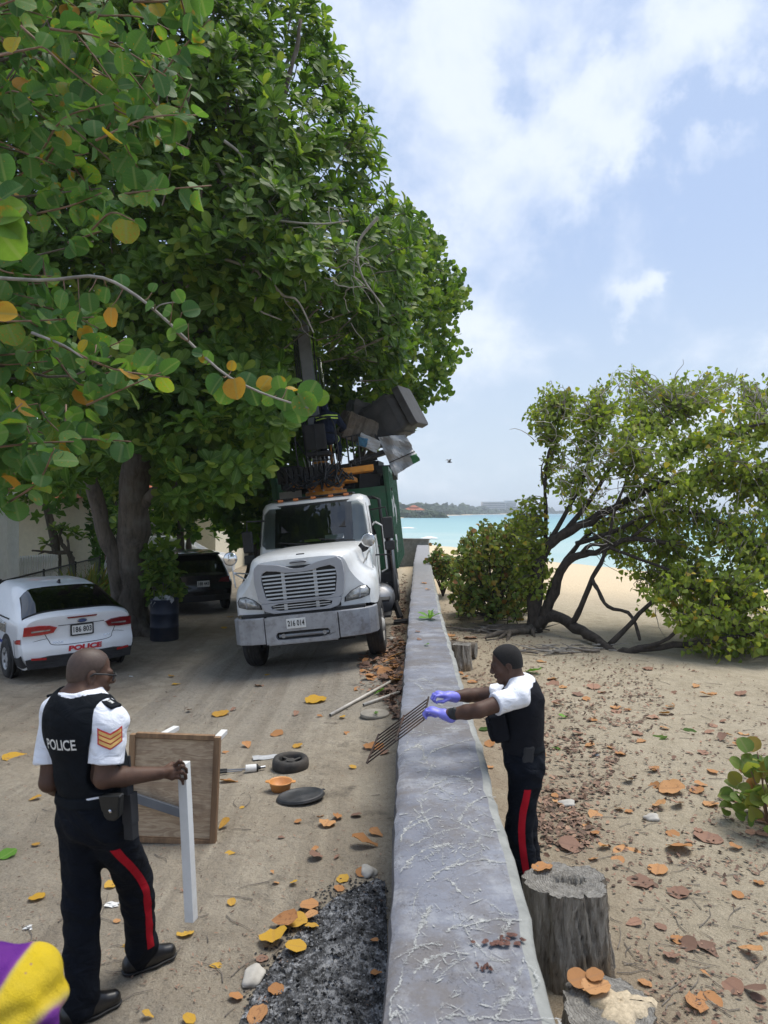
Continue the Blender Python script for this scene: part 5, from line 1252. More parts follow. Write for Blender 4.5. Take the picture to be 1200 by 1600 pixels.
def wheel(parent, c, r, w, side, rim_mat, truck=False, nspoke=6):
    """wheel whose axle lies along X; side = +1 outer face towards +X"""
    prof = [(r * .56, -w / 2 * .9), (r * .80, -w / 2), (r * .93, -w * .44), (r * .985, -w * .32), (r, -w * .2), (r, w * .2), (r * .985, w * .32), (r * .93, w * .44), (r * .80, w / 2), (r * .56, w / 2 * .9), (r * .5, 0), (r * .56, -w / 2 * .9)]
    hub = MB()
    hub.lathe([(r * .57, side * w * .40), (r * .55, side * w * .46), (r * .50, side * w * .34), (r * .30, side * w * .30), (r * .18, side * w * (.55 if truck else .36)), (r * .02, side * w * (.56 if truck else .37))], 28, axis='x', caps=False)
    h = hub.build('wheel', rim_mat, parent, smooth=True, loc=c)
    MB().lathe(prof, 36, axis='x', caps=False).build('tyre', M['rubber'], h, smooth=True)
    if truck:
        gr = MB()
        for k in (-.17, 0, .17): gr.lathe([(r * .995, w * k - .012), (r * 1.004, w * k - .012), (r * 1.004, w * k + .012), (r * .995, w * k + .012)], 36, axis='x', caps=False)
        gr.build('tread_groove', M['black'], h, smooth=True)
        for k in range(8):
            a = k * math.pi / 4; MB().tube([(side * w * .28, r * .36 * math.cos(a), r * .36 * math.sin(a)), (side * w * .36, r * .36 * math.cos(a), r * .36 * math.sin(a))], .018, 6).build('wheel_nut', M['steel'], h)
    else:
        for k in range(nspoke):      # dark openings between the spokes
            a = (k + .5) * 2 * math.pi / nspoke; mb = MB(); n = 10
            mb.add([(side * w * .375, r * (.37 + .11 * math.cos(t)) * math.cos(a) - r * .085 * math.sin(t) * math.sin(a), r * (.37 + .11 * math.cos(t)) * math.sin(a) + r * .085 * math.sin(t) * math.cos(a)) for t in np.linspace(0, 2 * math.pi, n, endpoint=False)], [tuple(range(n))])
            mb.build('rim_opening', M['black'], h)
    return h

TRK = thing('grapple_truck', 'white grapple truck with orange crane turret and green scrap body', 'truck', (-1.135, 12.3, gzf(-1.135, 12.3) + .005), (0, R(-6.1), R(-3.1)))
bpy.context.view_layer.update()
TRK_M = TRK.matrix_basis.copy(); TRK_I = np.array(TRK_M.inverted())
def TL(px, py, d):
    p = P(px, py, d); return (TRK_I @ np.r_[p, 1])[:3]

def build_truck():
    t = TRK
    # chassis
    mb = MB()
    for s in (-1, 1): mb.box((s * .43, 4.2, .84), (.09, 9.6, .26))
    for y in (-.4, 1.4, 3, 5, 7, 8.9): mb.box((0, y, .84), (.86, .14, .18))
    mb.box((0, 0, .55), (1.75, .14, .14)); mb.box((0, .15, .95), (.8, .9, .45)); mb.box((0, -.62, .46), (1.5, .25, .06))
    mb.box((0, -.2, .62), (.35, .4, .3))
    mb.build('chassis', M['black_soft'], t)
    for s in (-1, 1):
        wheel(t, (s * 1.05, 0, .5), .5, .29, s, M['rim_white'], True)
        for y in (5.7, 7.0):
            wheel(t, (s * 1.07, y, .5), .5, .27, s, M['rim_white'], True); wheel(t, (s * .76, y, .5), .5, .27, s, M['rim_white'], True)
    # hood and fenders
    st = [(-.95, [(0, 1.75), (.42, 1.75), (.70, 1.70), (.81, 1.47), (.92, 1.33), (1.06, 1.19), (1.08, .99)]),
          (-.86, [(0, 1.81), (.45, 1.81), (.76, 1.75), (.865, 1.52), (.97, 1.38), (1.12, 1.24), (1.14, .965)]),
          (-.68, [(0, 1.85), (.48, 1.845), (.80, 1.79), (.90, 1.58), (1.0, 1.46), (1.15, 1.32), (1.175, .965)]),
          (-.2, [(0, 1.89), (.5, 1.885), (.85, 1.82), (.94, 1.62), (1.03, 1.50), (1.165, 1.37), (1.19, 1.06)]),
          (.5, [(0, 1.93), (.55, 1.92), (.94, 1.84), (1.0, 1.64), (1.05, 1.52), (1.13, 1.40), (1.15, 1.1)]),
          (1.28, [(0, 1.96), (.6, 1.95), (1.0, 1.87), (1.05, 1.68), (1.02, 1.5), (1.04, 1.3), (1.04, 1.0)])]
    st = [(y, [(x, z + (.07 * max(0, min(1, (1.1 - y) / 1.6)) * max(0, min(1, (z - 1.0) / .5)))) for x, z in pr]) for y, pr in st]
    def swp(y, x, z): return .20 * (x / 1.15) ** 2.6 * np.clip((.6 - y) / 1.5, 0, 1)
    g = half_loft(st, 40, 30, swp)
    mb = MB(); mb.grid(g)
    nv = 30; r0 = g[0]; rows = []
    for j in range(nv):       # front face between left and right edge
        a = r0[nv - 1 + j]; xs = np.linspace(-1, 1, 17) * a[0]
        rows.append(np.column_stack([xs, -.95 + .20 * (np.abs(xs) / 1.15) ** 2.6, np.full(17, a[2])]))
    mb.grid(np.array(rows))
    mb.build('hood', M['truck_white'], t, smooth=True)
    fy = lambda x: -.95 + .20 * (abs(x) / 1.15) ** 2.6
    mb = MB(); mb.box((0, -.9, .965), (2.0, .16, .05)); mb.build('hood_gap', M['black'], t)
    # grille
    half = [(0, 1.60), (.20, 1.605), (.28, 1.66), (.36, 1.715), (.58, 1.72), (.665, 1.65), (.68, 1.45), (.62, 1.14), (.55, 1.02), (.44, .99), (0, .985)]
    outer = half + [(-x, z) for x, z in half[-2:0:-1]]
    ih = [(0, 1.545), (.22, 1.555), (.32, 1.585), (.50, 1.605), (.56, 1.56), (.565, 1.42), (.52, 1.20), (.46, 1.17), (0, 1.165)]
    inner = ih + [(-x, z) for x, z in ih[-2:0:-1]]
    # upper frame, split so the lower slot is a second opening
    up = [(x, z) for x, z in outer if z > 1.15] ; 
    o1 = [(0, 1.60), (.20, 1.605), (.28, 1.66), (.36, 1.715), (.58, 1.72), (.665, 1.65), (.68, 1.45), (.63, 1.14)]
    o1 = o1 + [(-x, z) for x, z in o1[::-1][:-1]]
    o2h = [(.63, 1.138), (.55, 1.02), (.44, .985)]
    o2 = o2h + [(-x, z) for x, z in o2h[::-1]]
    i2 = [(.47, 1.10), (.43, 1.03), (.38, 1.018), (-.38, 1.018), (-.43, 1.03), (-.47, 1.10), (-.44, 1.118), (.44, 1.118)]
    mb = MB(); ring_plate(mb, o1, inner, -1.04, -.92)
    gr = mb.build('grille_surround', M['grille_grey'], t, bevel=.012); gr.scale = (1.07, 1, 1.11); gr.location = (0, 0, -.108); mb = MB(); ring_plate(mb, o2, i2, -1.038, -.92); mb.build('lower_surround', M['grille_grey'], gr, bevel=.010)
    MB().box((0, -.966, 1.32), (1.16, .02, .64)).build('grille_backing', M['black'], gr)
    for k in range(7):
        z = 1.205 + k * .054; w = 1.02 + .018 * k
        MB().box((0, -1.022, z), (w, .016, .022), (R(-12), 0, 0)).build('slat', M['grille_slat'], gr)
    for z in (1.052, 1.087): MB().box((0, -1.022, z), (.86, .016, .012)).build('slat', M['grille_slat'], gr)
    for x in (-.24, .24):
        MB().box((x, -1.01, 1.375), (.05, .02, .40)).build('slat_clip', M['grille_slat'], gr); MB().box((x, -1.01, 1.068), (.05, .02, .085)).build('slat_clip', M['grille_slat'], gr)
    mb = MB(); mb.lathe([(.05, -.01), (.055, 0), (.05, .012)], 16, axis='y'); b = mb.build('hood_badge', M['grille_grey'], t, loc=(0, -.975, 1.765)); b.scale = (2.6, 1, .62)
    mb = MB(); mb.box((0, -.012, 0), (.20, .01, .02)); mb.build('badge_slot', M['black'], b).scale = (.5, 1, 1)
    MB().box((.03, -.86, 1.885), (.13, .02, .010), (R(35), 0, 0)).build('hood_vent', M['black'], t)
    # headlights
    hl = [(.69, 1.065), (.70, 1.13), (.80, 1.215), (.93, 1.27), (1.03, 1.265), (1.075, 1.20), (1.06, 1.12), (.93, 1.085)]
    for s in (-1, 1):
        for nm, gw, yo, m in (('headlight_rim', 1.10, -.008, 'black'), ('headlight', 1.0, -.022, 'clear_lens')):
            c = np.array(hl).mean(0); q = [(c[0] + (x - c[0]) * gw, c[1] + (z - c[1]) * gw) for x, z in hl]
            mb = MB(); n = len(q); mb.add([(s * x, fy(x) + yo, z) for x, z in q] + [(s * x, fy(x) + .05, z) for x, z in q] + [(s * c[0], fy(c[0]) + yo - .02, c[1])], [(i, (i + 1) % n, 2 * n) for i in range(n)] + [(i, (i + 1) % n, n + (i + 1) % n, n + i) for i in range(n)])
            o = mb.build(nm, M[m], t, smooth=(nm == 'headlight'))
        MB().box((s * .93, fy(.93) - .040, 1.17), (.012, .01, .15), (0, R(8 * s), R(18 * s))).build('lens_divider', M['grille_grey'], o)
    # bumper
    mb = MB(); ring_plate(mb, [(-.60, .51), (.56, .51), (.56, .945), (-.60, .945)], [(-.44, .60), (-.40, .57), (.38, .57), (.42, .60), (.42, .67), (.38, .70), (-.40, .70), (-.44, .67)], -1.12, -1.04)
    mb.box((0, -1.02, .93), (1.15, .16, .02)); mb.box((-.02, -1.03, .505), (1.1, .14, .02))
    bp = mb.build('bumper', M['bumper_grey'], t, bevel=.012)
    MB().box((0, -1.03, .635), (.95, .02, .2)).build('bumper_slot', M['black'], bp); MB().tube([(-.4, -1.06, .63), (.4, -1.06, .63)], .03, 8).build('tow_bar', M['steel'], bp)
    for s in (-1, 1): MB().tube([(s * .33, -1.09, .63), (s * .33, -1.03, .63)], .035, 10).build('tow_hook', M['steel'], bp)
    for s in (-1, 1):
        a = .575 if s > 0 else .615
        pl = [(a, -1.118), (.85, -1.085), (1.05, -1.0), (1.15, -.86), (1.17, -.66), (1.13, -.66), (1.09, -.83), (.85, -1.0), (a, -1.03)]
        mb = MB(); mb.prism([(s * x, y) for x, y in pl], .525, .945, 'xy'); mb.build('bumper_end', M['bumper_grey'], bp, bevel=.014)
    plate(t, (-.10, -1.135, .82), '216 014', .31, .155, rim=False)
    # cab
    def ring(z, w, yf, yb, e=5.5, n=48):
        out = []
        for k in range(n):
            a = 2 * math.pi * k / n; c, s = math.cos(a), math.sin(a)
            out.append((w * math.copysign(abs(c) ** (2 / e), c), (yf + yb) / 2 + (yb - yf) / 2 * math.copysign(abs(s) ** (2 / e), s), z))
        return out
    lv = [(.80, 1.04, 1.25, 2.78), (1.2, 1.075, 1.22, 2.78), (1.7, 1.085, 1.22, 2.78), (1.95, 1.065, 1.25, 2.78), (2.3, 1.04, 1.44, 2.77), (2.72, 1.0, 1.64, 2.75), (2.81, .95, 1.71, 2.72), (2.85, .86, 1.82, 2.65), (2.86, .6, 2.1, 2.5)]
    rings = [ring(*l) for l in lv]; mb = MB(); n = 48; vs = [p for r in rings for p in r]
    fs = [(i * n + k, i * n + (k + 1) % n, (i + 1) * n + (k + 1) % n, (i + 1) * n + k) for i in range(len(lv) - 1) for k in range(n)] + [tuple(range(n)), tuple((len(lv) - 1) * n + k for k in range(n))]
    mb.add(vs, fs); cab = mb.build('cab', M['truck_white'], t, smooth=True); cab.scale = (1.06, 1, 1); cab.location = (-.06, 0, 0)
    zf = [l[0] for l in lv]; yfz = lambda z: np.interp(z, zf, [l[2] for l in lv]); wz = lambda z: np.interp(z, zf, [l[1] for l in lv])
    def shield(z0, z1, ins, off, name, mat, par, rc=.07):
        rows = []
        for z in np.linspace(z0, z1, 9):
            e = min(z - z0, z1 - z); k = (rc - math.sqrt(max(rc * rc - (rc - min(e, rc)) ** 2, 0))) if e < rc else 0
            w = wz(z) - ins - k; xs = np.linspace(-w, w, 25)
            rows.append([(x, yfz(z) + .20 * (abs(x) / 1.0) ** 4 - off, z) for x in xs])
        return MB().grid(np.array(rows)).build(name, M[mat], par, smooth=True, fix=False)
    shield(1.90, 2.76, .035, .030, 'windscreen_seal', 'black', cab, .12); shield(1.955, 2.705, .085, .036, 'cab_interior', 'interior', cab, .10)
    ws = shield(1.945, 2.715, .075, .075, 'windscreen', 'glass', cab, .10)
    for x, w, m in ((-.02, .30, 'hivis_paper'), (.38, .34, 'paper')): MB().box((x, yfz(2.05) - .048, 2.06 if m == 'paper' else 2.03), (w, .006, .10 if m == 'paper' else .05), (R(-30), 0, 0)).build('dashboard_paper', M[m], cab)
    mb = MB(); mb.lathe([(.185, -.012), (.2, 0), (.185, .012), (.17, 0), (.185, -.012)], 24, axis='y', caps=False); mb.build('steering_wheel', M['black'], cab, smooth=True, loc=(.42, 1.43, 2.16), rot=(R(-32), 0, 0))
    for x in (-.42, .42):
        MB().box((x, yfz(2.4) - .052, 2.38), (.34, .01, .36), (R(-32), 0, 0)).build('seat_back', M['black_soft'], cab, bevel=.004)
    for x0, x1 in ((.0, -.62), (.75, .10)): MB().tube([(x0, yfz(1.96) - .085, 1.96), ((x0 + x1) / 2, yfz(2.0) - .105, 2.0), (x1, yfz(2.045) - .10, 2.05)], .011, 6).build('wiper', M['black'], cab)
    for s in (-1, 1):         # side windows, door line, handle, grab bar
        zs = np.linspace(2.0, 2.60, 5); rows = [[(s * (wz(z) + .006), y, z) for y in np.linspace(yfz(z) + .26, 2.42, 6)] for z in zs]
        MB().grid(np.array(rows)).build('door_window', M['glass_dark'], cab, fix=False)
        MB().tube([(s * 1.09, 1.5, 1.05), (s * 1.09, 1.5, 1.95)], .006, 5).build('door_seam', M['black'], cab); MB().box((s * 1.1, 2.3, 1.75), (.03, .16, .04)).build('door_handle', M['black'], cab, bevel=.008)
        MB().tube([(s * 1.08, 2.62, 1.2), (s * 1.19, 2.62, 1.25), (s * 1.19, 2.62, 2.15), (s * 1.05, 2.62, 2.25)], .02, 8).build('grab_bar', M['truck_white'], cab, smooth=True)
        MB().tube([(s * .98, 2.0, .62), (s * .98, 3.5, .62)], .30, 18).build('fuel_tank', M['steel'], t, smooth=True)
        MB().box((s * 1.12, 1.75, .72), (.24, .6, .04)).build('step', M['black'], t); MB().box((s * 1.12, 1.75, .42), (.24, .6, .04)).build('step', M['black'], t)
    for x in (-.62, -.33, .0, .33, .62): MB().box((x, 1.78 - .02, 2.86), (.10, .07, .05)).build('marker_light', M['amber'], cab, bevel=.012)
    MB().box((0, 1.98, 2.885), (1.5, .5, .03)).build('roof_shade', M['black'], cab, bevel=.01)
    # mirrors
    def rmirror(c, arms, face='mirror'):
        m = MB().lathe([(.115, .03), (.12, .0), (.105, -.018)], 22, axis='y').build('fender_mirror', M['chrome'], t, smooth=True, loc=c)
        MB().lathe([(.10, -.020), (.07, -.028), (.001, -.032)], 22, axis='y', caps=False).build('mirror_glass', M[face], m, smooth=True)
        for a, b in arms: MB().tube([np.array(a) - c, np.array(b) - c], .013, 7).build('mirror_arm', M['chrome'], m)
    rmirror(V(-1.27, -.30, 1.90), [((-1.27, -.27, 1.9), (-1.24, -.27, 1.40)), ((-1.26, -.27, 1.66), (-1.02, -.1, 1.46)), ((-1.26, -.27, 1.66), (-.98, .2, 1.56))])
    rmirror(V(1.10, -.30, 1.98), [((1.10, -.27, 1.98), (1.13, -.25, 1.50)), ((1.10, -.27, 1.80), (.93, -.3, 1.52)), ((1.10, -.27, 1.80), (.98, .3, 1.6))], 'clear_lens')
    mb = MB(); mb.lathe([(.09, .03), (.095, 0), (.07, -.03)], 18, axis='y'); o = mb.build('hood_mirror', M['black'], t, smooth=True, loc=(.98, .15, 1.86)); o.scale = (1.3, 1, .9); o.rotation_euler = (0, R(-30), 0)
    for s in (-1, 1):
        mb = MB(); mb.box((s * 1.37, 1.42, 2.12), (.20, .10, .42)); mb.box((s * 1.37, 1.42, 1.78), (.20, .10, .18)); m = mb.build('cab_mirror', M['black'], t, bevel=.03, seg=3)
        mb = MB(); mb.tube([(s * 1.05, 1.6, 2.5), (s * 1.36, 1.45, 2.52), (s * 1.38, 1.46, 2.30)], .016, 7); mb.tube([(s * 1.07, 1.5, 1.62), (s * 1.38, 1.46, 1.60), (s * 1.38, 1.46, 1.72)], .016, 7); mb.build('mirror_bracket', M['black'], m)
    # outriggers
    for s in (-1, 1):
        mb = MB(); mb.box((s * .75, 3.35, 1.02), (1.1, .22, .22)); mb.box((s * 1.22, 3.35, 1.25), (.15, .15, 1.7)); mb.bar((s * 1.22, 3.35, .55), (s * 1.34, 3.2, .12), .10, .12); mb.box((s * 1.36, 3.18, .045), (.34, .34, .05))
        mb.build('outrigger', M['black_soft'], t, bevel=.012)
        mb = MB(); mb.tube([(s * 1.31, 3.22, .5), (s * 1.31, 3.24, 2.2)], .045, 8); mb.build('outrigger_ram', M['steel'], t, smooth=True)
    MB().tube([(1.02, 2.98, 2.78), (1.16, 2.98, 2.72), (1.18, 2.98, 1.2)], .035, 8).build('cab_guard', M['black'], t, smooth=True)
    MB().box((.0, 2.98, 2.78), (2.05, .07, .07)).build('cab_guard', M['black'], t)
    # scrap body
    Y0, Y1, X, ZF, ZT = 4.25, 9.4, 1.27, 1.14, 3.42
    mb = MB(); mb.box((0, (Y0 + Y1) / 2, ZF), (2 * X, Y1 - Y0, .12)); mb.box((0, Y0, (ZF + 3.05) / 2), (2 * X, .06, 3.05 - ZF)); mb.box((0, Y1, (ZF + ZT) / 2), (2 * X, .06, ZT - ZF))
    for s in (-1, 1): mb.box((s * X, (Y0 + Y1) / 2, (ZF + ZT) / 2), (.05, Y1 - Y0, ZT - ZF))
    body = mb.build('scrap_body', M['truck_green'], t)
    for s in (-1, 1):
        for k in range(8):
            y = Y0 + (Y1 - Y0) * k / 7; MB().box((s * (X + .06), y, (ZF + ZT) / 2 + .02), (.10, .12, ZT - ZF + .1)).build('body_rib', M['truck_green'], body, bevel=.008)
        MB().box((s * (X + .045), (Y0 + Y1) / 2, ZT + .03), (.14, Y1 - Y0 + .1, .09)).build('top_rail', M['truck_green'], body, bevel=.008)
    rs = np.random.RandomState(4)
    for y, z, h, w in ((4.72, 2.55, 1.0, .45), (5.4, 2.75, 1.1, .5), (4.9, 1.65, .8, .6), (6.2, 2.4, 1.3, .5)):      # torn bare sheet metal on the beach side
        ys = np.linspace(y - w / 2, y + w / 2, 7); zs = np.linspace(z - h / 2, z + h / 2, 9)
        pr = np.array([[(X + .04 + .03 * rs.rand() + .05 * (abs(zz - z) < h * .2), yy, zz + .05 * rs.randn()) for yy in ys] for zz in zs]); MB().grid(pr).build('bare_panel', M['tarp'], body, smooth=True, fix=False)
    for z0 in (1.3, 2.2): MB().box((-.95, Y0 - .05, z0 + .45), (.52, .03, 1.0 if z0 > 2 else .8)).build('front_panel', M['tarp'], body)
    MB().box((.85, Y0 + .3, 3.2), (.5, .5, .36), (.1, .1, .3)).build('load_box', M['black_soft'], body)
    # crane
    c = MB(); py = 3.35
    c.box((0, py, 1.9), (.62, .7, 1.8)); c.box((0, py, 2.86), (1.1, .9, .12)); c.lathe([(.46, 2.92), (.46, 3.02), (.38, 3.03), (.38, 3.10), (.42, 3.11), (.42, 3.16)], 28, c=(0, py, 0))
    c.box((0, py, 3.22), (1.35, 1.0, .10)); c.box((.62, py - .15, 3.40), (.95, .55, .13), (0, R(-2), R(6))); c.box((-.05, py - .1, 3.42), (.30, .5, .5)); c.box((-.42, py - .1, 3.34), (.5, .6, .16))
    tur = c.build('crane_turret', M['orange_paint'], t, bevel=.012)
    for k in range(12):
        a = 2 * math.pi * k / 12; MB().tube([(.43 * math.cos(a), py + .43 * math.sin(a), 2.92), (.43 * math.cos(a), py + .43 * math.sin(a), 3.05)], .022, 6).build('bolt', M['steel'], tur)
    mb = MB(); mb.bar((-.12, py + .25, 3.2), (-.20, py + .25, 9.2), .26, .24, up=(0, 1, 0)); mb.bar((-.20, py + .25, 8.9), (1.2, py + 3.2, 10.4), .22, .22)
    bm_ = mb.build('crane_boom', M['boom_grey'], t, bevel=.02)
    for k, dx in enumerate((-.37, -.33, -.29, .06)): MB().tube(spline([(dx, py + .10, 3.5), (dx - .02, py + .08, 5), (dx - .01, py + .1, 7), (dx - .06, py + .1, 9)], 16), .018, 6).build('hydraulic_hose', M['hose'], bm_, smooth=True)
    MB().tube([(.20, py + .12, 3.6), (.14, py + .12, 6.0)], .055, 12).build('lift_ram', M['chrome'], bm_, smooth=True)
    # operator station
    s0 = V(-.02, py - .42, 3.80)
    mb = MB(); mb.box(s0 + V(0, -.28, .36), (.46, .10, .54), (R(8), 0, 0)); mb.box(s0 + V(0, .02, .02), (.52, .5, .10)); seat = mb.build('operator_seat', M['black_soft'], t, bevel=.035, seg=3)
    fr = MB()
    for x in (-.42, .46):
        fr.tube(spline([s0 + V(x, -.2, -.35), s0 + V(x, -.36, .1), s0 + V(x * .95, -.34, .55), s0 + V(x * .75, -.2, .74)], 10), .018, 7)
    fr.tube(spline([s0 + V(-.32, -.2, .74), s0 + V(0, -.26, .80), s0 + V(.34, -.2, .74)], 8), .018, 7); fr.tube([s0 + V(-.4, -.34, .3), s0 + V(-.15, -.4, -.15), s0 + V(.3, -.4, -.15), s0 + V(.45, -.36, .1)], .014, 6)
    fr.tube([s0 + V(.02, -.42, -.15), s0 + V(.02, -.38, .62)], .010, 6)
    fr.build('seat_frame', M['black'], t, smooth=True)
    for x in (.74, .86, .98): MB().tube([s0 + V(x - .1, -.1, -.3), s0 + V(x - .1, -.1, .32)], .02, 6).build('guard_post', M['black'], t)
    MB().tube([s0 + V(.60, -.1, .30), s0 + V(.92, -.1, .33)], .018, 6).build('guard_rail', M['black'], t)
    vb = MB(); rs = np.random.RandomState(9)
    for k in range(9): vb.box((-.75 + .11 * k, py - .42, 3.44 + .02 * rs.randn()), (.085, .28, .26 + .06 * rs.rand()))
    vb.box((-.72, py - .1, 3.45), (.5, .6, .36)); vb.build('valve_bank', M['black'], t, bevel=.01)
    for k in range(10): MB().tube([(-.30 + .085 * k, py - .58, 3.55), (-.32 + .09 * k, py - .66, 3.74 + .03 * rs.randn())], .009, 5).build('control_lever', M['steel'], t)
    for k in range(34):       # loops of hydraulic hose
        a = V(rs.uniform(-.95, .5), py - .45 + .1 * rs.randn(), rs.uniform(3.35, 3.65)); b = V(rs.uniform(-.7, .75), py - .42 + .1 * rs.randn(), rs.uniform(3.3, 3.6)); m = (a + b) / 2 + V(.15 * rs.randn(), -.16 - .1 * rs.rand(), -.24 - .14 * rs.rand())
        MB().tube(spline([a, m, b], 12), .016 + .006 * rs.rand(), 6).build('hydraulic_hose', M['hose'], tur, smooth=True)
build_truck()

def truck_load():
    # upended dark tub on top of the load
    c = TL(612, 654, 16.9); wc = np.array(TRK_M @ Vector(c))
    t = thing('plastic_tub', 'upturned dark grey plastic tub with ribs lying on top of the truck load', 'tub', tuple(wc), (R(8), R(62), R(-12)))
    def rr(w, d, z, r=.12, n=8):
        out = []
        for cx, cy, a0 in ((w - r, d - r, 0), (-w + r, d - r, 90), (-w + r, -d + r, 180), (w - r, -d + r, 270)):
            for k in range(n): a = R(a0 + 90 * k / (n - 1)); out.append((cx + r * math.cos(a), cy + r * math.sin(a), z))
        return out
    L = [(.44, .46, -.62), (.46, .48, -.60), (.47, .49, -.2), (.50, .52, .18), (.40, .44, .40), (.36, .40, .44), (.34, .38, .40), (.43, .44, .1), (.40, .42, -.5)]
    mb = MB(); n = 32; vs = [p for l in L for p in rr(*l)]; mb.add(vs, [(i * n + k, i * n + (k + 1) % n, (i + 1) * n + (k + 1) % n, (i + 1) * n + k) for i in range(len(L) - 1) for k in range(n)] + [tuple((len(L) - 1) * n + k for k in range(n))])
    mb.build('shell', M['tub'], t, smooth=True)
    b = MB(); vs = rr(.50, .52, .44, .10) + rr(.50, .52, .62, .10); b.add(vs, [(k, (k + 1) % n, n + (k + 1) % n, n + k) for k in range(n)] + [tuple(range(n)), tuple(range(n, 2 * n))]); b.build('rim', M['tub'], t, bevel=.02)
    for z in (-.42, -.12, .2):
        vs = rr(.505, .525, z, .14) + rr(.505, .525, z + .04, .14); MB().add(vs, [(k, (k + 1) % n, n + (k + 1) % n, n + k) for k in range(n)]).build('rib', M['tub'], t)
    # crumpled sheet hanging over the side
    rs = np.random.RandomState(12)
    q = [P(591, 683, 16.3), P(633, 679, 16.2), P(656, 719, 16.0), P(617, 743, 16.1)]; o = (q[0] + q[2]) / 2
    t = thing('plastic_sheet', 'crumpled translucent grey sheet with a green corner hanging off the truck load', 'sheet', tuple(o))
    n = 13; g = np.array([[(q[0] * (1 - u) + q[1] * u) * (1 - v) + (q[3] * (1 - u) + q[2] * u) * v for u in np.linspace(0, 1, n)] for v in np.linspace(0, 1, n)]) - o
    uu, vv = np.meshgrid(np.linspace(0, 1, n), np.linspace(0, 1, n)); w = .05 * np.sin(uu * 9 + vv * 5) + .04 * np.sin(vv * 13 - uu * 6) + .006 * rs.randn(n, n); g[:, :, 1] += w; g[:, :, 0] += .008 * rs.randn(n, n)
    MB().grid(g).build('sheet', M['tarp'], t, fix=False, solid=.006)
    MB().grid(g[9:, 9:] + V(0, -.02, 0)).build('green_corner', M['green_paint'], t, fix=False, solid=.006)
    MB().tube(g[8, :] + V(0, -.02, 0), .012, 5).build('seam', M['iron'], t); MB().tube(g[:, 0] + V(0, -.01, 0), .010, 5).build('hem', M['grille_grey'], t)
    # other scrap visible between crane and tub
    for px, py, d, sz, rot, m, lab in ((562, 672, 16.6, (.9, .5, .6), (.2, .3, .5), 'bark', 'brown board standing in the truck body behind the crane'), (575, 692, 16.4, (.5, .4, .28), (.1, .4, .2), 'tarp', 'crumpled grey bag beside the crane on the truck load'), (566, 690, 16.2, (.22, .2, .18), (.3, .2, .1), 'blue_cloth', 'small bundle of blue cloth on the truck load'),
                                       (585, 712, 16.6, (1.15, .5, .10), (0, -.32, 0), 'tub', 'dark plank jutting out over the side of the truck body'), (572, 655, 17.2, (.9, .8, .7), (.1, .25, .3), 'tub', 'dark battered box next to the upturned tub on the truck load')):
        w = P(px, py, d); t = thing('scrap_piece', lab, 'scrap', tuple(w), rot)
        mb = MB(); n = 6
        g = np.random.RandomState(int(px)); X = np.linspace(-.5, .5, n)
        for ax in range(3):
            for s in (-.5, .5):
                gr = np.zeros((n, n, 3)); a, b = [i for i in range(3) if i != ax]; A, B = np.meshgrid(X, X); gr[:, :, a] = A; gr[:, :, b] = B; gr[:, :, ax] = s; mb.grid(gr * V(*sz) * (1 + .06 * np.sin(gr[:, :, :1] * 9 + gr[:, :, 1:2] * 7 + gr[:, :, 2:] * 8)))
        mb.build('lump', M[m], t)
    # scrap heap filling the body up to its rim so the pieces rest on something
    mb = MB(); rs = np.random.RandomState(14)
    for k in range(90):
        mb.box((rs.uniform(-1.05, 1.05), rs.uniform(4.6, 9.1), rs.uniform(2.6, 3.75) - .35 * (rs.rand() < .5)), tuple(rs.uniform(.15, .9, 3) * V(1, 1, .5)), tuple(rs.uniform(-.5, .5, 3)))
    mb.box((0, 6.8, 2.1), (2.3, 4.7, 1.7))
    o = mb.build('scrap_heap', M['tub'], TRK); o['kind'] = 'stuff'
truck_load()
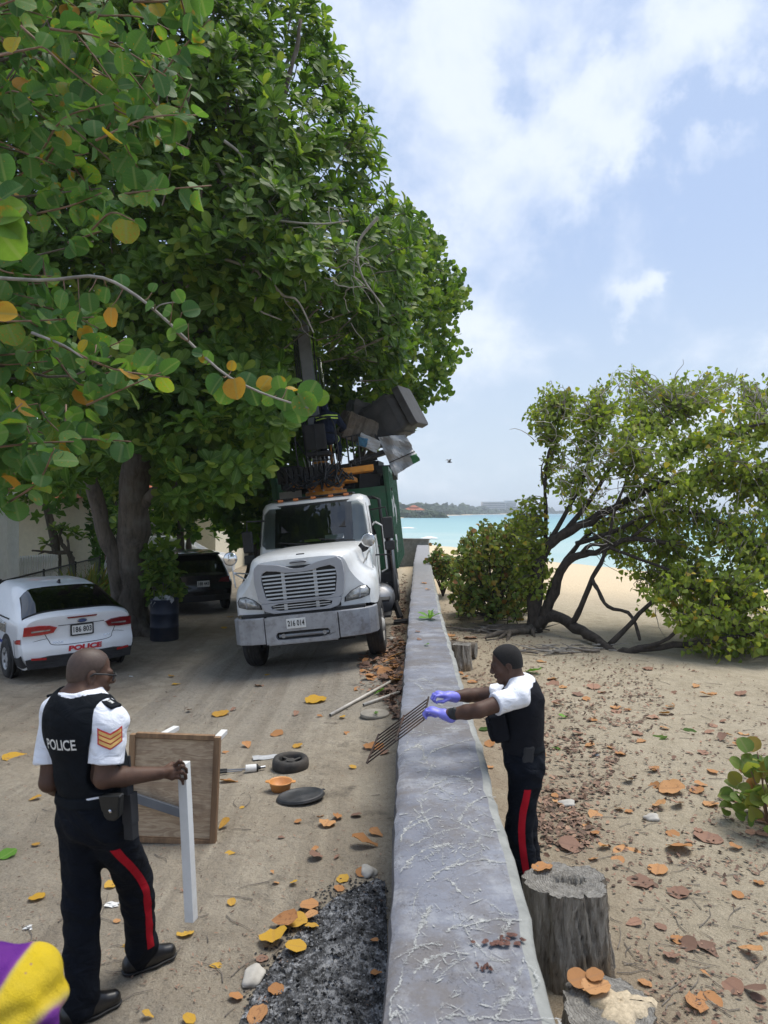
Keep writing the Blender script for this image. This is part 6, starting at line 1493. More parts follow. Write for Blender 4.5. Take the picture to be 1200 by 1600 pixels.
def make_car(name, label, cat, stations, paint, capz, loc, rotz, tilt=0, wheels=((.95, .32), (3.6, .32)), rim='rim', track=.79):
    """car with its rear at local y = 0 and nose towards +Y"""
    t = thing(name, label, cat, loc, (0, tilt, rotz))
    W = .88
    def capy(x, z): return .15 * (np.abs(x) / W) ** 2.6 + capz(z)
    def swp(y, x, z): return capy(x, z) * np.clip((.75 - y) / .75, 0, 1)
    nv = 40; g = half_loft(stations, 90, nv, swp)
    mb = MB(); mb.grid(g)
    rows = []
    for j in range(nv):
        a = g[0][nv - 1 + j]; xs = np.linspace(-1, 1, 25) * a[0]; rows.append(np.column_stack([xs, stations[0][0] + capy(xs, np.full(25, a[2])), np.full(25, a[2])]))
    mb.grid(np.array(rows)); mb.add(g[-1], [tuple(range(len(g[-1])))]); mb.add([g[0][0], g[0][-1], g[-1][-1], g[-1][0]], [(0, 1, 2, 3)])
    body = mb.build('body', M[paint], t, smooth=True)
    def on_cap(name, poly, off, mat, par=body, thick=.01):
        """flat piece following the rear face"""
        bm = bmesh.new(); vs = [bm.verts.new((x, 0, z)) for x, z in poly]; f = bm.faces.new(vs); bmesh.ops.triangulate(bm, faces=[f])
        bmesh.ops.subdivide_edges(bm, edges=bm.edges[:], cuts=3, use_grid_fill=True); bmesh.ops.triangulate(bm, faces=bm.faces[:])
        me = bpy.data.meshes.new(name)
        for v in bm.verts: v.co.y = stations[0][0] + float(capy(v.co.x, v.co.z)) - off
        bmesh.ops.recalc_face_normals(bm, faces=bm.faces); bm.to_mesh(me); bm.free()
        o = link(name, me, M[mat], par); m = o.modifiers.new('s', 'SOLIDIFY'); m.thickness = thick; m.offset = 0
        return o
    def cap_text(txt, c, size, mat, bold=.0, shear=0, name='lettering', wscale=1., off=.010):
        vs, fs = text_mesh(txt, size, bold, 0, shear)
        MB().add([(c[0] + a[0] * wscale, stations[0][0] + float(capy(c[0] + a[0] * wscale, c[1] + a[1])) - off, c[1] + a[1]) for a in vs], fs).build(name, M[mat], body, fix=False)
    nU = len(stations) - 1
    def uy(y): return np.interp(y, [s[0] for s in stations], np.linspace(0, 1, nU + 1))
    for y, r in wheels:
        for s in (-1, 1):
            mb = MB(); mb.lathe([(r + .055, -.012), (r + .06, .012), (r - .02, .014)], 32, axis='x', caps=False); mb.add([], [])
            mb.lathe([(r + .05, -.03), (.01, -.03)], 32, axis='x', caps=False); mb.build('wheel_arch', M['black'], body, loc=(s * (track + .105), y, r + .02)).scale = (s, 1, 1)
            wheel(t, (s * (track + .055), y, r), r, .21, s, M[rim])
    return t, body, g, on_cap, cap_text, uy, capy

def police_car():
    bt = [(.90, .72), (.895, .42), (.83, .22)]
    st = [(0.0, [(0, 1.05), (.42, 1.045), (.68, 1.01), (.80, .92), (.86, .72), (.855, .45), (.76, .28)]),
          (.10, [(0, 1.085), (.42, 1.08), (.71, 1.035), (.84, .94), (.90, .73), (.89, .42), (.81, .23)]),
          (.24, [(0, 1.125), (.45, 1.115), (.71, 1.06), (.86, .96)] + bt), (.58, [(0, 1.29), (.41, 1.28), (.65, 1.21), (.86, .97)] + bt),
          (1.0, [(0, 1.43), (.39, 1.42), (.61, 1.355), (.86, .97)] + bt), (1.6, [(0, 1.49), (.39, 1.48), (.605, 1.415), (.86, .97)] + bt),
          (2.5, [(0, 1.475), (.38, 1.465), (.60, 1.40), (.86, .96)] + bt), (3.0, [(0, 1.34), (.4, 1.33), (.62, 1.26), (.86, .95)] + bt),
          (3.5, [(0, 1.05), (.45, 1.04), (.72, 1.0), (.85, .90)] + bt), (4.1, [(0, .93), (.45, .91), (.68, .86), (.80, .76), (.87, .6), (.87, .4), (.8, .24)]), (4.42, [(0, .72), (.4, .71), (.55, .68), (.66, .6), (.7, .5), (.7, .4), (.66, .28)])]
    capz = lambda z: .05 * sm(.52, .70, z) - .035 * sm(.80, 1.04, z) + .02 * sm(.45, .3, z)
    t, body, g, cap, ctext, uy, capy = make_car('police_car', 'white police saloon with red POLICE lettering parked facing away', 'car', st, 'car_white', capz, (-4.86, 11.5, gzf(-4.86, 11.5) + .0), R(41), R(-1.2), ((.93, .325), (3.58, .325)))
    def glass(y0, y1, v0, v1, nm, mat, off, par=body): return MB().grid(gpatch(g, lambda T, S: uy(y0) + (uy(y1) - uy(y0)) * T, lambda T, S: v0(T) + (v1(T) - v0(T)) * S, off)).build(nm, M[mat], par, smooth=True, fix=False)
    # rear window: dark seal, then glass
    vw = lambda T: .215 - .035 * T
    glass(.21, 1.02, lambda T: .5 - vw(T) - .008, lambda T: .5 + vw(T) + .008, 'window_seal', 'black', .004)
    rw = glass(.25, .99, lambda T: .5 - vw(T), lambda T: .5 + vw(T), 'rear_window', 'glass_dark', .012)
    for sd in (-1, 1):
        a, b = (.5 + sd * .262, .5 + sd * .328)
        glass(.98, 1.62, lambda T: a + sd * .012 * (1 - T), lambda T: b + 0 * T, 'side_window', 'glass_dark', .008); glass(1.70, 2.72, lambda T: a + 0 * T, lambda T: b + 0 * T, 'side_window', 'glass_dark', .008)
        c, d = .5 + sd * .368, .5 + sd * .382
        glass(.95, 3.6, lambda T: c + 0 * T, lambda T: d + 0 * T, 'blue_stripe', 'blue_stripe', .006)
        glass(.02, .30, lambda T: .5 + sd * (.335 + .01 * T), lambda T: .5 + sd * (.358 + .0 * T), 'tail_light_side', 'red_lens', .010)
        MB().tube(gpatch(g, lambda T, S: uy(.9 + 2.2 * T), lambda T, S: .5 + sd * .252 + 0 * T, .006, 14, 2)[:, 0], .012, 5).build('roof_trim', M['black'], body)
    for sd in (-1, 1):
        lo, hi = .785, .915
        poly = [(sd * .38, .875), (sd * .43, lo + .01), (sd * .60, lo - .012), (sd * .845, lo - .02), (sd * .835, hi - .01), (sd * .64, hi + .005), (sd * .48, hi - .005)]
        tl = cap('tail_light', poly if sd > 0 else poly[::-1], .012, 'red_lens' if sd < 0 else 'red_dark', thick=.03)
        cap('light_bar', [(sd * .48, .835), (sd * .48, .85), (sd * .74, .84), (sd * .74, .815)] if sd > 0 else [(sd * .48, .85), (sd * .48, .835), (sd * .74, .815), (sd * .74, .84)], .03, 'clear_lens', tl)
        cap('reflector', [(sd * .55, .385), (sd * .76, .395), (sd * .76, .43), (sd * .55, .42)], .03, 'red_lens')
    cap('lower_bumper', [(-.80, .25), (.80, .25), (.83, .40), (.5, .44), (-.5, .44), (-.83, .40)], .010, 'black_soft', thick=.04)
    glass(.03, .55, lambda T: .905 + .02 * T, lambda T: .985 + 0 * T, 'bumper_side', 'black_soft', .012); glass(.03, .55, lambda T: .095 - .02 * T, lambda T: .015 + 0 * T, 'bumper_side', 'black_soft', .012)
    cap('brake_light', [(-.22, .998), (.22, .998), (.235, 1.022), (-.235, 1.022)], .016, 'red_dark', thick=.02)
    o = MB().lathe([(.05, .0), (.055, -.006), (.045, -.014)], 24, axis='y').build('badge', M['badge_blue'], body, loc=(0, float(capy(0, .945)) - .004, .945)); o.scale = (1.25, 1, .52)
    r = MB(); r.lathe([(.05, -.004), (.062, -.010), (.05, -.016)], 24, axis='y', caps=False); r.build('badge_rim', M['chrome'], o, smooth=True)
    plate(body, (0, float(capy(0, .80)) - .02, .80), '186 803', .33, .155)
    mb = MB()
    pts = [(-.56, .80), (-.50, .68), (-.42, .60), (0, .585), (.42, .60), (.50, .68), (.56, .80)]; q = spline(pts, 40)
    mb.tube([(x, float(capy(x, z)) - .001, z) for x, z in q], .005, 5); mb.tube([(x, float(capy(x, .895)) - .002, .895) for x in np.linspace(-.36, .36, 15)], .005, 5); mb.build('boot_seam', M['black'], body)
    for sd in (-1, 1):       # shut lines
        for y0, v0, v1 in ((1.68, .26, .46), (.40, .345, .455), (2.78, .26, .46)):
            MB().tube(gpatch(g, lambda T, S: uy(y0) + 0 * T, lambda T, S: .5 + sd * (v0 + (v1 - v0) * T), .001, 14, 2)[:, 0], .0045, 5).build('shut_line', M['black'], body)
    mb = MB(); mb.tube([(x, float(capy(x, .70)) - .0005, .705 - .05 * sm(.5, .85, abs(x))) for x in np.r_[np.linspace(-.84, -.52, 8)]], .004, 5); mb.build('bumper_seam', M['black'], body); mb = MB(); mb.tube([(x, float(capy(x, .70)) - .0005, .705 - .05 * sm(.5, .85, abs(x))) for x in np.linspace(.52, .84, 8)], .004, 5); mb.build('bumper_seam', M['black'], body)
    ctext('POLICE', (.03, .515), .105, 'red_letters', .006, .1, 'police_lettering', 1.5); ctext('FOCUS', (-.37, .635), .034, 'chrome', .001, .2, 'model_lettering', 1.4); ctext('Flexifuel', (.40, .66), .03, 'chrome', .001, .2, 'model_lettering', 1.2)
    MB().prism([(0, 0), (.16, 0), (.10, .03), (.015, .075)], -.018, .018, 'yz').build('roof_aerial', M['black'], body, loc=(0, 1.15, 1.455), bevel=.005)
    # seats and headrests behind the rear glass
    for x in (-.36, .36): MB().box((x, .95, 1.22), (.24, .10, .16)).build('headrest', M['interior'], t, bevel=.03)
police_car()

SUV = [(0.0, [(0, 1.02), (.45, 1.015), (.72, 1.0), (.82, .92), (.87, .75), (.865, .5), (.78, .34)]),
       (.10, [(0, 1.16), (.45, 1.15), (.72, 1.10), (.84, .98), (.91, .78), (.90, .5), (.82, .28)]),
       (.34, [(0, 1.50), (.42, 1.48), (.64, 1.41), (.86, 1.04), (.92, .8), (.91, .5), (.84, .26)]), (.75, [(0, 1.60), (.42, 1.585), (.65, 1.52), (.87, 1.05), (.92, .8), (.91, .5), (.85, .26)]),
       (1.7, [(0, 1.63), (.42, 1.615), (.66, 1.55), (.87, 1.05), (.92, .8), (.91, .5), (.85, .26)]), (2.6, [(0, 1.58), (.42, 1.565), (.67, 1.49), (.87, 1.04), (.92, .8), (.91, .5), (.85, .26)]),
       (3.1, [(0, 1.38), (.44, 1.365), (.69, 1.29), (.87, 1.02), (.92, .8), (.91, .5), (.85, .26)]), (3.6, [(0, 1.10), (.48, 1.09), (.74, 1.05), (.87, .95), (.91, .75), (.9, .5), (.84, .26)]), (4.2, [(0, .98), (.48, .96), (.7, .91), (.82, .8), (.87, .65), (.87, .45), (.8, .3)]), (4.5, [(0, .74), (.4, .73), (.55, .7), (.66, .62), (.7, .5), (.7, .42), (.66, .34)])]
def suv(name, label, paint, loc, rotz, txt):
    t, body, g, cap, ctext, uy, capy = make_car(name, label, 'car', SUV, paint, lambda z: .04 * sm(.6, .8, z), loc, rotz, R(-1.5), ((.95, .36), (3.65, .36)), 'rim', .80)
    def glass(y0, y1, v0, v1, nm, mat, off): return MB().grid(gpatch(g, lambda T, S: uy(y0) + (uy(y1) - uy(y0)) * T, lambda T, S: v0(T) + (v1(T) - v0(T)) * S, off)).build(nm, M[mat], body, smooth=True, fix=False)
    glass(.06, .40, lambda T: .30 + .01 * T, lambda T: .70 - .01 * T, 'rear_window', 'glass_dark', .01)
    for sd in (-1, 1):
        for y0, y1 in ((.62, 1.2), (1.28, 2.1), (2.18, 3.0)): glass(y0, y1, lambda T: .5 + sd * .245 + 0 * T, lambda T: .5 + sd * .322 + 0 * T, 'side_window', 'glass_dark', .008)
        glass(.02, .30, lambda T: .5 + sd * .315, lambda T: .5 + sd * .355, 'tail_light_side', 'red_dark', .012)
        cap('tail_light', [(sd * .52, .84), (sd * .82, .80), (sd * .82, .96), (sd * .60, .93)][::sd], .012, 'red_dark', thick=.03)
        MB().box((sd * 1.02, 2.75, 1.1), (.2, .1, .14)).build('door_mirror', M[paint], body, bevel=.03)
    cap('lower_bumper', [(-.80, .34), (.80, .34), (.84, .50), (-.84, .50)], .010, 'black_soft', thick=.04)
    MB().box((0, .9, 1.60), (1.2, .3, .05)).build('roof_spoiler', M[paint], body, bevel=.015, loc=(0, -.55, -.03))
    if txt: plate(body, (.12, float(capy(.12, .80)) - .02, .80), txt, .32, .155, rim=False)
    return t
c = P(312, 800, 18.6); suv('parked_car', 'black hatchback car parked under the trees behind the drum', 'car_black', (c[0], 18.6, gzf(c[0], 18.6)), R(24), '188 443')
c = P(352, 800, 25.5); suv('parked_car', 'white car parked side-on beyond the black hatchback', 'white_far_car', (c[0] - 4.3, 25.6, gzf(c[0], 25.5) + .2), R(-82), None)
# ------------------------------------------------------------------ people: smooth implicit bodies turned into one mesh each
class Sdf:
    def __init__(s, lo, hi, h):
        s.h = h; s.lo = np.asarray(lo, float); s.n = np.ceil((np.asarray(hi, float) - s.lo) / h).astype(int) + 1
        s.f = np.full(tuple(s.n), 1.0, np.float32)
    def sub(s, lo, hi):
        a = np.clip(np.floor((np.asarray(lo) - s.lo) / s.h).astype(int), 0, s.n - 1); b = np.clip(np.ceil((np.asarray(hi) - s.lo) / s.h).astype(int) + 1, 1, s.n)
        sl = tuple(slice(i, max(j, i + 1)) for i, j in zip(a, b))
        g = [s.lo[i] + s.h * np.arange(sl[i].start, sl[i].stop) for i in range(3)]
        return sl, g[0][:, None, None], g[1][None, :, None], g[2][None, None, :]
    def put(s, sl, d, k, op):
        a = s.f[sl]
        if op == 'add':
            if k > 0:
                h = np.clip(.5 + .5 * (a - d) / k, 0, 1); s.f[sl] = a * (1 - h) + d * h - k * h * (1 - h)
            else: s.f[sl] = np.minimum(a, d)
        else: s.f[sl] = np.maximum(a, -d)
    def cap(s, a, b, r1, r2, k=.02, op='add', sq=None):
        """tapered capsule; sq = (axis, factor) squashes it along an axis"""
        a = np.asarray(a, float); b = np.asarray(b, float); m = max(r1, r2) * (max(1, sq[1]) if sq else 1) + k + 3 * s.h
        sl, X, Y, Z = s.sub(np.minimum(a, b) - m, np.maximum(a, b) + m)
        ab = b - a; L2 = ab @ ab + 1e-12
        px, py, pz = X - a[0], Y - a[1], Z - a[2]
        t = np.clip((px * ab[0] + py * ab[1] + pz * ab[2]) / L2, 0, 1)
        dx, dy, dz = px - t * ab[0], py - t * ab[1], pz - t * ab[2]
        if sq:
            n = nrm(sq[0]); q = (dx * n[0] + dy * n[1] + dz * n[2]) * (1 / sq[1] - 1); dx = dx + n[0] * q; dy = dy + n[1] * q; dz = dz + n[2] * q
        s.put(sl, np.sqrt(dx * dx + dy * dy + dz * dz) - (r1 + t * (r2 - r1)), k, op)
    def ell(s, c, r, Rm=None, k=.02, op='add'):
        c = np.asarray(c, float); r = np.asarray(r, float); m = r.max() + k + 3 * s.h
        sl, X, Y, Z = s.sub(c - m, c + m); Rm = np.eye(3) if Rm is None else np.asarray(Rm)   # columns = local axes
        px, py, pz = X - c[0], Y - c[1], Z - c[2]
        q = [px * Rm[0, i] + py * Rm[1, i] + pz * Rm[2, i] for i in range(3)]
        k0 = np.sqrt(sum((q[i] / r[i]) ** 2 for i in range(3))); k1 = np.sqrt(sum((q[i] / r[i] ** 2) ** 2 for i in range(3))) + 1e-9
        s.put(sl, k0 * (k0 - 1) / k1, k, op)
    def plane(s, p, n):
        """keep only the side against n"""
        n = nrm(n); X, Y, Z = [s.lo[i] + s.h * np.arange(s.n[i]) for i in range(3)]
        d = (X[:, None, None] - p[0]) * n[0] + (Y[None, :, None] - p[1]) * n[1] + (Z[None, None, :] - p[2]) * n[2]
        s.f = np.maximum(s.f, d.astype(np.float32))
    def mesh(s):
        f = s.f; ins = f < 0
        c = np.zeros(tuple(s.n - 1), np.int8)
        cor = [(i, j, k) for i in (0, 1) for j in (0, 1) for k in (0, 1)]; n = s.n
        for i, j, k in cor: c += ins[i:n[0] - 1 + i, j:n[1] - 1 + j, k:n[2] - 1 + k]
        act = np.argwhere((c > 0) & (c < 8)); idx = np.full(c.shape, -1, np.int32); idx[tuple(act.T)] = np.arange(len(act))
        S = np.zeros((len(act), 3)); W = np.zeros(len(act))
        for a in cor:
            for ax in range(3):
                if a[ax]: continue
                b = list(a); b[ax] = 1
                f0 = f[tuple((act + a).T)]; f1 = f[tuple((act + b).T)]; m = (f0 < 0) != (f1 < 0)
                t = np.where(m, f0 / (f0 - f1 + 1e-12), 0); p = np.repeat(np.array(a, float)[None], len(act), 0); p[:, ax] = t
                S += p * m[:, None]; W += m
        V_ = (act + S / W[:, None]) * s.h + s.lo
        Q = []
        for ax in range(3):
            u, v = [(1, 2), (2, 0), (0, 1)][ax]
            sl0 = [slice(None)] * 3; sl1 = [slice(None)] * 3; sl0[ax] = slice(0, -1); sl1[ax] = slice(1, None)
            a = ins[tuple(sl0)]; b = ins[tuple(sl1)]
            e = np.argwhere(a != b); ok = (e[:, u] > 0) & (e[:, v] > 0) & (e[:, u] < n[u] - 1) & (e[:, v] < n[v] - 1); e = e[ok]
            o = a[tuple(e.T)]
            def cell(du, dv): q = e.copy(); q[:, u] += du; q[:, v] += dv; return idx[tuple(q.T)]
            q = np.stack([cell(-1, -1), cell(0, -1), cell(0, 0), cell(-1, 0)], 1); q[~o] = q[~o][:, ::-1]; Q.append(q)
        return V_, np.concatenate(Q)
    def build(s, name, mat, parent, base, fold=0., smooth_it=1, luv=None, wave=None):
        v, q = s.mesh()
        q = q[(q >= 0).all(1)]
        for _ in range(smooth_it):
            acc = np.zeros_like(v); w = np.zeros(len(v))
            for i in range(4):
                j = (i + 1) % 4
                for a_, b_ in ((q[:, i], q[:, j]), (q[:, j], q[:, i])):
                    w += np.bincount(a_, minlength=len(v))
                    for c_ in range(3): acc[:, c_] += np.bincount(a_, v[b_, c_], minlength=len(v))
            v = v * .45 + .55 * acc / np.maximum(w, 1)[:, None]
        if fold:
            fn = np.zeros_like(v); a = np.cross(v[q[:, 1]] - v[q[:, 0]], v[q[:, 2]] - v[q[:, 0]])
            for i in range(4):
                for c_ in range(3): fn[:, c_] += np.bincount(q[:, i], a[:, c_], minlength=len(v))
            fn /= np.linalg.norm(fn, axis=1)[:, None] + 1e-12
            x, y, z = v.T
            w = np.sin(z * 26 + 4 * np.sin(x * 17 + z * 7 + y * 5) + y * 14) * .6 + np.sin(z * 49 + x * 33 - y * 21 + 3 * np.sin(z * 13 + x * 9)) * .35 + np.sin((x + y) * 34 + z * 11 + 2 * np.sin(z * 21)) * .4
            if wave is not None: w = wave(v)
            v = v + fn * (w * fold)[:, None]
        me = np_mesh(name, v - np.asarray(base), q, None, None if luv is None else luv(v))
        return link(name, me, mat, parent), v, q

def bvh(v, q): return BVHTree.FromPolygons([tuple(p) for p in v], [tuple(int(i) for i in f) for f in q])
def stamp(tree, pts2, faces, o, ex, ez, dr, off, base, name, mat, parent):
    """lay a flat design (x, z pairs) on a surface by casting along dr"""
    out = []
    for a, b in pts2:
        p = o + ex * a + ez * b - dr * .5; h = tree.ray_cast(Vector(p), Vector(dr)); loc = np.array(h[0]) if h[0] is not None else o + ex * a + ez * b
        out.append(loc - dr * off - base)
    return MB().add(out, faces).build(name, mat, parent, fix=False)
def ribbon_on(tree, path, out_dir, w_dir, w, off, base, name, mat, parent, m=4):
    """band sewn on cloth: for each path point cast from outside towards the limb"""
    rows = []
    for p in path:
        r = []
        for k in range(m + 1):
            q = p + w_dir * w * (k / m - .5); h = tree.ray_cast(Vector(q + out_dir * .4), Vector(-out_dir)); loc = np.array(h[0]) if h[0] is not None else q
            r.append(loc + out_dir * off - base)
        rows.append(r)
    return MB().grid(np.array(rows)).build(name, mat, parent, fix=False, smooth=True)

def head_prims(s, c, F, U, sc_=1., hair=None):
    """head with face; F forward, U up"""
    F = nrm(F); U = nrm(np.asarray(U) - F * (F @ np.asarray(U))); X = np.cross(F, U); Rm = np.stack([X, F, U], 1)
    T = lambda x, y, z: c + sc_ * (X * x + F * y + U * z)
    e = lambda p, r, k=.02, op='add': s.ell(T(*p), np.array(r) * sc_, Rm, k, op)
    cp = lambda a, b, r1, r2, k=.015, op='add': s.cap(T(*a), T(*b), r1 * sc_, r2 * sc_, k, op)
    if hair is not None:
        e((0, -.014, .042), (.078 + hair, .098 + hair, .083 + hair)); e((0, -.05, -.01), (.066 + hair, .055 + hair, .07 + hair), .03)
        return T, X, F, U
    e((0, -.014, .042), (.077, .097, .083)); e((0, .030, -.035), (.060, .066, .082), .03); e((0, -.045, -.02), (.064, .05, .06), .03)
    for q in (-1, 1):
        cp((q * .052, .0, -.055), (q * .016, .072, -.100), .024, .019, .02); e((q * .040, .066, -.018), (.026, .022, .026)); cp((q * .012, .092, .022), (q * .046, .078, .024), .011, .010)
        e((q * .078, -.006, -.008), (.011, .022, .034), .006); e((q * .084, .000, -.006), (.006, .011, .018), .002, 'sub'); e((q * .033, .100, .004), (.018, .014, .011), .004, 'sub'); e((q * .033, .082, .002), (.014, .013, .012), .004)
        e((q * .013, .104, -.030), (.010, .011, .008), .006)
    cp((0, .094, .016), (0, .114, -.022), .008, .014, .012); e((0, .076, -.102), (.024, .020, .018), .02)
    e((0, .098, -.055), (.026, .012, .007), .004); e((0, .096, -.068), (.023, .012, .008), .004)
    return T, X, F, U

def finger(s, pts, r=.0088, k=.004):
    for i in range(len(pts) - 1): s.cap(pts[i], pts[i + 1], r * (1 - .08 * i), r * (1 - .08 * (i + 1)), k)

def make_person(name, label, base, J, skin_, mats_, grow=1., h=.0062, hands=None, hair=None, head_sc=.95, slv=1., slen=.80):
    """J: joints in world space. Returns dict with root and pieces"""
    t = thing(name, label, 'person', tuple(base)); base = np.asarray(base, float)
    f = nrm(J['fwd']); up = nrm(J['chest'] - J['pelvis']); rt = nrm(np.cross(f, up)); f = nrm(np.cross(up, rt)); Rt = np.stack([rt, f, up], 1)
    allp = np.array([v for k, v in J.items() if k not in ('fwd', 'hf', 'hu', 'toeL', 'toeR', 'flL', 'flR')])
    lo, hi = allp.min(0) - .22, allp.max(0) + .22
    pv, ch = J['pelvis'], J['chest']; ab = pv * .5 + ch * .5
    def torso(s, g=0., k=.04):
        s.ell(ch + up * .02, (.165 * grow + g, .108 * grow + g, .19 + g), Rt, k); s.ell(ab + f * .012, (.148 * grow + g, .112 * grow + g, .17 + g), Rt, k); s.ell(pv - up * .02, (.165 * grow + g, .118 * grow + g, .12 + g), Rt, k)
    def arms(s, g=0., upto=2):
        for q in 'LR':
            s.cap(ch + up * .12 + (J['s' + q] - ch) * .25, J['s' + q], .075 + g, .066 + g, .03); s.cap(J['s' + q], J['e' + q], .058 + g, .045 + g, .02)
            if upto > 1: s.cap(J['e' + q], J['e' + q] * .65 + J['w' + q] * .35, .045 + g, .044 + g, .015); s.cap(J['e' + q] * .65 + J['w' + q] * .35, J['w' + q], .044 + g, .030 + g, .015, sq=None)
    def legs(s, g0=0., g1=0., k=.03):
        for q in 'LR': s.cap(J['h' + q], J['k' + q], .088 + g0, .062 + g1, k); s.cap(J['k' + q], J['a' + q], .062 + g1, .042 + g1, .02)
    # skin
    s = Sdf(lo, hi, h); torso(s); arms(s); legs(s)
    head_prims(s, J['head'], J['hf'], J['hu'], head_sc)
    hb = J['head'] - nrm(J['hu']) * .07 - nrm(J['hf']) * .03; s.cap(hb, J['neck'] - up * .02, .056, .062, .025); s.cap(J['neck'] - up * .02, ch + up * .12, .06, .10, .04)
    if hands: hands(s)
    body, bv, bq = s.build('body', M[skin_], t, base, smooth_it=2)
    if hair:
        s = Sdf(J['head'] - .2, J['head'] + .2, .005); T, X, F, U = head_prims(s, J['head'], J['hf'], J['hu'], head_sc, hair)
        s.plane(T(0, .052, .07), nrm(F * .9 - U * .42)); s.plane(T(0, -.03, -.035), nrm(-U + F * .25)); s.plane(T(0, .02, .0), nrm(F * .6 - U * .6))
        s.build('hair', M[mats_['hair']], t, base, smooth_it=1)
    # shirt with short sleeves and collar
    s = Sdf(lo, hi, h); torso(s, .012)
    for q in 'LR':
        d = nrm(J['e' + q] - J['s' + q]); e = J['s' + q] + (J['e' + q] - J['s' + q]) * slen; s.cap(ch + up * .12 + (J['s' + q] - ch) * .25, J['s' + q], .088, .082 * slv, .03); s.cap(J['s' + q], e, .078 * slv, .080 * slv, .02)
    s.cap(ch + up * .13, J['neck'] + up * .012, .10, .068, .03); s.cap(J['neck'] + up * .0, J['neck'] + up * .055 + f * .006, .074, .070, .008)
    s.plane(pv - up * .03, -up)
    for q in 'LR':
        d = nrm(J['e' + q] - J['s' + q]); e = J['s' + q] + (J['e' + q] - J['s' + q]) * (slen - .06)
        # only cut beyond the sleeve end, near that arm
        sl, X, Y, Z = s.sub(e - .16, e + .16); dd = (X - e[0]) * d[0] + (Y - e[1]) * d[1] + (Z - e[2]) * d[2]; rr = np.sqrt(np.maximum((X - e[0]) ** 2 + (Y - e[1]) ** 2 + (Z - e[2]) ** 2 - dd ** 2, 0))
        s.f[sl] = np.where((rr < .105) & (dd > -.02), np.maximum(s.f[sl], dd), s.f[sl])
    s.plane(J['neck'] + up * .062, nrm(up + f * .1))
    shirt, sv, sq = s.build('shirt', M[mats_['shirt']], t, base, fold=.0036)
    # trousers
    s = Sdf(lo, hi, h); s.ell(pv - up * .01, (.170 * grow + .012, .122 * grow + .014, .135), Rt, .04); s.ell(ab * .45 + pv * .55, (.152 * grow + .010, .115 * grow + .012, .12), Rt, .04)
    for q in 'LR': s.cap(J['h' + q], J['k' + q], .102, .083, .035); kk = J['k' + q]; aa = J['a' + q]; s.cap(kk, aa + nrm(kk - aa) * .02, .083, .076, .03); s.cap(aa + nrm(kk - aa) * .05, aa - nrm(kk - aa) * .02, .076, .070, .01, sq=(np.cross(nrm(kk - aa), rt), 1.18))
    wst = pv + up * .105; s.plane(wst, up)
    for q in 'LR': pass
    tro, tv, tq = s.build('trousers', M[mats_['trousers']], t, base, fold=.0060)
    # belt
    s = Sdf(lo, hi, h); s.ell(pv + up * .02, (.172 * grow + .013, .126 * grow + .013, .22), Rt, .02); s.plane(wst + up * .012, up); s.plane(wst - up * .034, -up); s.build('belt', M['vest'], t, base)
    # shoes
    for q in 'LR':
        a, td = J['a' + q], nrm(J['toe' + q]); td = nrm(td); g0 = J.get('floor', 0.); gz_ = J['fl' + q] if 'fl' + q in J else base[2]
        hl = V(a[0], a[1], 0) - td * .055; s = Sdf(V(a[0], a[1], gz_) - V(.3, .3, .03), V(a[0], a[1], gz_) + V(.3, .3, .22), .005)
        z = lambda v, dz: V(v[0], v[1], gz_ + dz)
        s.cap(z(hl, .048), z(hl + td * .11, .052), .048, .050, .02); s.cap(z(hl + td * .11, .050), z(hl + td * .195, .040), .050, .040, .02); s.cap(z(hl + td * .05, .08), a + V(0, 0, .02), .052, .055, .04); s.plane(z(hl, .004), (0, 0, -1))
        shoe, _, _ = s.build('shoe', M['shoe'], t, base)
        s = Sdf(V(a[0], a[1], gz_) - V(.3, .3, .03), V(a[0], a[1], gz_) + V(.3, .3, .1), .005); s.cap(z(hl, .03), z(hl + td * .11, .03), .051, .053, .02); s.cap(z(hl + td * .11, .03), z(hl + td * .198, .03), .053, .044, .02); s.plane(z(hl, .002), (0, 0, -1)); s.plane(z(hl, .022), (0, 0, 1)); s.build('sole', M['black'], shoe, base)
    return dict(t=t, base=base, f=f, up=up, rt=rt, Rt=Rt, lo=lo, hi=hi, torso=torso, shirt=(shirt, bvh(sv, sq)), trousers=(tro, bvh(tv, tq)), ab=ab, ch=ch, pv=pv, wst=wst, body=(body, bvh(bv, bq)))

def vest(D, J, grow=.030, mat='vest', bottom=.10, h=.0062):
    s = Sdf(D['lo'], D['hi'], h); up, f, rt, ch = D['up'], D['f'], D['rt'], D['ch']
    D['torso'](s, grow, .05)
    for q, sg in (('L', -1), ('R', 1)):
        p = J['s' + q]; inn = ch + up * .095 + rt * sg * .135
        s.cap(ch + up * .08 + f * .09 + rt * sg * .08, inn + up * .035, .04, .035, .03); s.cap(ch + up * .08 - f * .08 + rt * sg * .08, inn + up * .035, .045, .035, .03)
    for q in 'LR':
        d = nrm(J['e' + q] - J['s' + q]); s.cap(J['s' + q] + nrm(J['s' + q] - ch) * .035 + up * .03, J['e' + q], .088, .082, 0, 'sub')
    n = J['neck']; s.cap(n - up * .03, n + up * .2, .108, .13, 0, 'sub'); s.cap(n - up * .055 + f * .08, n + up * .1 + f * .1, .07, .09, 0, 'sub')
    s.plane(D['pv'] + up * bottom, -up)
    o, v, q = s.build('vest', M[mat], D['t'], D['base'], fold=.0014)
    return o, bvh(v, q)

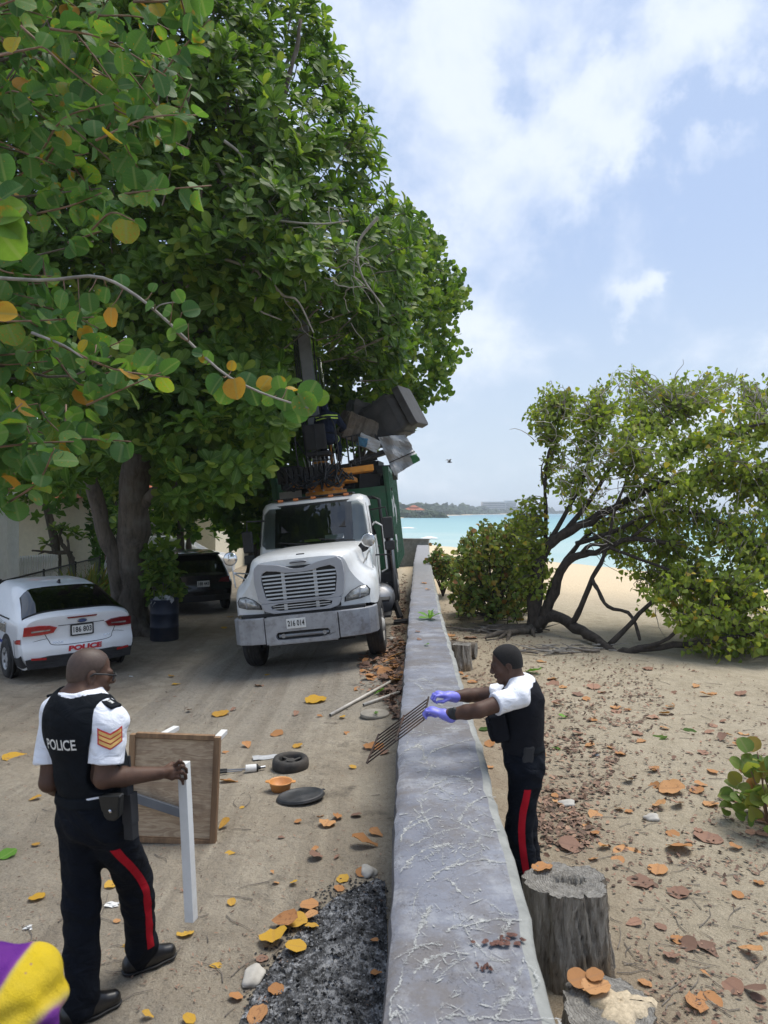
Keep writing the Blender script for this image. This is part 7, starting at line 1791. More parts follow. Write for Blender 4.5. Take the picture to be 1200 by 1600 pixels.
def officer_one():
    base = V(*P(150, 1550, 3.45)); base[2] = gzf(base[0], base[1]); g = base[2]
    a = R(27); fwd = V(math.sin(a), math.cos(a), 0); rt = V(math.cos(a), -math.sin(a), 0)
    ch = P(130, 1142, 3.36); pv = P(148, 1266, 3.38)
    J = dict(fwd=fwd, chest=ch, pelvis=pv, neck=P(137, 1096, 3.37), head=P(141, 1053, 3.40), hf=nrm(V(math.sin(R(58)), math.cos(R(58)), -.22)), hu=V(.05, .1, 1))
    J['sL'] = ch - rt * .178 + V(0, 0, .062); J['sR'] = ch + rt * .178 + V(0, 0, .062)
    J['eR'] = P(163, 1216, 3.22); J['wR'] = P(250, 1208, 3.36); J['eL'] = P(77, 1222, 3.36); J['wL'] = P(108, 1238, 3.60)
    J['hL'] = pv - rt * .088 - V(0, 0, .05); J['hR'] = pv + rt * .088 - V(0, 0, .05)
    J['kL'] = P(127, 1415, 3.40); J['aL'] = P(128, 1560, 3.36); J['kR'] = P(212, 1378, 3.60); J['aR'] = P(222, 1474, 3.72)
    J['toeL'] = V(.80, .60, 0); J['toeR'] = V(.80, .60, 0); J['flL'] = gzf(*J['aL'][:2]); J['flR'] = gzf(*J['aR'][:2])
    J['aL'][2] = J['flL'] + .085; J['aR'][2] = J['flR'] + .095
    top = P(287, 1191, 3.47)
    def hand(s):
        w = J['wR']; k = [P(269, 1199, 3.42), P(271, 1204, 3.405), P(271, 1210, 3.395), P(269, 1216, 3.39)]
        s.cap(w, P(262, 1205, 3.40), .030, .034, .02, sq=(V(0, .6, .8), .62)); 
        for q in k: s.cap(P(256, 1207, 3.385), q, .020, .0125, .012)
        ends = [(287, 1193, 3.43), (291, 1201, 3.42), (290, 1210, 3.41), (285, 1218, 3.41)]
        for i, (q, e) in enumerate(zip(k, ends)):
            m = P(e[0] - 6, e[1] - 4, e[2] - .035); finger(s, [q, m, P(e[0], e[1] + 1, e[2]), P(e[0] + 1, e[1] + 7, e[2] + .012)], .0098)
        finger(s, [P(258, 1200, 3.40), P(268, 1193, 3.44), P(280, 1193, 3.50)], .0105)
        # the other hand, hidden in front of the body
        w2 = J['wL']; d = nrm(w2 - J['eL']); s.cap(w2, w2 + d * .08, .03, .036, .02, sq=(V(0, 0, 1), .6))
        for i in range(4): finger(s, [w2 + d * .08 + V(.0, 0, .012 * (1.5 - i)), w2 + d * .13 + V(.01, 0, .014 * (1.5 - i)), w2 + d * .15 + V(.03, -.01, .014 * (1.5 - i))], .0085)
    D = make_person('person', 'police officer in white shirt and black POLICE vest holding up a white table leg', base, J, 'skin1', dict(shirt='shirt', trousers='trousers', hair='stubble'), 1.10, .0058, hand, .0015, .97)
    t = D['t']; ve, vt = vest(D, J, .030, 'vest', .095)
    up = D['up']; f = D['f']; rt = D['rt']
    # POLICE across the back
    vs, fs = text_mesh('POLICE', .070, .0012)
    o = P(98, 1158, 3.1); ex = nrm(rt * .9 + V(.12, 0, 0)); stamp(vt, [(x * .78, z) for x, z, _ in vs], fs, P(108, 1158, 3.27), ex, V(0, 0, 1), f, .0035, D['base'], 'police_lettering', M['plate_white'], ve)
    # sergeant's chevrons on the right sleeve, towards the camera
    sh, st = D['shirt']; dr = nrm(V(-.42, .9, -.05)); ex = nrm(np.cross(dr, V(0, 0, 1))); oc = P(172, 1150, 3.0)
    def chev(w, h0, th, y): return [(-w, y + h0), (0, y), (w, y + h0), (w, y + h0 + th), (0, y + th), (-w, y + h0 + th)]
    def subdiv(pl):
        out = []; n = 6
        for i in range(n + 1): u = i / n; out.append((pl[0][0] * (1 - u) + pl[1][0] * u, pl[0][1] * (1 - u) + pl[1][1] * u))
        for i in range(1, n + 1): u = i / n; out.append((pl[1][0] * (1 - u) + pl[2][0] * u, pl[1][1] * (1 - u) + pl[2][1] * u))
        hi_ = [(pl[5][0] * (1 - i / n) + pl[4][0] * i / n, pl[5][1] * (1 - i / n) + pl[4][1] * i / n) for i in range(n + 1)] + [(pl[4][0] * (1 - i / n) + pl[3][0] * i / n, pl[4][1] * (1 - i / n) + pl[3][1] * i / n) for i in range(1, n + 1)]
        m = len(out); return out + hi_, [(i, i + 1, m + i + 1, m + i) for i in range(m - 1)]
    oc = P(172, 1152, 3.2)
    p, fc = subdiv(chev(.053, .026, .070, -.052)); stamp(st, p, fc, oc, ex, V(0, 0, 1), dr, .003, D['base'], 'chevron_backing', M['red_letters'], sh)
    for k in range(3): p, fc = subdiv(chev(.048, .024, .015, -.044 + .0205 * k)); stamp(st, p, fc, oc, ex, V(0, 0, 1), dr, .0105, D['base'], 'chevron', M['gold_tape'], sh)
    # epaulettes
    for q, sg in (('R', 1), ('L', -1)):
        c = J['s' + q] + V(0, 0, .098); MB().box((0, 0, 0), (.13, .062, .014)).build('epaulette', M['vest'], t, bevel=.005, loc=tuple(c - rt * sg * .02 - D['base']), rot=(0, R(16 * sg), -a))
    vs, fs = text_mesh('RCIPS', .022, .0006); eo = J['sR'] + V(0, 0, .097) - rt * .0
    Mr = Euler((0, R(16), -a)).to_matrix(); MB().add([np.array(Mr @ Vector((x + .012, y, .0035))) + J['sR'] + V(0, 0, .1035) - rt * .02 - D['base'] for x, y, _ in vs], fs).build('shoulder_title', M['plate_white'], t, fix=False)
    # belt kit
    wz_ = D['wst']; hip = wz_ + rt * .19 - f * .03
    c = P(176, 1258, 3.19)
    mb = MB(); mb.prism([(-.050, .045), (.050, .055), (.040, -.04), (.02, -.065), (-.02, -.065), (-.036, -.045)], -.022, .022); pch = mb.build('belt_pouch', M['leather'], t, bevel=.010, seg=3, loc=tuple(c - D['base']), rot=(R(4), 0, R(-12)))
    mb = MB(); mb.prism([(-.052, .05), (.052, .06), (.040, -.012), (.0, -.032), (-.038, -.02)], -.028, -.0225); mb.build('pouch_flap', M['leather'], pch, bevel=.003); MB().lathe([(.008, -.0), (.008, -.006), (.003, -.009)], 12, axis='y').build('press_stud', M['chrome'], pch, loc=(.008, -.028, -.012))
    c = P(203, 1262, 3.28); mb = MB(); mb.box((0, 0, 0), (.055, .05, .14)); mb.box((.0, -.01, .10), (.040, .04, .07)); mb.box((0, .0, -.10), (.05, .045, .08)); mb.tube([(.012, 0, .13), (.012, 0, .24)], .007, 6); mb.build('radio_holster', M['black_soft'], t, bevel=.008, loc=tuple(c - D['base']), rot=(0, R(-4), R(-20)))
    mb = MB(); c = P(150, 1247, 3.22); mb.box((0, 0, 0), (.10, .004, .008), (0, R(-14), 0)); mb.build('shirt_hem', M['shirt'], t, loc=tuple(c - D['base']), rot=(0, 0, R(-12)))
    # red stripe down the outside of each leg
    tr, tt = D['trousers']
    for q, sg in (('R', 1), ('L', -1)):
        od = nrm(rt * sg - f * (.30 if sg > 0 else 0)); pts = spline([J['h' + q] - V(0, 0, .10), J['k' + q], J['a' + q] + V(0, 0, .05)], 30); ribbon_on(tt, pts, od, nrm(np.cross(od, V(0, 0, 1))), .042, .0035, D['base'], 'red_stripe', M['red_stripe'], tr)
    # sunglasses
    F = nrm(J['hf']); U = nrm(J['hu'] - F * (F @ J['hu'])); X = np.cross(F, U); T = lambda x, y, z: J['head'] + .97 * (X * x + F * y + U * z) - D['base']
    mb = MB()
    for s_ in (-1, 1):
        mb.tube([T(s_ * .086, -.015, -.004), T(s_ * .087, .0, .012), T(s_ * .082, .06, .014), T(s_ * .072, .104, .012)], .0045, 6)
    mb.tube([T(-.072, .106, .012), T(0, .116, .014), T(.072, .106, .012)], .004, 6); gl = mb.build('sunglasses', M['black'], t, smooth=True, fix=False)
    for s_ in (-1, 1): MB().grid(np.array([[T(s_ * (.010 + .066 * u), .117 - .022 * u * u, .016 - .040 * v * (1 - .2 * u)) for u in np.linspace(0, 1, 6)] for v in np.linspace(0, 1, 4)])).build('lens', M['plum'], gl, fix=False, solid=.003, smooth=True)
    # table leg in his hand
    bot = P(299, 1438, 3.43); c = (top + bot) / 2; o = thing('table_leg', 'white painted wooden table leg held upright by the officer', 'table leg', tuple(c))
    d = Vector(top - bot); Lg = d.length; o.rotation_euler = (Euler((0, 0, R(33))).to_quaternion()).to_euler(); o.rotation_mode = 'QUATERNION'; o.rotation_quaternion = d.to_track_quat('Z', 'Y') @ Euler((0, 0, R(28))).to_quaternion()
    MB().box((0, 0, 0), (.050, .046, Lg)).build('post', M['white_post'], o, bevel=.003)
    MB().tube([(-.0, -.0245, -Lg / 2 + .05), (0, -.026, -Lg / 2 + .05)], .008, 10).build('bolt_head', M['steel'], o)
officer_one()

def officer_two():
    d0 = 4.5; base = P(826, 1436, 4.5); base[2] = gzf(base[0], base[1])
    fwd = V(-1, .06, 0); ch = P(817, 1108, 4.5); pv = P(819, 1184, 4.5)
    J = dict(fwd=fwd, chest=ch, pelvis=pv, neck=P(806, 1069, 4.5), head=P(791, 1037, 4.5), hf=nrm(V(-1, .04, -.34)), hu=nrm(V(-.25, 0, 1)))
    J['sL'] = P(810, 1088, 4.34); J['sR'] = P(800, 1084, 4.68)
    J['eL'] = P(748, 1110, 4.22); J['wL'] = P(696, 1117, 4.30); J['eR'] = P(744, 1086, 4.72); J['wR'] = P(704, 1088, 4.62)
    J['hL'] = pv + V(0, -.085, -.05); J['hR'] = pv + V(0, .085, -.05)
    fl = base[2]
    J['kL'] = P(811, 1295, 4.41); J['aL'] = V(*P(828, 1425, 4.41)[:2], fl + .09); J['kR'] = P(818, 1292, 4.60); J['aR'] = V(*P(836, 1425, 4.62)[:2], fl + .09)
    J['toeL'] = V(-.95, -.2, 0); J['toeR'] = V(-.95, .3, 0); J['flL'] = J['flR'] = fl
    def hand(s): pass
    D = make_person('person', 'police officer in white shirt and blue gloves lifting a metal grill over the sea wall', base, J, 'skin2', dict(shirt='shirt', trousers='trousers', hair='hair'), .95, .0062, hand, .007, .92, .86, .66)
    t = D['t']; up, f, rt = D['up'], D['f'], D['rt']; ve, vt = vest(D, J, .030, 'vest2', .06)
    mb = MB(); c = P(779, 1134, 4.44); mb.box((0, 0, 0), (.10, .15, .17)); mb.box((-.055, 0, -.01), (.03, .12, .13)); mb.build('chest_pouch', M['vest2'], ve, bevel=.022, seg=3, loc=tuple(c - D['base']), rot=(0, R(-12), 0))
    for k in range(0): MB().box((0, 0, 0), (.012, .30, .022)).build('vest_strap', M['black_soft'], ve, bevel=.003, loc=tuple(ch + f * -.148 + up * (.06 - .09 * k) - D['base']), rot=(0, R(-4), 0))
    # gloves
    for q, tip, thumb in (('L', P(666, 1106, 4.33), (.0, .05, .03)), ('R', P(676, 1083, 4.58), (0, -.05, .02))):
        w = J['w' + q]; d = nrm(tip - w); sd = nrm(np.cross(d, V(0, 0, 1))); dn = nrm(np.cross(d, sd)); dn = dn if dn[2] < 0 else -dn
        s = Sdf(w - .17, w + .17, .0040); s.cap(w - d * .035, w + d * .01, .036, .034, .015); s.cap(w, w + d * .075, .033, .040, .02, sq=(dn, .58))
        for i in range(4):
            r0 = w + d * .078 + sd * (.0215 * (i - 1.5)); l = (.040, .046, .043, .034)[i]; finger(s, [w + d * .05 + sd * .017 * (i - 1.5), r0, r0 + d * l * .9 + dn * .010, r0 + d * l * 1.1 + dn * .036, r0 + d * l * .6 + dn * .052], .0098, .005)
        tb = w + d * .02 + dn * .012 + sd * (.03 if q == 'R' else -.03) * -1; finger(s, [tb, tb + d * .04 + dn * .025, tb + d * .07 + dn * .03], .0115, .008)
        s.build('glove', M['glove'], t, D['base'], smooth_it=1)
        if q == 'L': 
            s = Sdf(w - .12, w + .12, .004); e = nrm(J['eL'] - w); s.cap(w + e * .045, w + e * .066, .037, .038, .003); s.cap(w + e * .055 + V(0, -.02, .024), w + e * .056 + V(0, -.02, .028), .02, .018, .004); s.build('wrist_watch', M['black'], t, D['base'])
    tr, tt = D['trousers']
    for q, sg in (('L', -1), ('R', 1)):
        od = V(0, sg, 0); pts = spline([J['h' + q] - V(.015, 0, .08), J['k' + q] + V(.0, 0, 0), J['a' + q] + V(0, 0, .05)], 30); ribbon_on(tt, pts, nrm(V(0, sg, 0)), V(1, 0, 0), .042, .0035, D['base'], 'red_stripe', M['red_stripe'], tr)
    mb = MB(); c = P(814, 1166, 4.36); mb.box((0, 0, 0), (.075, .006, .012), (0, R(-5), 0)); mb.build('shirt_hem', M['shirt'], t, loc=tuple(c - D['base'])); mb = MB(); mb.box((0, 0, 0), (.05, .03, .035)); mb.build('shirt_tail', M['shirt'], t, bevel=.01, loc=tuple(P(839, 1160, 4.45) - D['base']))
    mb = MB(); c = P(824, 1185, 4.36); mb.box((0, 0, 0), (.07, .06, .17)); mb.box((0, 0, -.11), (.055, .05, .08)); mb.build('holster', M['black_soft'], t, bevel=.015, loc=tuple(c - D['base']), rot=(0, R(5), 0))
    # eyes
    F = nrm(J['hf']); U = nrm(J['hu'] - F * (F @ J['hu'])); X = np.cross(F, U)
    for s_ in (-1, 1):
        c = J['head'] + .92 * (X * s_ * .033 + F * .079 + U * .002) - D['base']; MB().lathe([(.001, -.009), (.006, -.0065), (.009, 0), (.006, .0065), (.001, .009)], 10).build('eye', M['plate_white'], t, smooth=True, loc=tuple(c)).rotation_euler = (0, 0, 0)
        MB().lathe([(.001, -.005), (.004, -.003), (.005, 0), (.004, .003), (.001, .005)], 8).build('iris', M['plum'], t, smooth=True, loc=tuple(c + F * .0055))
    # rusty cooking grill
    q = [P(670, 1091, 4.60), P(663, 1124, 4.40), P(573, 1193, 4.34), P(591, 1150, 4.54)]; o = sum(q) / 4
    g = thing('cooking_grill', 'rusty barred cooking grill held over the sea wall by gloved hands', 'grill', tuple(o))
    for k in range(7):
        u = k / 6; MB().tube([(q[0] * (1 - u) + q[1] * u) - o, (q[3] * (1 - u) + q[2] * u) - o], .0048, 8).build('bar', M['grill_rust'], g, smooth=True)
    for u in (0.005, .5, .995):
        a = q[0] * (1 - u) + q[3] * u - o; b = q[1] * (1 - u) + q[2] * u - o; e = nrm(b - a) * .008; MB().bar(a - e + V(0, 0, .007), b + e + V(0, 0, .007), .012, .008).build('cross_bar', M['grill_rust'], g, bevel=.003)
officer_two()

def operator():
    s0 = V(.20, 2.92, 4.02); W = lambda x, y, z: np.array(TRK_M @ Vector(s0 + V(x, y, z)))
    up = W(0, 0, 1) - W(0, 0, 0); base = W(0, 0, -.05)
    J = dict(fwd=V(.1, 1, 0), chest=W(.04, .02, .46), pelvis=W(0, 0, .12), neck=W(.03, .08, .66), head=W(-.02, .14, .80), hf=V(-.15, 1, -.12), hu=V(0, .2, 1))
    for q, s in (('L', -1), ('R', 1)):
        J['s' + q] = W(.04 + s * .19, .04, .56); J['e' + q] = W(.06 + s * .30, .18, .34); J['w' + q] = W(.05 + s * .22, .42, .30)
        J['h' + q] = W(s * .09, .02, .08); J['k' + q] = W(s * .16, .45, .14); J['a' + q] = W(s * .16, .52, -.26); J['toe' + q] = V(0, 1, 0); J['fl' + q] = W(s * .16, .52, -.36)[2]
    def hands(s):
        for q in 'LR':
            w = J['w' + q]; s.cap(w, w + V(0, .08, 0), .03, .036, .02)
            for i in range(4): finger(s, [w + V(.018 * (i - 1.5), .08, 0), w + V(.02 * (i - 1.5), .12, -.01), w + V(.02 * (i - 1.5), .13, -.04)], .009)
    D = make_person('person', 'crane operator in dark jacket with lime reflective bands seated on the truck', base, J, 'skin2', dict(shirt='navy', trousers='navy', hair='hair'), 1.08, .010, hands, None, .95)
    t = D['t']
    # hood, long sleeves, reflective bands
    s = Sdf(J['head'] - .25, J['head'] + .25, .009); head_prims(s, J['head'], J['hf'], J['hu'], .95, .014); s.cap(J['head'] - up * .08, J['neck'], .085, .09, .03); s.plane(J['head'] + V(0, .05, 0), V(0, 1, 0)); s.build('hood', M['navy'], t, base)
    s = Sdf(D['lo'], D['hi'], .009)
    for q in 'LR': s.cap(J['s' + q], J['e' + q], .075, .062, .02); s.cap(J['e' + q], J['w' + q], .062, .045, .02)
    s.build('sleeves', M['navy'], t, base, fold=.004)
    sh, st = D['shirt']
    for zz in (.60, .54):
        path = [W(x, -.05, zz - .10 * abs(x - .04)) for x in np.linspace(-.20, .28, 17)]; dr = V(0, 1, 0); rows = []
        for p in path:
            r = []
            for e in (-.013, .013):
                h = st.ray_cast(Vector(p + up * e - dr * .6), Vector(dr)); loc = np.array(h[0]) if h[0] is not None else p; r.append(loc - dr * .012 - base)
            rows.append(r)
        MB().grid(np.array(rows)).build('reflective_band', M['hivis'], t, fix=False)
    for q in 'LR':
        a, b = J['s' + q], J['e' + q]; s = Sdf(D['lo'], D['hi'], .009); m = a * .5 + b * .5; d = nrm(b - a); s.cap(m, m + d * .02, .076, .075, .0); s.plane(m + d * .02, d); s.plane(m - d * .012, -d); s.build('reflective_band', M['hivis'], t, base)
    s = Sdf(D['lo'], D['hi'], .009); m = J['kR'] * .6 + J['hR'] * .4; d = nrm(J['kR'] - J['hR']); s.cap(m, m + d * .03, .098, .095, 0); s.plane(m + d * .03, d); s.plane(m, -d); s.build('reflective_band', M['hivis'], t, base)
operator()

def wrapped_person():
    d = 1.55; hc = P(24, 1568, d); base = V(hc[0], hc[1] - .02, gzf(hc[0], hc[1])); up = V(0, 0, 1)
    t = thing('person', 'person with head and shoulders wrapped in yellow and purple tie-dyed cloth', 'person', tuple(base))
    hf = nrm(V(.2, 1, 0)); hc_ = hc.copy()
    s = Sdf(base - V(.35, .3, .02), base + V(.35, .3, 1.58), .008)
    sh = hc - V(0, 0, .30)
    head_prims(s, hc_, hf, up, .93); s.cap(hc - V(0, .02, .06), sh, .055, .07, .03)
    rt = nrm(np.cross(hf, up)); s.ell(sh - V(0, 0, .16), (.16, .1, .2), np.stack([rt, hf, up], 1), .05); s.ell(sh - V(0, 0, .48), (.16, .12, .2), np.stack([rt, hf, up], 1), .05)
    for q in (-1, 1):
        S = sh + rt * .16 * q - V(0, 0, .04); E = S + V(0, 0, -.27) + rt * .05 * q; Wr = E + hf * .16 + V(0, 0, -.16); s.cap(S, E, .052, .042); s.cap(E, Wr, .042, .03)
        s.cap(Wr, Wr + hf * .05 + V(0, 0, -.05), .03, .034, .01)
        for i in range(4): finger(s, [Wr + hf * .05 + V(0, 0, -.05) + rt * .017 * (i - 1.5), Wr + hf * .08 + V(0, 0, -.09) + rt * .018 * (i - 1.5), Wr + hf * .08 + V(0, 0, -.12) + rt * .018 * (i - 1.5)], .009)
        H = sh + rt * .09 * q - V(0, 0, .55); K = V(H[0], H[1] + .02, base[2] + .42); A = V(H[0], H[1], base[2] + .08); s.cap(H, K, .08, .058); s.cap(K, A, .058, .04); s.cap(A - V(0, .03, .04), A + V(.02, .15, -.05), .035, .03)
    s.build('body', M['skin2'], t, base, smooth_it=2)
    def luvf(v):
        dx = (v[:, 0] - hc[0]) / .11; dz = (v[:, 2] - hc[2]) / .12; dy = (v[:, 1] - hc[1]) / .12
        a = sm(.10, .42, -dx * 1.2 + dz * .55); b = sm(.55, 1.0, dx * .85 - dz * .55 - .25 * dy); c = sm(.25, .7, np.sin((dx * .8 + dz) * 9 + 1.2)) * sm(-.1, -.5, dx + dz * .6)
        e = sm(-1.6, -2.2, dz) * (.5 + .5 * np.sin(v[:, 2] * 16 + v[:, 0] * 6))
        return np.stack([np.clip(np.maximum(np.maximum(a, b), np.maximum(c, e)) * .85 + .1, 0, 1), a, a * 0], 1)
    s = Sdf(base - V(.4, .35, .0), base + V(.4, .35, 1.62), .007)
    s.ell(hc + V(0, -.012, .006), (.104, .120, .118), None, .02); s.ell(hc + V(-.05, -.02, .05), (.06, .08, .075), None, .03); s.cap(hc + V(-.02, -.06, -.05), sh + V(0, -.03, .08), .085, .115, .04); s.ell(sh - V(0, 0, .02), (.22, .145, .14), np.stack([rt, hf, up], 1), .07); s.cap(sh - V(0, 0, .1), sh - V(0, 0, .55), .17, .19, .06, sq=(hf, .75))
    s.cap(hc + V(-.10, -.10, .02), hc + V(.05, -.12, -.12), .020, .028, .02); s.cap(hc + V(-.11, -.08, .07), hc + V(-.03, -.13, -.08), .016, .024, .02)
    for k in range(5):       # folds gathered towards the nape
        a0 = R(-50 + 26 * k); p0 = hc + V(-.085 + .012 * k, -.055, .075 - .035 * k); p1 = hc + V(.02 + .02 * k, -.115 + .006 * k, -.05 - .035 * k); s.cap(p0, p1, .014, .022, .012)
        q0 = p0 + V(.008, -.012, -.020); q1 = p1 + V(.004, -.018, -.022); s.cap(q0, q1, .006, .008, 0, 'sub')
    s.cap(hc + V(.075, -.07, .045), hc + V(.098, -.045, -.02), .016, .018, .02); s.cap(hc + V(.098, -.045, -.02), hc + V(.075, -.075, -.15), .018, .024, .02)
    s.ell(hc + V(.03, .15, -.02), (.07, .08, .09), None, 0, 'sub')
    def drape(v):
        dx, dy, dz = (v - hc).T; an = np.arctan2(dz + .02, dx + .10); return np.sin(an * 11 + 2.0 * np.sin(dz * 22 + dy * 9)) * (.5 + 4 * np.abs(dx + .02)) + .5 * np.sin(dx * 52 + dz * 37 + 2 * np.sin(dy * 30))
    s.build('tie_dyed_wrap', M['tie_dye'], t, base, fold=.0062, luv=luvf, wave=drape)
    s = Sdf(base - V(.4, .35, .0), base + V(.4, .35, 1.2), .012); s.cap(sh - V(0, 0, .45), V(base[0], base[1], base[2] + .12), .17, .24, .03, sq=(hf, .8)); s.plane(V(0, 0, base[2] + .1), V(0, 0, -1)); s.build('skirt', M['tie_dye'], t, base, fold=.006, luv=luvf)
wrapped_person()
# ------------------------------------------------------------------ things lying about
def props():
    rs = np.random.RandomState(101)
    # overturned table: plywood top on edge with its legs pointing away
    bl, br = G(188, 1322), G(338, 1316); bl[1] = br[1] = (bl[1] + br[1]) / 2 + .02
    yaw = R(-2); W = .67; H = .76; c = V((bl[0] + br[0]) / 2 + .01, bl[1], 0); c[2] = gzf(c[0], c[1])
    t = thing('folding_table', 'plywood table standing on edge showing its framed brown underside', 'table', tuple(c), (R(-4), R(1.5), yaw))
    MB().box((0, 0, H / 2 + .01), (W - .06, .014, H - .06)).build('plywood_panel', M['plywood'], t, bevel=.002)
    for x in (-W / 2 + .022, W / 2 - .022): MB().box((x, -.002, H / 2 + .01), (.044, .05, H - .002)).build('frame_rail', M['old_timber'], t, bevel=.003)
    for z in (.012, H - .002): o = MB().box((0, 0, 0), (W - .09, .045, .035)).build('frame_rail', M['old_timber'], t, bevel=.003, loc=(0, -.002, z + .005))
    for x, y1, dx, z in ((-.19, .42, .06, H - .05), (.27, .36, .0, H - .05), (.2, .3, -.05, .06)): MB().bar((x, .03, z), (x + dx, y1, z + .01), .05, .035).build('leg', M['white_post'], t, bevel=.003)
    MB().bar((-.34, -.045, .345), (.14, -.045, .215), .03, .062, up=(0, 0, 1)).build('brace', M['grey_bar'], t, bevel=.003)
    # old wheel drum used as a fire pot
    c = G(452, 1205); c[1] += .09; c[2] = gzf(c[0], c[1]); t = thing('brake_drum', 'rusty dark brake drum used as a fire pot beside the orange bowl', 'brake drum', tuple(c), (R(2), 0, R(20)))
    mb = MB(); mb.lathe([(.160, 0), (.172, .015), (.176, .045), (.172, .08), (.160, .105), (.140, .112), (.118, .104), (.108, .085), (.104, .05), (.102, .03), (.06, .028), (.01, .028)], 40, caps=False); mb.build('drum', M['iron'], t, smooth=True)
    for k in range(4): a = k * 1.57 + .2 * (k % 2); MB().bar((.03 * math.cos(a), .03 * math.sin(a), .075), (.112 * math.cos(a + .3), .112 * math.sin(a + .3), .080), .026, .014).build('spoke', M['iron'], t, bevel=.005)
    MB().lathe([(.045, .05), (.045, .085), (.02, .09)], 20).build('hub', M['iron'], t, bevel=.003)
    # orange bowl with two lugs
    c = G(437, 1238); c[1] += .05; c[2] = gzf(c[0], c[1]); t = thing('plastic_bowl', 'orange plastic bowl with two small handles on the sand', 'bowl', tuple(c))
    MB().lathe([(.062, .0), (.078, .005), (.098, .072), (.106, .082), (.102, .086), (.094, .078), (.074, .012), (.005, .010)], 36, caps=False).build('bowl_shell', M['orange_plastic'], t, smooth=True)
    for s in (-1, 1): MB().prism([(s * .098, -.030), (s * .128, -.022), (s * .134, 0), (s * .128, .022), (s * .098, .030)], .074, .083, 'xy').build('handle', M['orange_plastic'], t, bevel=.003)
    # black oval lid
    c = G(470, 1248); t = thing('tray_lid', 'black oval lid lying on the sand in front of the bowl', 'lid', (c[0], c[1], gzf(c[0], c[1]) + .012), (R(-3), R(-4), R(14)))
    o = MB().lathe([(.205, .0), (.215, .012), (.208, .026), (.190, .030), (.182, .022), (.10, .020), (.004, .022)], 44, caps=False).build('lid_plate', M['lid_black'], t, smooth=True); o.scale = (.92, .80, 1)
    MB().lathe([(.215, .001), (.222, .008), (.215, .014)], 44, caps=False).build('rim', M['lid_black'], t, smooth=True).scale = (.92, .80, 1)
    MB().box((.185, .06, .012), (.06, .03, .008), (0, 0, .3)).build('lug', M['lid_black'], t, bevel=.003)
    # labelled can with tongs and utensils
    c = G(393, 1206); t = thing('labelled_can', 'white labelled can lying on its side next to the drum', 'can', (c[0], c[1], gzf(c[0], c[1]) + .034), (0, 0, R(14)))
    MB().lathe([(.036, -.055), (.036, .045)], 22, axis='x').build('label', M['paper'], t, smooth=False)
    MB().lathe([(.037, .045), (.038, .055), (.030, .062), (.018, .066), (.016, .085)], 22, axis='x').build('cap', M['black'], t); MB().tube([(.07, 0, 0), (.13, .01, .0)], .013, 10).build('nozzle', M['steel'], t)
    c2 = G(365, 1207); t = thing('kitchen_tongs', 'steel and black barbecue tongs lying behind the labelled can', 'tongs', (c2[0], c2[1], gzf(c2[0], c2[1]) + .015), (0, 0, R(12)))
    for dy, l in ((-.018, .13), (.02, .17)): MB().tube([(-.14, dy * 1.6, .004), (l - .05, dy, .004)], .0065, 6).build('arm', M['steel'], t); MB().tube([(-.16, dy * 1.8, .006), (-.06, dy * 1.4, .006)], .013, 8).build('grip', M['black'], t)
    c = G(420, 1184); t = thing('paper_sheet', 'crumpled grey paper sheet flat on the sand behind the can', 'paper', (c[0], c[1], gzf(c[0], c[1]) + .006), (0, 0, R(15)))
    n = 7; A, B = np.meshgrid(np.linspace(-.16, .16, n), np.linspace(-.06, .06, n)); MB().grid(np.stack([A, B, .012 * rs.rand(n, n)], 2)).build('sheet', M['tarp'], t, fix=False)
    # pipes
    for a, b, lab in (((516, 1120), (622, 1062), 'white plastic pipe lying across the sand, the steeper of two'), ((568, 1104), (624, 1085), 'white plastic pipe lying beside another pipe against the sea wall')):
        p, q = G(*a), G(*b); p[2] = gzf(*p[:2]) + .022; q[2] = gzf(*q[:2]) + .03; o = (p + q) / 2; t = thing('plastic_pipe', lab, 'pipe', tuple(o)); 
        mb = MB(); d = nrm(q - p); mb.tube([p - o, (p + q) / 2 - o, q - o], .020, 12); mb.build('tube', M['pvc'], t, smooth=True); MB().tube([p - o - d * .003, p - o + d * .002], .014, 12).build('bore', M['black'], t)
    # round concrete lid
    c = G(587, 1119); t = thing('concrete_disc', 'round concrete cover lying on the ground beside the sea wall', 'cover', (c[0] - .01, c[1] + .02, gzf(c[0], c[1]) + .0))
    MB().lathe([(.165, 0), (.172, .006), (.172, .034), (.162, .040), (.15, .038), (.146, .043), (.004, .044)], 40, caps=False).build('disc', M['slab'], t, smooth=True)
    # oil drum beside the big trunk
    c = P(257, 1000, 15.0); c[2] = gzf(c[0], c[1]); t = thing('oil_drum', 'dark blue oil drum used as a bin at the foot of the big tree', 'drum', tuple(c))
    MB().lathe([(.285, 0), (.29, .01), (.29, .27), (.302, .285), (.29, .30), (.29, .55), (.302, .565), (.29, .58), (.29, .84), (.30, .85), (.29, .86), (.275, .85), (.27, .3), (.01, .3)], 32, caps=False).build('shell', M['drum_blue'], t, smooth=True)
    mb = MB()
    for k in range(16): mb.box((rs.uniform(-.17, .17), rs.uniform(-.17, .17), .74 + .12 * rs.rand()), tuple(rs.uniform(.05, .16, 3)), tuple(rs.rand(3)))
    o = mb.build('rubbish', M['tarp'], t); o['kind'] = 'stuff'
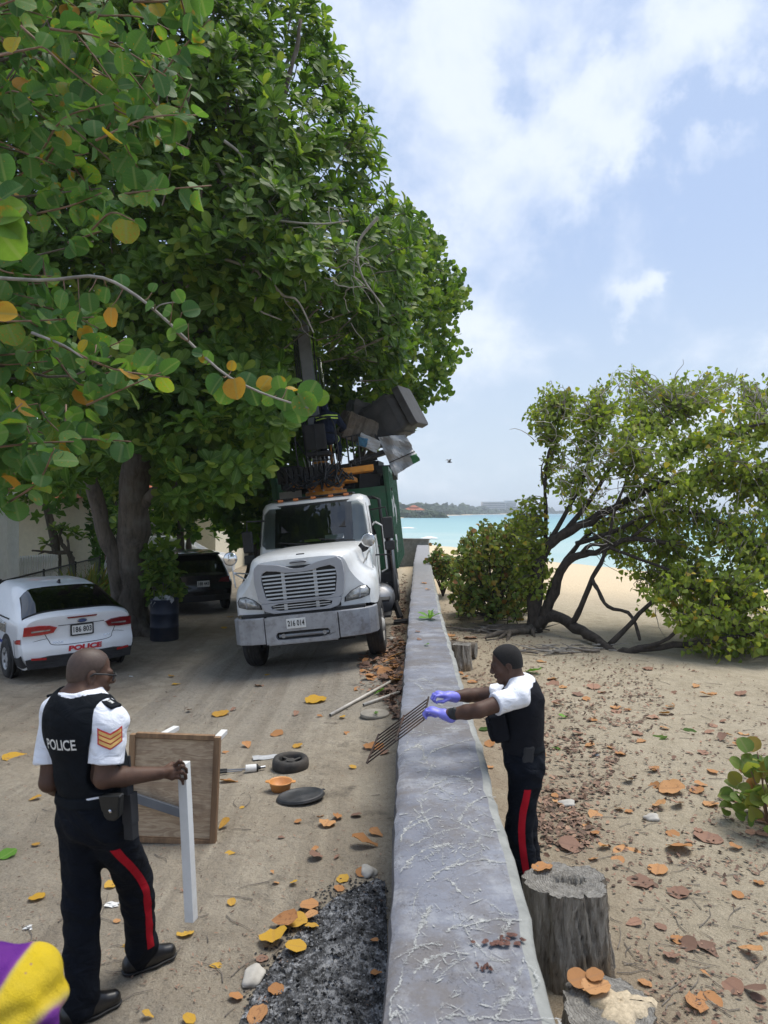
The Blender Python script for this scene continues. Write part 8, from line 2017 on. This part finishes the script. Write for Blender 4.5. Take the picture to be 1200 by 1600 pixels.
    # tree stumps and logs
    def stump(name, lab, c, r, h, seed, lean=(0, 0), rot=(0, 0, 0), hole=True, side='stump_side', top='stump_top'):
        g = np.random.RandomState(seed); t = thing(name, lab, 'stump' if h > .2 else 'log', tuple(c), rot); n = 110; L = 26
        a = np.linspace(0, 2 * math.pi, n, endpoint=False); lob = 1 + .07 * np.sin(2 * a + g.rand() * 6) + .05 * np.sin(5 * a + g.rand() * 6) + .03 * np.sin(9 * a + g.rand() * 6)
        cks = [(g.rand() * 6.28, g.uniform(.02, .07), g.uniform(.04, .20), g.uniform(-.5, .5), g.rand(), g.uniform(.25, .8)) for _ in range(24)]; rows = []
        for i in range(L):
            z = i / (L - 1); fl = 1 + .16 * (1 - z) ** 2.5
            cr = sum(dp * np.exp(-(np.angle(np.exp(1j * (a - a0 - sl * (z - zc)))) / wd) ** 2) * np.exp(-((z - zc) / ln) ** 2) for a0, wd, dp, sl, zc, ln in cks)
            rr = r * lob * fl * (1 - np.minimum(cr, .3)) * (1 + .02 * np.sin(a * 23 + z * 9)) * (1 + .012 * g.randn(n)); rows.append(np.stack([rr * np.cos(a) + lean[0] * z, rr * np.sin(a) + lean[1] * z, np.full(n, z * h - .05 * (1 - z)) + .008 * np.sin(a * 3 + 1) * z], 1))
        Rw = np.array(rows); Rw = np.concatenate([Rw, Rw[:, :1]], 1); MB().grid(Rw).build('bark_side', M[side], t, smooth=True, fix=False)
        m = 14; tp = []
        for i in range(m):
            f = 1 - i / (m - 1) * .995; q = rows[-1] - V(lean[0], lean[1], 0); x, y = q[:, 0] * f, q[:, 1] * f; z = np.full(n, h) + .008 * np.sin(a * 3 + 1) + .004 * g.randn(n)
            if hole:
                u = ((x - r * .12) / (r * .42)) ** 2 + ((y + r * .02) / (r * .20)) ** 2 + .5 * np.sin(a * 5 + 1) * .4; z = z - .08 * (1 - sm(.7, .82, u))
            tp.append(np.stack([x + lean[0], y + lean[1], z], 1))
        Tp = np.array(tp); Tp = np.concatenate([Tp, Tp[:, :1]], 1); MB().grid(Tp).build('cut_top', M[top], t, smooth=True, fix=False)
        return t
    c = V((892 - 600) / FPX * 4.0 + .0, 4.0, 0); c[2] = gzf(c[0], c[1]); S1 = stump('tree_stump', 'tall grey weathered tree stump with a hollow top leaning on the sea wall', c, .215, .50, 5, (-.03, .0))
    c = V((948 - 600) / FPX * 3.42, 3.40, 0); c[2] = gzf(c[0], c[1]); S2 = stump('tree_stump', 'low broad grey stump with sand on its top below the tall stump', c, .225, .20, 6, (0, 0), hole=False)
    # sand lying on the low stump
    n = 26; A, Rr = np.meshgrid(np.linspace(0, 2 * math.pi, n), np.linspace(0, 1, 8)); rad = .125 + .03 * np.sin(A * 3 + 1) + .02 * np.sin(A * 7)
    X = .06 + Rr * rad * np.cos(A) * 1.15; Y = .0 + Rr * rad * np.sin(A); Z = .212 + .022 * (1 - Rr ** 2) - .02 * (Rr > .98) + .003 * rs.randn(*X.shape)
    o = MB().grid(np.stack([X, Y, Z], 2)).build('sand_patch', M['stone'], None, smooth=True, loc=tuple(c)); tag(o, 'patch of pale sand heaped on the low broad stump', 'sand')
    o.data.materials.clear(); o.data.materials.append(pm('pale_sand', (.46, .38, .265), .95, var=.25, scale=60, bump=.01, bscale=120))
    c = V((722 - 600) / FPX * 11.6, 11.6, 0); c[2] = gzf(c[0], c[1]); stump('tree_stump', 'small pale stump standing against the sea wall near the driftwood', c, .15, .42, 7, (.0, 0), hole=False)
    c = V((718 - 600) / FPX * 12.6, 12.6, 0); c[2] = gzf(c[0], c[1]) + .15; t = thing('cut_log', 'short brown log lying behind the small pale stump', 'log', tuple(c), (R(90), R(0), R(70)))
    MB().lathe([(.135, -.3), (.14, -.1), (.135, .3)], 24, caps=False).build('bark_side', M['bark'], t, smooth=True); 
    for z in (-.3, .3): MB().lathe([(.135, z), (.01, z + (.004 if z > 0 else -.004))], 24, caps=False).build('cut_end', M['stump_top'], t)
    # driftwood and dead branch heaps by the beach tree
    for px, py, spread, m, lab in ((880, 1018, .55, 34, 'heap of dry grey twigs on the sand in front of the beach tree'), (800, 985, .7, 26, 'tangle of dead branches between the beach tree and the sea wall'), (770, 968, .5, 16, 'small tangle of dead branches near the wide shrub')):
        c = G(px, py); t = thing('driftwood_heap', lab, 'driftwood', (c[0], c[1], gzf(c[0], c[1])))
        for k in range(m):
            a = rs.uniform(-.6, .6) + (3.14 if rs.rand() < .5 else 0); p = V(rs.randn() * spread * .6, rs.randn() * .22, .015 + .05 * rs.rand()); L = rs.uniform(.3, 1.0) * spread * 1.4; u = V(math.cos(a), math.sin(a) * .5, .08 * rs.randn()); q = [p]
            for i in range(4): u = nrm(u + rs.randn(3) * V(.25, .25, .08)); w = q[-1] + u * L / 4; w[2] = max(w[2], .01 + gzf(c[0] + w[0], c[1] + w[1]) - gzf(c[0], c[1])); q.append(w)
            MB().tube(q, np.linspace(rs.uniform(.008, .028), .005, 5), 6).build('branch', M['twig_grey'] if k % 3 else M['twig'], t, smooth=True, fix=False)
    # stones
    for px, py, s, lab in ((885, 1258, .075, 'rounded pale stone half covered by a brown leaf on the beach'), (1018, 1280, .07, 'flat pale stone among dry leaves on the beach'), (395, 1530, .075, 'flat pale stone lying at the edge of the ash heap'), (575, 1365, .07, 'mossy stone between the ash heap and the sea wall'), (612, 1000, .09, 'white stone wedged between truck tyre and sea wall')):
        c = G(px, py); g = np.random.RandomState(px); bm = bmesh.new(); bmesh.ops.create_icosphere(bm, subdivisions=3, radius=1)
        for v in bm.verts: n = v.co.copy(); v.co = n * (1 + .12 * math.sin(n.x * 4 + px) + .1 * math.sin(n.y * 5 + n.z * 3)); v.co.x *= s; v.co.y *= s * .75; v.co.z *= s * .45
        me = bpy.data.meshes.new('stone'); bm.to_mesh(me); bm.free(); me.polygons.foreach_set('use_smooth', [True] * len(me.polygons))
        tag(link('stone', me, M['stone'], None, (c[0], c[1], gzf(c[0], c[1]) + s * .22), (0, 0, g.rand() * 3)), lab, 'stone')
    # litter: small white scraps
    for px, py, s, m, lab in ((176, 1416, .035, 'paper', 'scrap of white paper beside the officer\'s stride'), (45, 1452, .02, 'paper', 'tiny white scrap on the sand near the wrapped person'), (932, 1181, .035, 'grey_bar', 'bit of dark blue plastic litter on the beach'), (205, 1058, .03, 'paper', 'white scrap on the dark earth behind the police car'), (828, 1293, .025, 'paper', 'shred of white paper at the foot of the sea wall')):
        c = G(px, py); n = 5; A, B = np.meshgrid(np.linspace(-1, 1, n), np.linspace(-1, 1, n)); g = np.random.RandomState(px)
        o = MB().grid(np.stack([A * s + .006 * g.randn(n, n), B * s * .7 + .006 * g.randn(n, n), .004 + .016 * g.rand(n, n)], 2)).build('paper_scrap', M[m], None, loc=(c[0], c[1], gzf(c[0], c[1])), fix=False); tag(o, lab, 'litter')
    # bird far out over the bay
    c = P(702, 722, 60); t = thing('bird', 'small dark bird flying over the bay', 'bird', tuple(c), (0, 0, R(20)))
    MB().lathe([(.01, -.22), (.05, -.12), (.075, 0), (.06, .12), (.035, .2), (.008, .27)], 10, axis='x', caps=False).build('body', M['black'], t, smooth=True)
    for s in (-1, 1): MB().add([(.08, 0, .02), (-.08, 0, .02), (-.10, s * .28, .22), (.05, s * .30, .24), (-.12, s * .55, .16)], [(0, 1, 2, 3), (3, 2, 4)]).build('wing', M['black'], t, fix=False, solid=.012)
props()

def ash_heap():
    rs = np.random.RandomState(91)
    poly = [(590, 1372), (602, 1380), (606, 1480), (604, 1660), (395, 1660), (372, 1600), (400, 1545), (430, 1500), (470, 1450), (520, 1405), (560, 1385)]
    W = np.array([G(x, y)[:2] for x, y in poly]); W[:, 0] = np.where(W[:, 0] > -.02, np.minimum(W[:, 0], wall_l(W[:, 1]) - .028), W[:, 0])
    lo, hi = W.min(0), W.max(0); nx, ny = 150, 220
    X, Y = np.meshgrid(np.linspace(lo[0], hi[0], nx), np.linspace(lo[1], hi[1], ny)); x, y = X.ravel(), Y.ravel()
    ins = pip(x, y, W); ed = poly_dist(x, y, W) * np.where(ins, 1, -1)
    ed = np.where(wall_l(y) - x < .12, np.maximum(ed, np.minimum(.1, poly_dist(x, y, W) + .05)), ed)
    nz = sum(a * np.sin(x * f1 + y * f2 + p) for a, f1, f2, p in [(.5 / (1 + i * .35), rs.uniform(-1, 1) * 14 * (1.28 ** i), rs.uniform(-1, 1) * 14 * (1.28 ** i), rs.rand() * 6) for i in range(16)])
    z = gz(x, y) + np.where(ins, 0.035 * sm(0, .25, ed) + .006 * nz * sm(0, .1, ed) + .004 * rs.randn(len(x)) * sm(0, .05, ed), -.03) + .004
    i = (np.arange(ny - 1)[:, None] * nx + np.arange(nx - 1)).ravel(); q = np.stack([i, i + 1, i + nx + 1, i + nx], 1); q = q[ins[q].any(1)]
    base = V(W[:, 0].mean(), W[:, 1].mean(), 0); base[2] = gzf(base[0], base[1]); t = thing('ash_heap', 'heap of black and white ash and charcoal against the sea wall', 'ash', tuple(base))
    link('ash_bed', np_mesh('ash_bed', np.stack([x, y, z], 1) - base, q), M['ash'], t)['kind'] = 'stuff'
    from_grid = lambda a, b: float(np.interp(0, [0], [0]))
    k = rs.choice(np.where(ed > -.10)[0] if False else np.where(ins)[0], 2400); n = len(k)
    eo = np.where((ed < .02) & (ed > -.12) & (wall_l(y) - x > .05))[0]; eo = rs.choice(eo, 420); z[eo] = np.maximum(z[eo], gz(x[eo], y[eo]) + .003) if False else z[eo]; z2 = gz(x, y) + .004
    pe = np.stack([x[eo], y[eo], z2[eo]], 1) + rs.randn(420, 3) * V(.012, .012, .001); tpe = leaf_tpl([(0, .22), (.4, .42), (.8, .3), (1., .08)], .2, .1, 0, .05); v, qq, lu = leaf_cloud(tpe, pe - base, frames(rs.randn(420, 3) * V(1, 1, .1), V(0, 0, 1) + rs.randn(420, 3) * .2), .016 * rs.uniform(.3, 1.5, 420), rs.rand(420)); link('scattered_charcoal', np_mesh('scattered_charcoal', v, qq, None, lu, smooth=False), M['charcoal'], t)['kind'] = 'stuff'
    for nm, mat, sel, s0 in (('charcoal_flakes', 'charcoal', slice(0, 900), .018), ('ash_flakes', 'ash_flake', slice(900, 1900), .010)):
        kk = k[sel]; m = len(kk); pos = np.stack([x[kk], y[kk], z[kk] + .004], 1) + rs.randn(m, 3) * .004
        Y_ = rs.randn(m, 3) * V(1, 1, .35); Nn = V(0, 0, 1) + rs.randn(m, 3) * .5; tp = leaf_tpl([(0, .22), (.4, .42), (.8, .3), (1., .08)], .3, .3, 0, .12)
        v, qq, lu = leaf_cloud(tp, pos - base, frames(Y_, Nn), s0 * rs.uniform(.4, 1.6, m), rs.rand(m)); link(nm, np_mesh(nm, v, qq, None, lu, smooth=False), M[mat], t)['kind'] = 'stuff'
    return W
ash_heap()

# ------------------------------------------------------------------ fallen leaves
def leaves_on_ground():
    rs = np.random.RandomState(111)
    meshes = {}
    def put(px, py, wpx, kind, lab, grp, ang=None, tpl=None, z=None, at=None, cat='leaf'):
        c = G(px, py) if at is None else at; d = c[1]; zz = gzf(c[0], c[1]) if z is None else z
        s = wpx / FPX * d * 1.12; tp = tpl or ('dry' if rs.rand() < .62 else 'dry2')
        me = leaf_mesh('fallen_leaf_' + tp, T_DRY if tp == 'dry' else T_DRY2, M[kind])
        o = bpy.data.objects.new('fallen_leaf', me); COL.objects.link(o); a = rs.uniform(0, 6.28) if ang is None else R(ang)
        o.location = (c[0] - .5 * s * math.cos(a), c[1] - .5 * s * math.sin(a), zz + .008 + .02 * s * rs.rand()); o.rotation_euler = (rs.randn() * .16, rs.randn() * .16, a - math.pi / 2); o.scale = (s * rs.uniform(.85, 1.1), s, s * rs.uniform(.6, 1.5))
        if '%s' in lab: lab = lab % dict(leaf_yellow='yellow', leaf_orange='orange', leaf_brown='brown')[kind]; grp = dict(leaf_yellow='yellow ', leaf_orange='orange ', leaf_brown='brown ')[kind] + grp
        tag(o, lab, cat, grp); return o
    RO = ('dry %s leaf lying on the sandy road', 'fallen leaves on the sandy road'); BE = ('dry orange-brown leaf lying on the beach sand', 'fallen leaves on the beach'); AS = ('dry %s leaf lying at the edge of the ash heap', 'leaves around the ash heap')
    PA = ('dry %s leaf in the drift between truck and sea wall', 'leaves drifted beside the sea wall'); DB = ('dull reddish-brown leaf lying on the beach sand', 'brown leaves on the beach')
    for px, py, w, k in ((25, 1183, 36, 'leaf_yellow'), (345, 1117, 24, 'leaf_yellow'), (494, 1096, 30, 'leaf_yellow'), (275, 1070, 12, 'leaf_yellow'), (268, 1058, 12, 'leaf_yellow'), (386, 1167, 18, 'leaf_orange'), (433, 1148, 18, 'leaf_orange'), (354, 1176, 12, 'leaf_orange'), (358, 1222, 26, 'leaf_orange'), (351, 1293, 20, 'leaf_yellow'), (359, 1334, 16, 'leaf_yellow'), (58, 1405, 22, 'leaf_yellow'), (177, 1384, 24, 'leaf_yellow'),
                         (55, 1250, 18, 'leaf_yellow'), (55, 1322, 15, 'leaf_yellow'), (195, 1482, 16, 'leaf_yellow'), (290, 1459, 24, 'leaf_yellow'), (337, 1510, 18, 'leaf_yellow'), (362, 1413, 14, 'leaf_yellow'), (511, 1290, 26, 'leaf_orange'), (588, 1305, 22, 'leaf_orange'), (569, 1323, 38, 'leaf_orange'), (492, 1342, 22, 'leaf_brown'), (527, 1278, 22, 'leaf_orange'), (557, 1276, 16, 'leaf_brown'), (230, 1592, 18, 'leaf_yellow'), (295, 1597, 20, 'leaf_yellow'),
                         (216, 965, 14, 'leaf_yellow'), (535, 1122, 14, 'leaf_yellow'), (563, 1076, 30, 'leaf_orange'), (585, 1060, 26, 'leaf_orange'), (602, 1053, 24, 'leaf_orange'), (618, 1046, 22, 'leaf_orange'), (583, 1168, 30, 'leaf_orange'), (600, 1178, 18, 'leaf_brown'), (545, 1146, 14, 'leaf_orange'), (165, 1352, 14, 'leaf_yellow'), (405, 1072, 14, 'leaf_brown'), (418, 1055, 10, 'leaf_yellow'), (360, 965, 10, 'leaf_yellow'), (350, 982, 10, 'leaf_yellow'), (500, 1120, 10, 'leaf_orange'),
                         (567, 1366, 22, 'leaf_orange'), (535, 1375, 18, 'leaf_yellow'), (530, 1390, 16, 'leaf_orange'), (312, 1236, 10, 'leaf_brown'), (440, 1310, 10, 'leaf_brown')):
        put(px, py, w, k, *RO)
    for px, py, w, k in ((483, 1422, 26, 'leaf_orange'), (445, 1450, 40, 'leaf_orange'), (428, 1474, 38, 'leaf_yellow'), (462, 1448, 34, 'leaf_yellow'), (462, 1490, 30, 'leaf_yellow'), (484, 1440, 26, 'leaf_orange'), (432, 1556, 24, 'leaf_orange'), (368, 1562, 20, 'leaf_orange'), (404, 1592, 32, 'leaf_orange'), (585, 1478, 12, 'leaf_orange'), (588, 1530, 16, 'leaf_orange'), (487, 1455, 20, 'leaf_yellow'), (410, 1500, 18, 'leaf_brown'), (420, 1565, 20, 'leaf_brown')):
        o = put(px, py, w, k, *AS); o.location.z += .025 if px > 425 else 0
    for px, py, w, k in ((983, 1336, 48, 'leaf_orange'), (1062, 1330, 36, 'leaf_orange'), (1028, 1360, 32, 'leaf_orange'), (1000, 1380, 38, 'leaf_brown'), (1060, 1397, 30, 'leaf_brown'), (945, 1326, 22, 'leaf_orange'), (890, 1325, 32, 'leaf_brown'), (1172, 1492, 38, 'leaf_orange'), (1107, 1485, 34, 'leaf_brown'), (1085, 1570, 46, 'leaf_orange'), (1110, 1565, 36, 'leaf_orange'), (1145, 1545, 30, 'leaf_brown'), (1008, 1538, 20, 'leaf_orange'), (1050, 1498, 22, 'leaf_brown'), (930, 1275, 22, 'leaf_orange'),
                         (1050, 1237, 36, 'leaf_orange'), (1023, 1202, 24, 'leaf_orange'), (1112, 1207, 22, 'leaf_orange'), (1110, 1258, 22, 'leaf_orange'), (1095, 1228, 18, 'leaf_orange'), (1022, 1228, 18, 'leaf_orange'), (926, 1126, 14, 'leaf_orange'), (1048, 1107, 18, 'leaf_orange'), (962, 1107, 16, 'leaf_orange'), (980, 1110, 16, 'leaf_orange'), (1103, 1088, 18, 'leaf_orange'), (1032, 1262, 22, 'leaf_orange'), (1060, 1260, 26, 'leaf_brown'), (1107, 1310, 36, 'leaf_brown'), (1090, 1300, 22, 'leaf_brown'), (990, 1445, 24, 'leaf_brown'), (1032, 1450, 18, 'leaf_brown'),
                         (755, 1330, 10, 'leaf_orange'), (880, 1248, 20, 'leaf_brown'), (766, 1165, 18, 'leaf_orange'), (838, 1185, 30, 'leaf_orange'), (767, 1200, 12, 'leaf_orange'), (862, 1062, 14, 'leaf_orange'), (880, 1075, 12, 'leaf_orange'), (846, 1035, 14, 'leaf_orange'), (1075, 1480, 28, 'leaf_brown'), (1180, 1555, 36, 'leaf_brown'), (1195, 1305, 24, 'leaf_brown'), (1150, 1250, 20, 'leaf_orange')):
        put(px, py, w, k, *(BE if k == 'leaf_orange' else DB))
    # scattered ones
    reg = [([(690, 1010), (720, 960), (900, 1000), (1200, 1075), (1200, 1300), (900, 1360), (845, 1300), (790, 1180)], 60, (9, 20), BE, DB, .5), ([(850, 1080), (1200, 1080), (1200, 1600), (1050, 1600), (960, 1400), (850, 1300)], 24, (12, 22), BE, DB, .5)]
    for poly, n, wr, A, B, f in reg:
        px, py = sample_poly(poly, n, rs)
        for x, y in zip(px, py):
            k = 'leaf_orange' if rs.rand() < f else 'leaf_brown'; put(x, y, rs.uniform(*wr), k, *(A if k == 'leaf_orange' else B))
    px, py = sample_poly([(612, 1000), (600, 1010), (560, 1030), (560, 1060), (628, 1070), (632, 1000)], 46, rs)
    for x, y in zip(px, py): put(x, y, rs.uniform(12, 24), rs.choice(['leaf_orange', 'leaf_brown', 'leaf_orange']), *PA)
    px, py = sample_poly([(0, 1080), (220, 1060), (400, 1060), (520, 1060), (560, 1150), (590, 1400), (400, 1420), (310, 1560), (180, 1590), (170, 1400), (60, 1200)], 26, rs)
    for x, y in zip(px, py): put(x, y, rs.uniform(7, 15), rs.choice(['leaf_yellow', 'leaf_orange', 'leaf_brown']), *RO)
    # green leaves
    for px, py, w, lab in ((12, 1338, 26, 'green fallen leaf on the sandy road, turning yellow'), (880, 1122, 14, 'lime green leaf on the beach behind the gloved officer'), (870, 1170, 15, 'lime green leaf on the beach just behind the gloved officer\'s belt'), (1030, 1153, 20, 'dark green leaf on the beach among orange leaves'), (1078, 1142, 18, 'dark green pointed leaf lying on bare sand of the beach'), (756, 1141, 14, 'dark green leaf between sea wall and gloved officer'), (594, 1085, 16, 'lime green leaf lying between the two pipes'), (833, 1052, 26, 'bunched green leaf behind the gloved officer\'s head')):
        put(px, py, w, 'leaf_fresh' if 'dark' not in lab else 'leaf_almond', lab, None)
    # leaves lying on things
    tops = (((848, 1359), .31, 30, 'leaf_orange', 'round tan leaf lying on top of the tall stump'), ((875, 1393), .24, 16, 'leaf_orange', 'small orange leaf in the hollow of the tall stump'), ((932, 1545), .045, 42, 'leaf_orange', 'large tan leaf lying on the low broad stump'), ((905, 1532), .055, 34, 'leaf_orange', 'tan leaf overlapping the large leaf on the low broad stump'), ((930, 1528), .06, 26, 'leaf_orange', 'small tan leaf behind the large leaf on the low broad stump'))
    for (px, py), z, w, k, lab in tops:
        d = FPX * (CAMZ - z) / (py - 800); put(px, py, w, k, lab, None, at=P(px, py, d), z=z, ang=20, tpl='dry')
    for px, py, w, k, lab in ((667, 1009, 12, 'leaf_fresh', 'small green leaf lying on the sea wall top'), (668, 922, 8, 'leaf_orange', 'small orange leaf lying far along the sea wall top'), (662, 912, 9, 'leaf_orange', 'tan leaf beside another far along the sea wall top'), (655, 1000, 8, 'leaf_brown', 'brown scrap of leaf on the sea wall top'), (652, 988, 8, 'leaf_brown', 'curled brown twiggy leaf on the sea wall top')):
        d = FPX * (CAMZ - WALL_Z) / (py - 800); put(px, py, w, k, lab, None, at=P(px, py, d), z=WALL_Z)
    # sprig on the wall and on the disc
    for px, py, z, s, n, lab in ((672, 968, WALL_Z, .22, 6, 'fresh green leaf sprig lying on top of the sea wall'), (587, 1117, gzf(*G(587, 1117)[:2]) + .05, .05, 5, 'tiny green sprig lying on the round concrete cover')):
        d = FPX * (CAMZ - z) / (py - 800); c = P(px, py, d); t = thing('leaf_sprig', lab, 'sprig', (c[0], c[1], z + .012)); me = leaf_mesh('sprig_leaf', T_ALM[0], M['leaf_fresh'])
        for k in range(n):
            o = bpy.data.objects.new('leaf', me); COL.objects.link(o); o.parent = t; o.rotation_euler = (R(18 + 30 * rs.rand()), rs.randn() * .3, k * 6.28 / n + rs.randn() * .25); o.scale = [s * rs.uniform(.8, 1.15)] * 3
        MB().tube([(0, 0, .0), (s * .3, -s * .3, .004)], .006, 5).build('stem', M['twig'], t)
    # leaf litter nobody could count
    def litter(name, lab, polys, tpl_s, seed, mat='litter'):
        g = np.random.RandomState(seed); VS = []; QS = []; LS = []; b = 0
        for poly, n, s0, s1 in polys:
            x, y = sample_poly(poly, n, g); pts = []
            for a_, b_ in zip(x, y):
                dd = FPX * (CAMZ + .2) / max(b_ - 800, 4); pts.append(((a_ - 600) / FPX * dd, dd))
            pts = np.array(pts); clump = np.sin(pts[:, 0] * 3.1 + 1.2 * np.sin(pts[:, 1] * 2.3)) * np.sin(pts[:, 1] * 2.7 + .6 * pts[:, 0]); pts = pts[g.rand(len(pts)) < .45 + .55 * (clump > -.1)]
            m = len(pts); zz = gz(pts[:, 0], pts[:, 1]); pos = np.column_stack([pts, zz + .006 + .008 * g.rand(m)])
            F = frames(g.randn(m, 3) * V(1, 1, .12), V(0, 0, 1) + g.randn(m, 3) * .28); v, q, lu = leaf_cloud(tpl_s, pos, F, g.uniform(s0, s1, m), g.rand(m)); VS.append(v); QS.append(q + b); LS.append(lu); b += len(v)
        o = link(name, np_mesh(name, np.vstack(VS), np.vstack(QS), None, np.vstack(LS)), M[mat]); tag(o, lab, 'leaf litter', kind='stuff')
    small = leaf_tpl([(0, .1), (.5, .34), (1., .1)], .3, -.2, 0, .06)
    litter('leaf_litter', 'litter of broken brown leaves and twigs strewn over the beach sand', [([(672, 900), (740, 890), (760, 960), (860, 1000), (1000, 1040), (1050, 1110), (960, 1200), (930, 1320), (850, 1340), (800, 1200), (745, 1110), (700, 990)], 3600, .02, .065), ([(690, 950), (1200, 1070), (1200, 1360), (1000, 1420), (860, 1330), (790, 1180)], 2000, .015, .05), ([(860, 1300), (1200, 1300), (1200, 1640), (1040, 1640), (940, 1400)], 700, .01, .035)], small, 5)
    litter('leaf_drift', 'drift of brown leaf scraps banked along the foot of the sea wall', [([(628, 900), (636, 900), (634, 1010), (628, 1150), (612, 1150), (585, 1060), (612, 1000)], 1300, .03, .12), ([(560, 1030), (625, 1020), (620, 1100), (560, 1100)], 420, .02, .08)], small, 6)
    litter('road_litter', 'specks of bark, twig and leaf scattered over the sandy road', [([(0, 1070), (600, 1050), (600, 1640), (0, 1640)], 2600, .006, .028), ([(0, 1000), (400, 960), (600, 1060), (0, 1200)], 700, .015, .05)], leaf_tpl([(0, .08), (.5, .16), (1., .05)], .2, -.1), 7)
    mb = MB()
    for k in range(260):      # thin twigs strewn about
        if k < 170: x, y = sample_poly([(690, 950), (1200, 1080), (1200, 1600), (1000, 1600), (860, 1330), (780, 1150)], 1, rs)
        else: x, y = sample_poly([(0, 1070), (600, 1050), (600, 1600), (0, 1600)], 1, rs)
        c = G(float(x[0]), float(y[0])); a = rs.uniform(0, 6.28); L = rs.uniform(.05, .28); q = [c + V(0, 0, .008)]
        for i in range(3): a += rs.randn() * .3; w = q[-1] + V(math.cos(a), math.sin(a), 0) * L / 3; w[2] = gzf(w[0], w[1]) + .008; q.append(w)
        mb.tube(q, np.linspace(.0035, .0015, 4), 4, cap=False)
    o = mb.build('fallen_twigs', M['twig'], None, fix=False); tag(o, 'thin dry twigs strewn over the sand', 'twigs', kind='stuff')
leaves_on_ground()
# ------------------------------------------------------------------ sea air
def haze():
    lo, hi = V(-2900, -700, -7.2), V(10600, 10600, 34)
    o = MB().box((lo + hi) / 2, hi - lo).build('haze', None); o['kind'] = 'stuff'; o['label'] = 'pale sea haze over the bay'
    m = bpy.data.materials.new('haze'); m.use_nodes = True; nt = m.node_tree; nt.nodes.clear()
    out = nt.nodes.new('ShaderNodeOutputMaterial'); v = nt.nodes.new('ShaderNodeVolumePrincipled'); v.inputs['Color'].default_value = (.86, .93, 1, 1); v.inputs['Density'].default_value = .00045; v.inputs['Anisotropy'].default_value = .2
    nt.links.new(v.outputs[0], out.inputs['Volume']); o.data.materials.append(m)
haze()
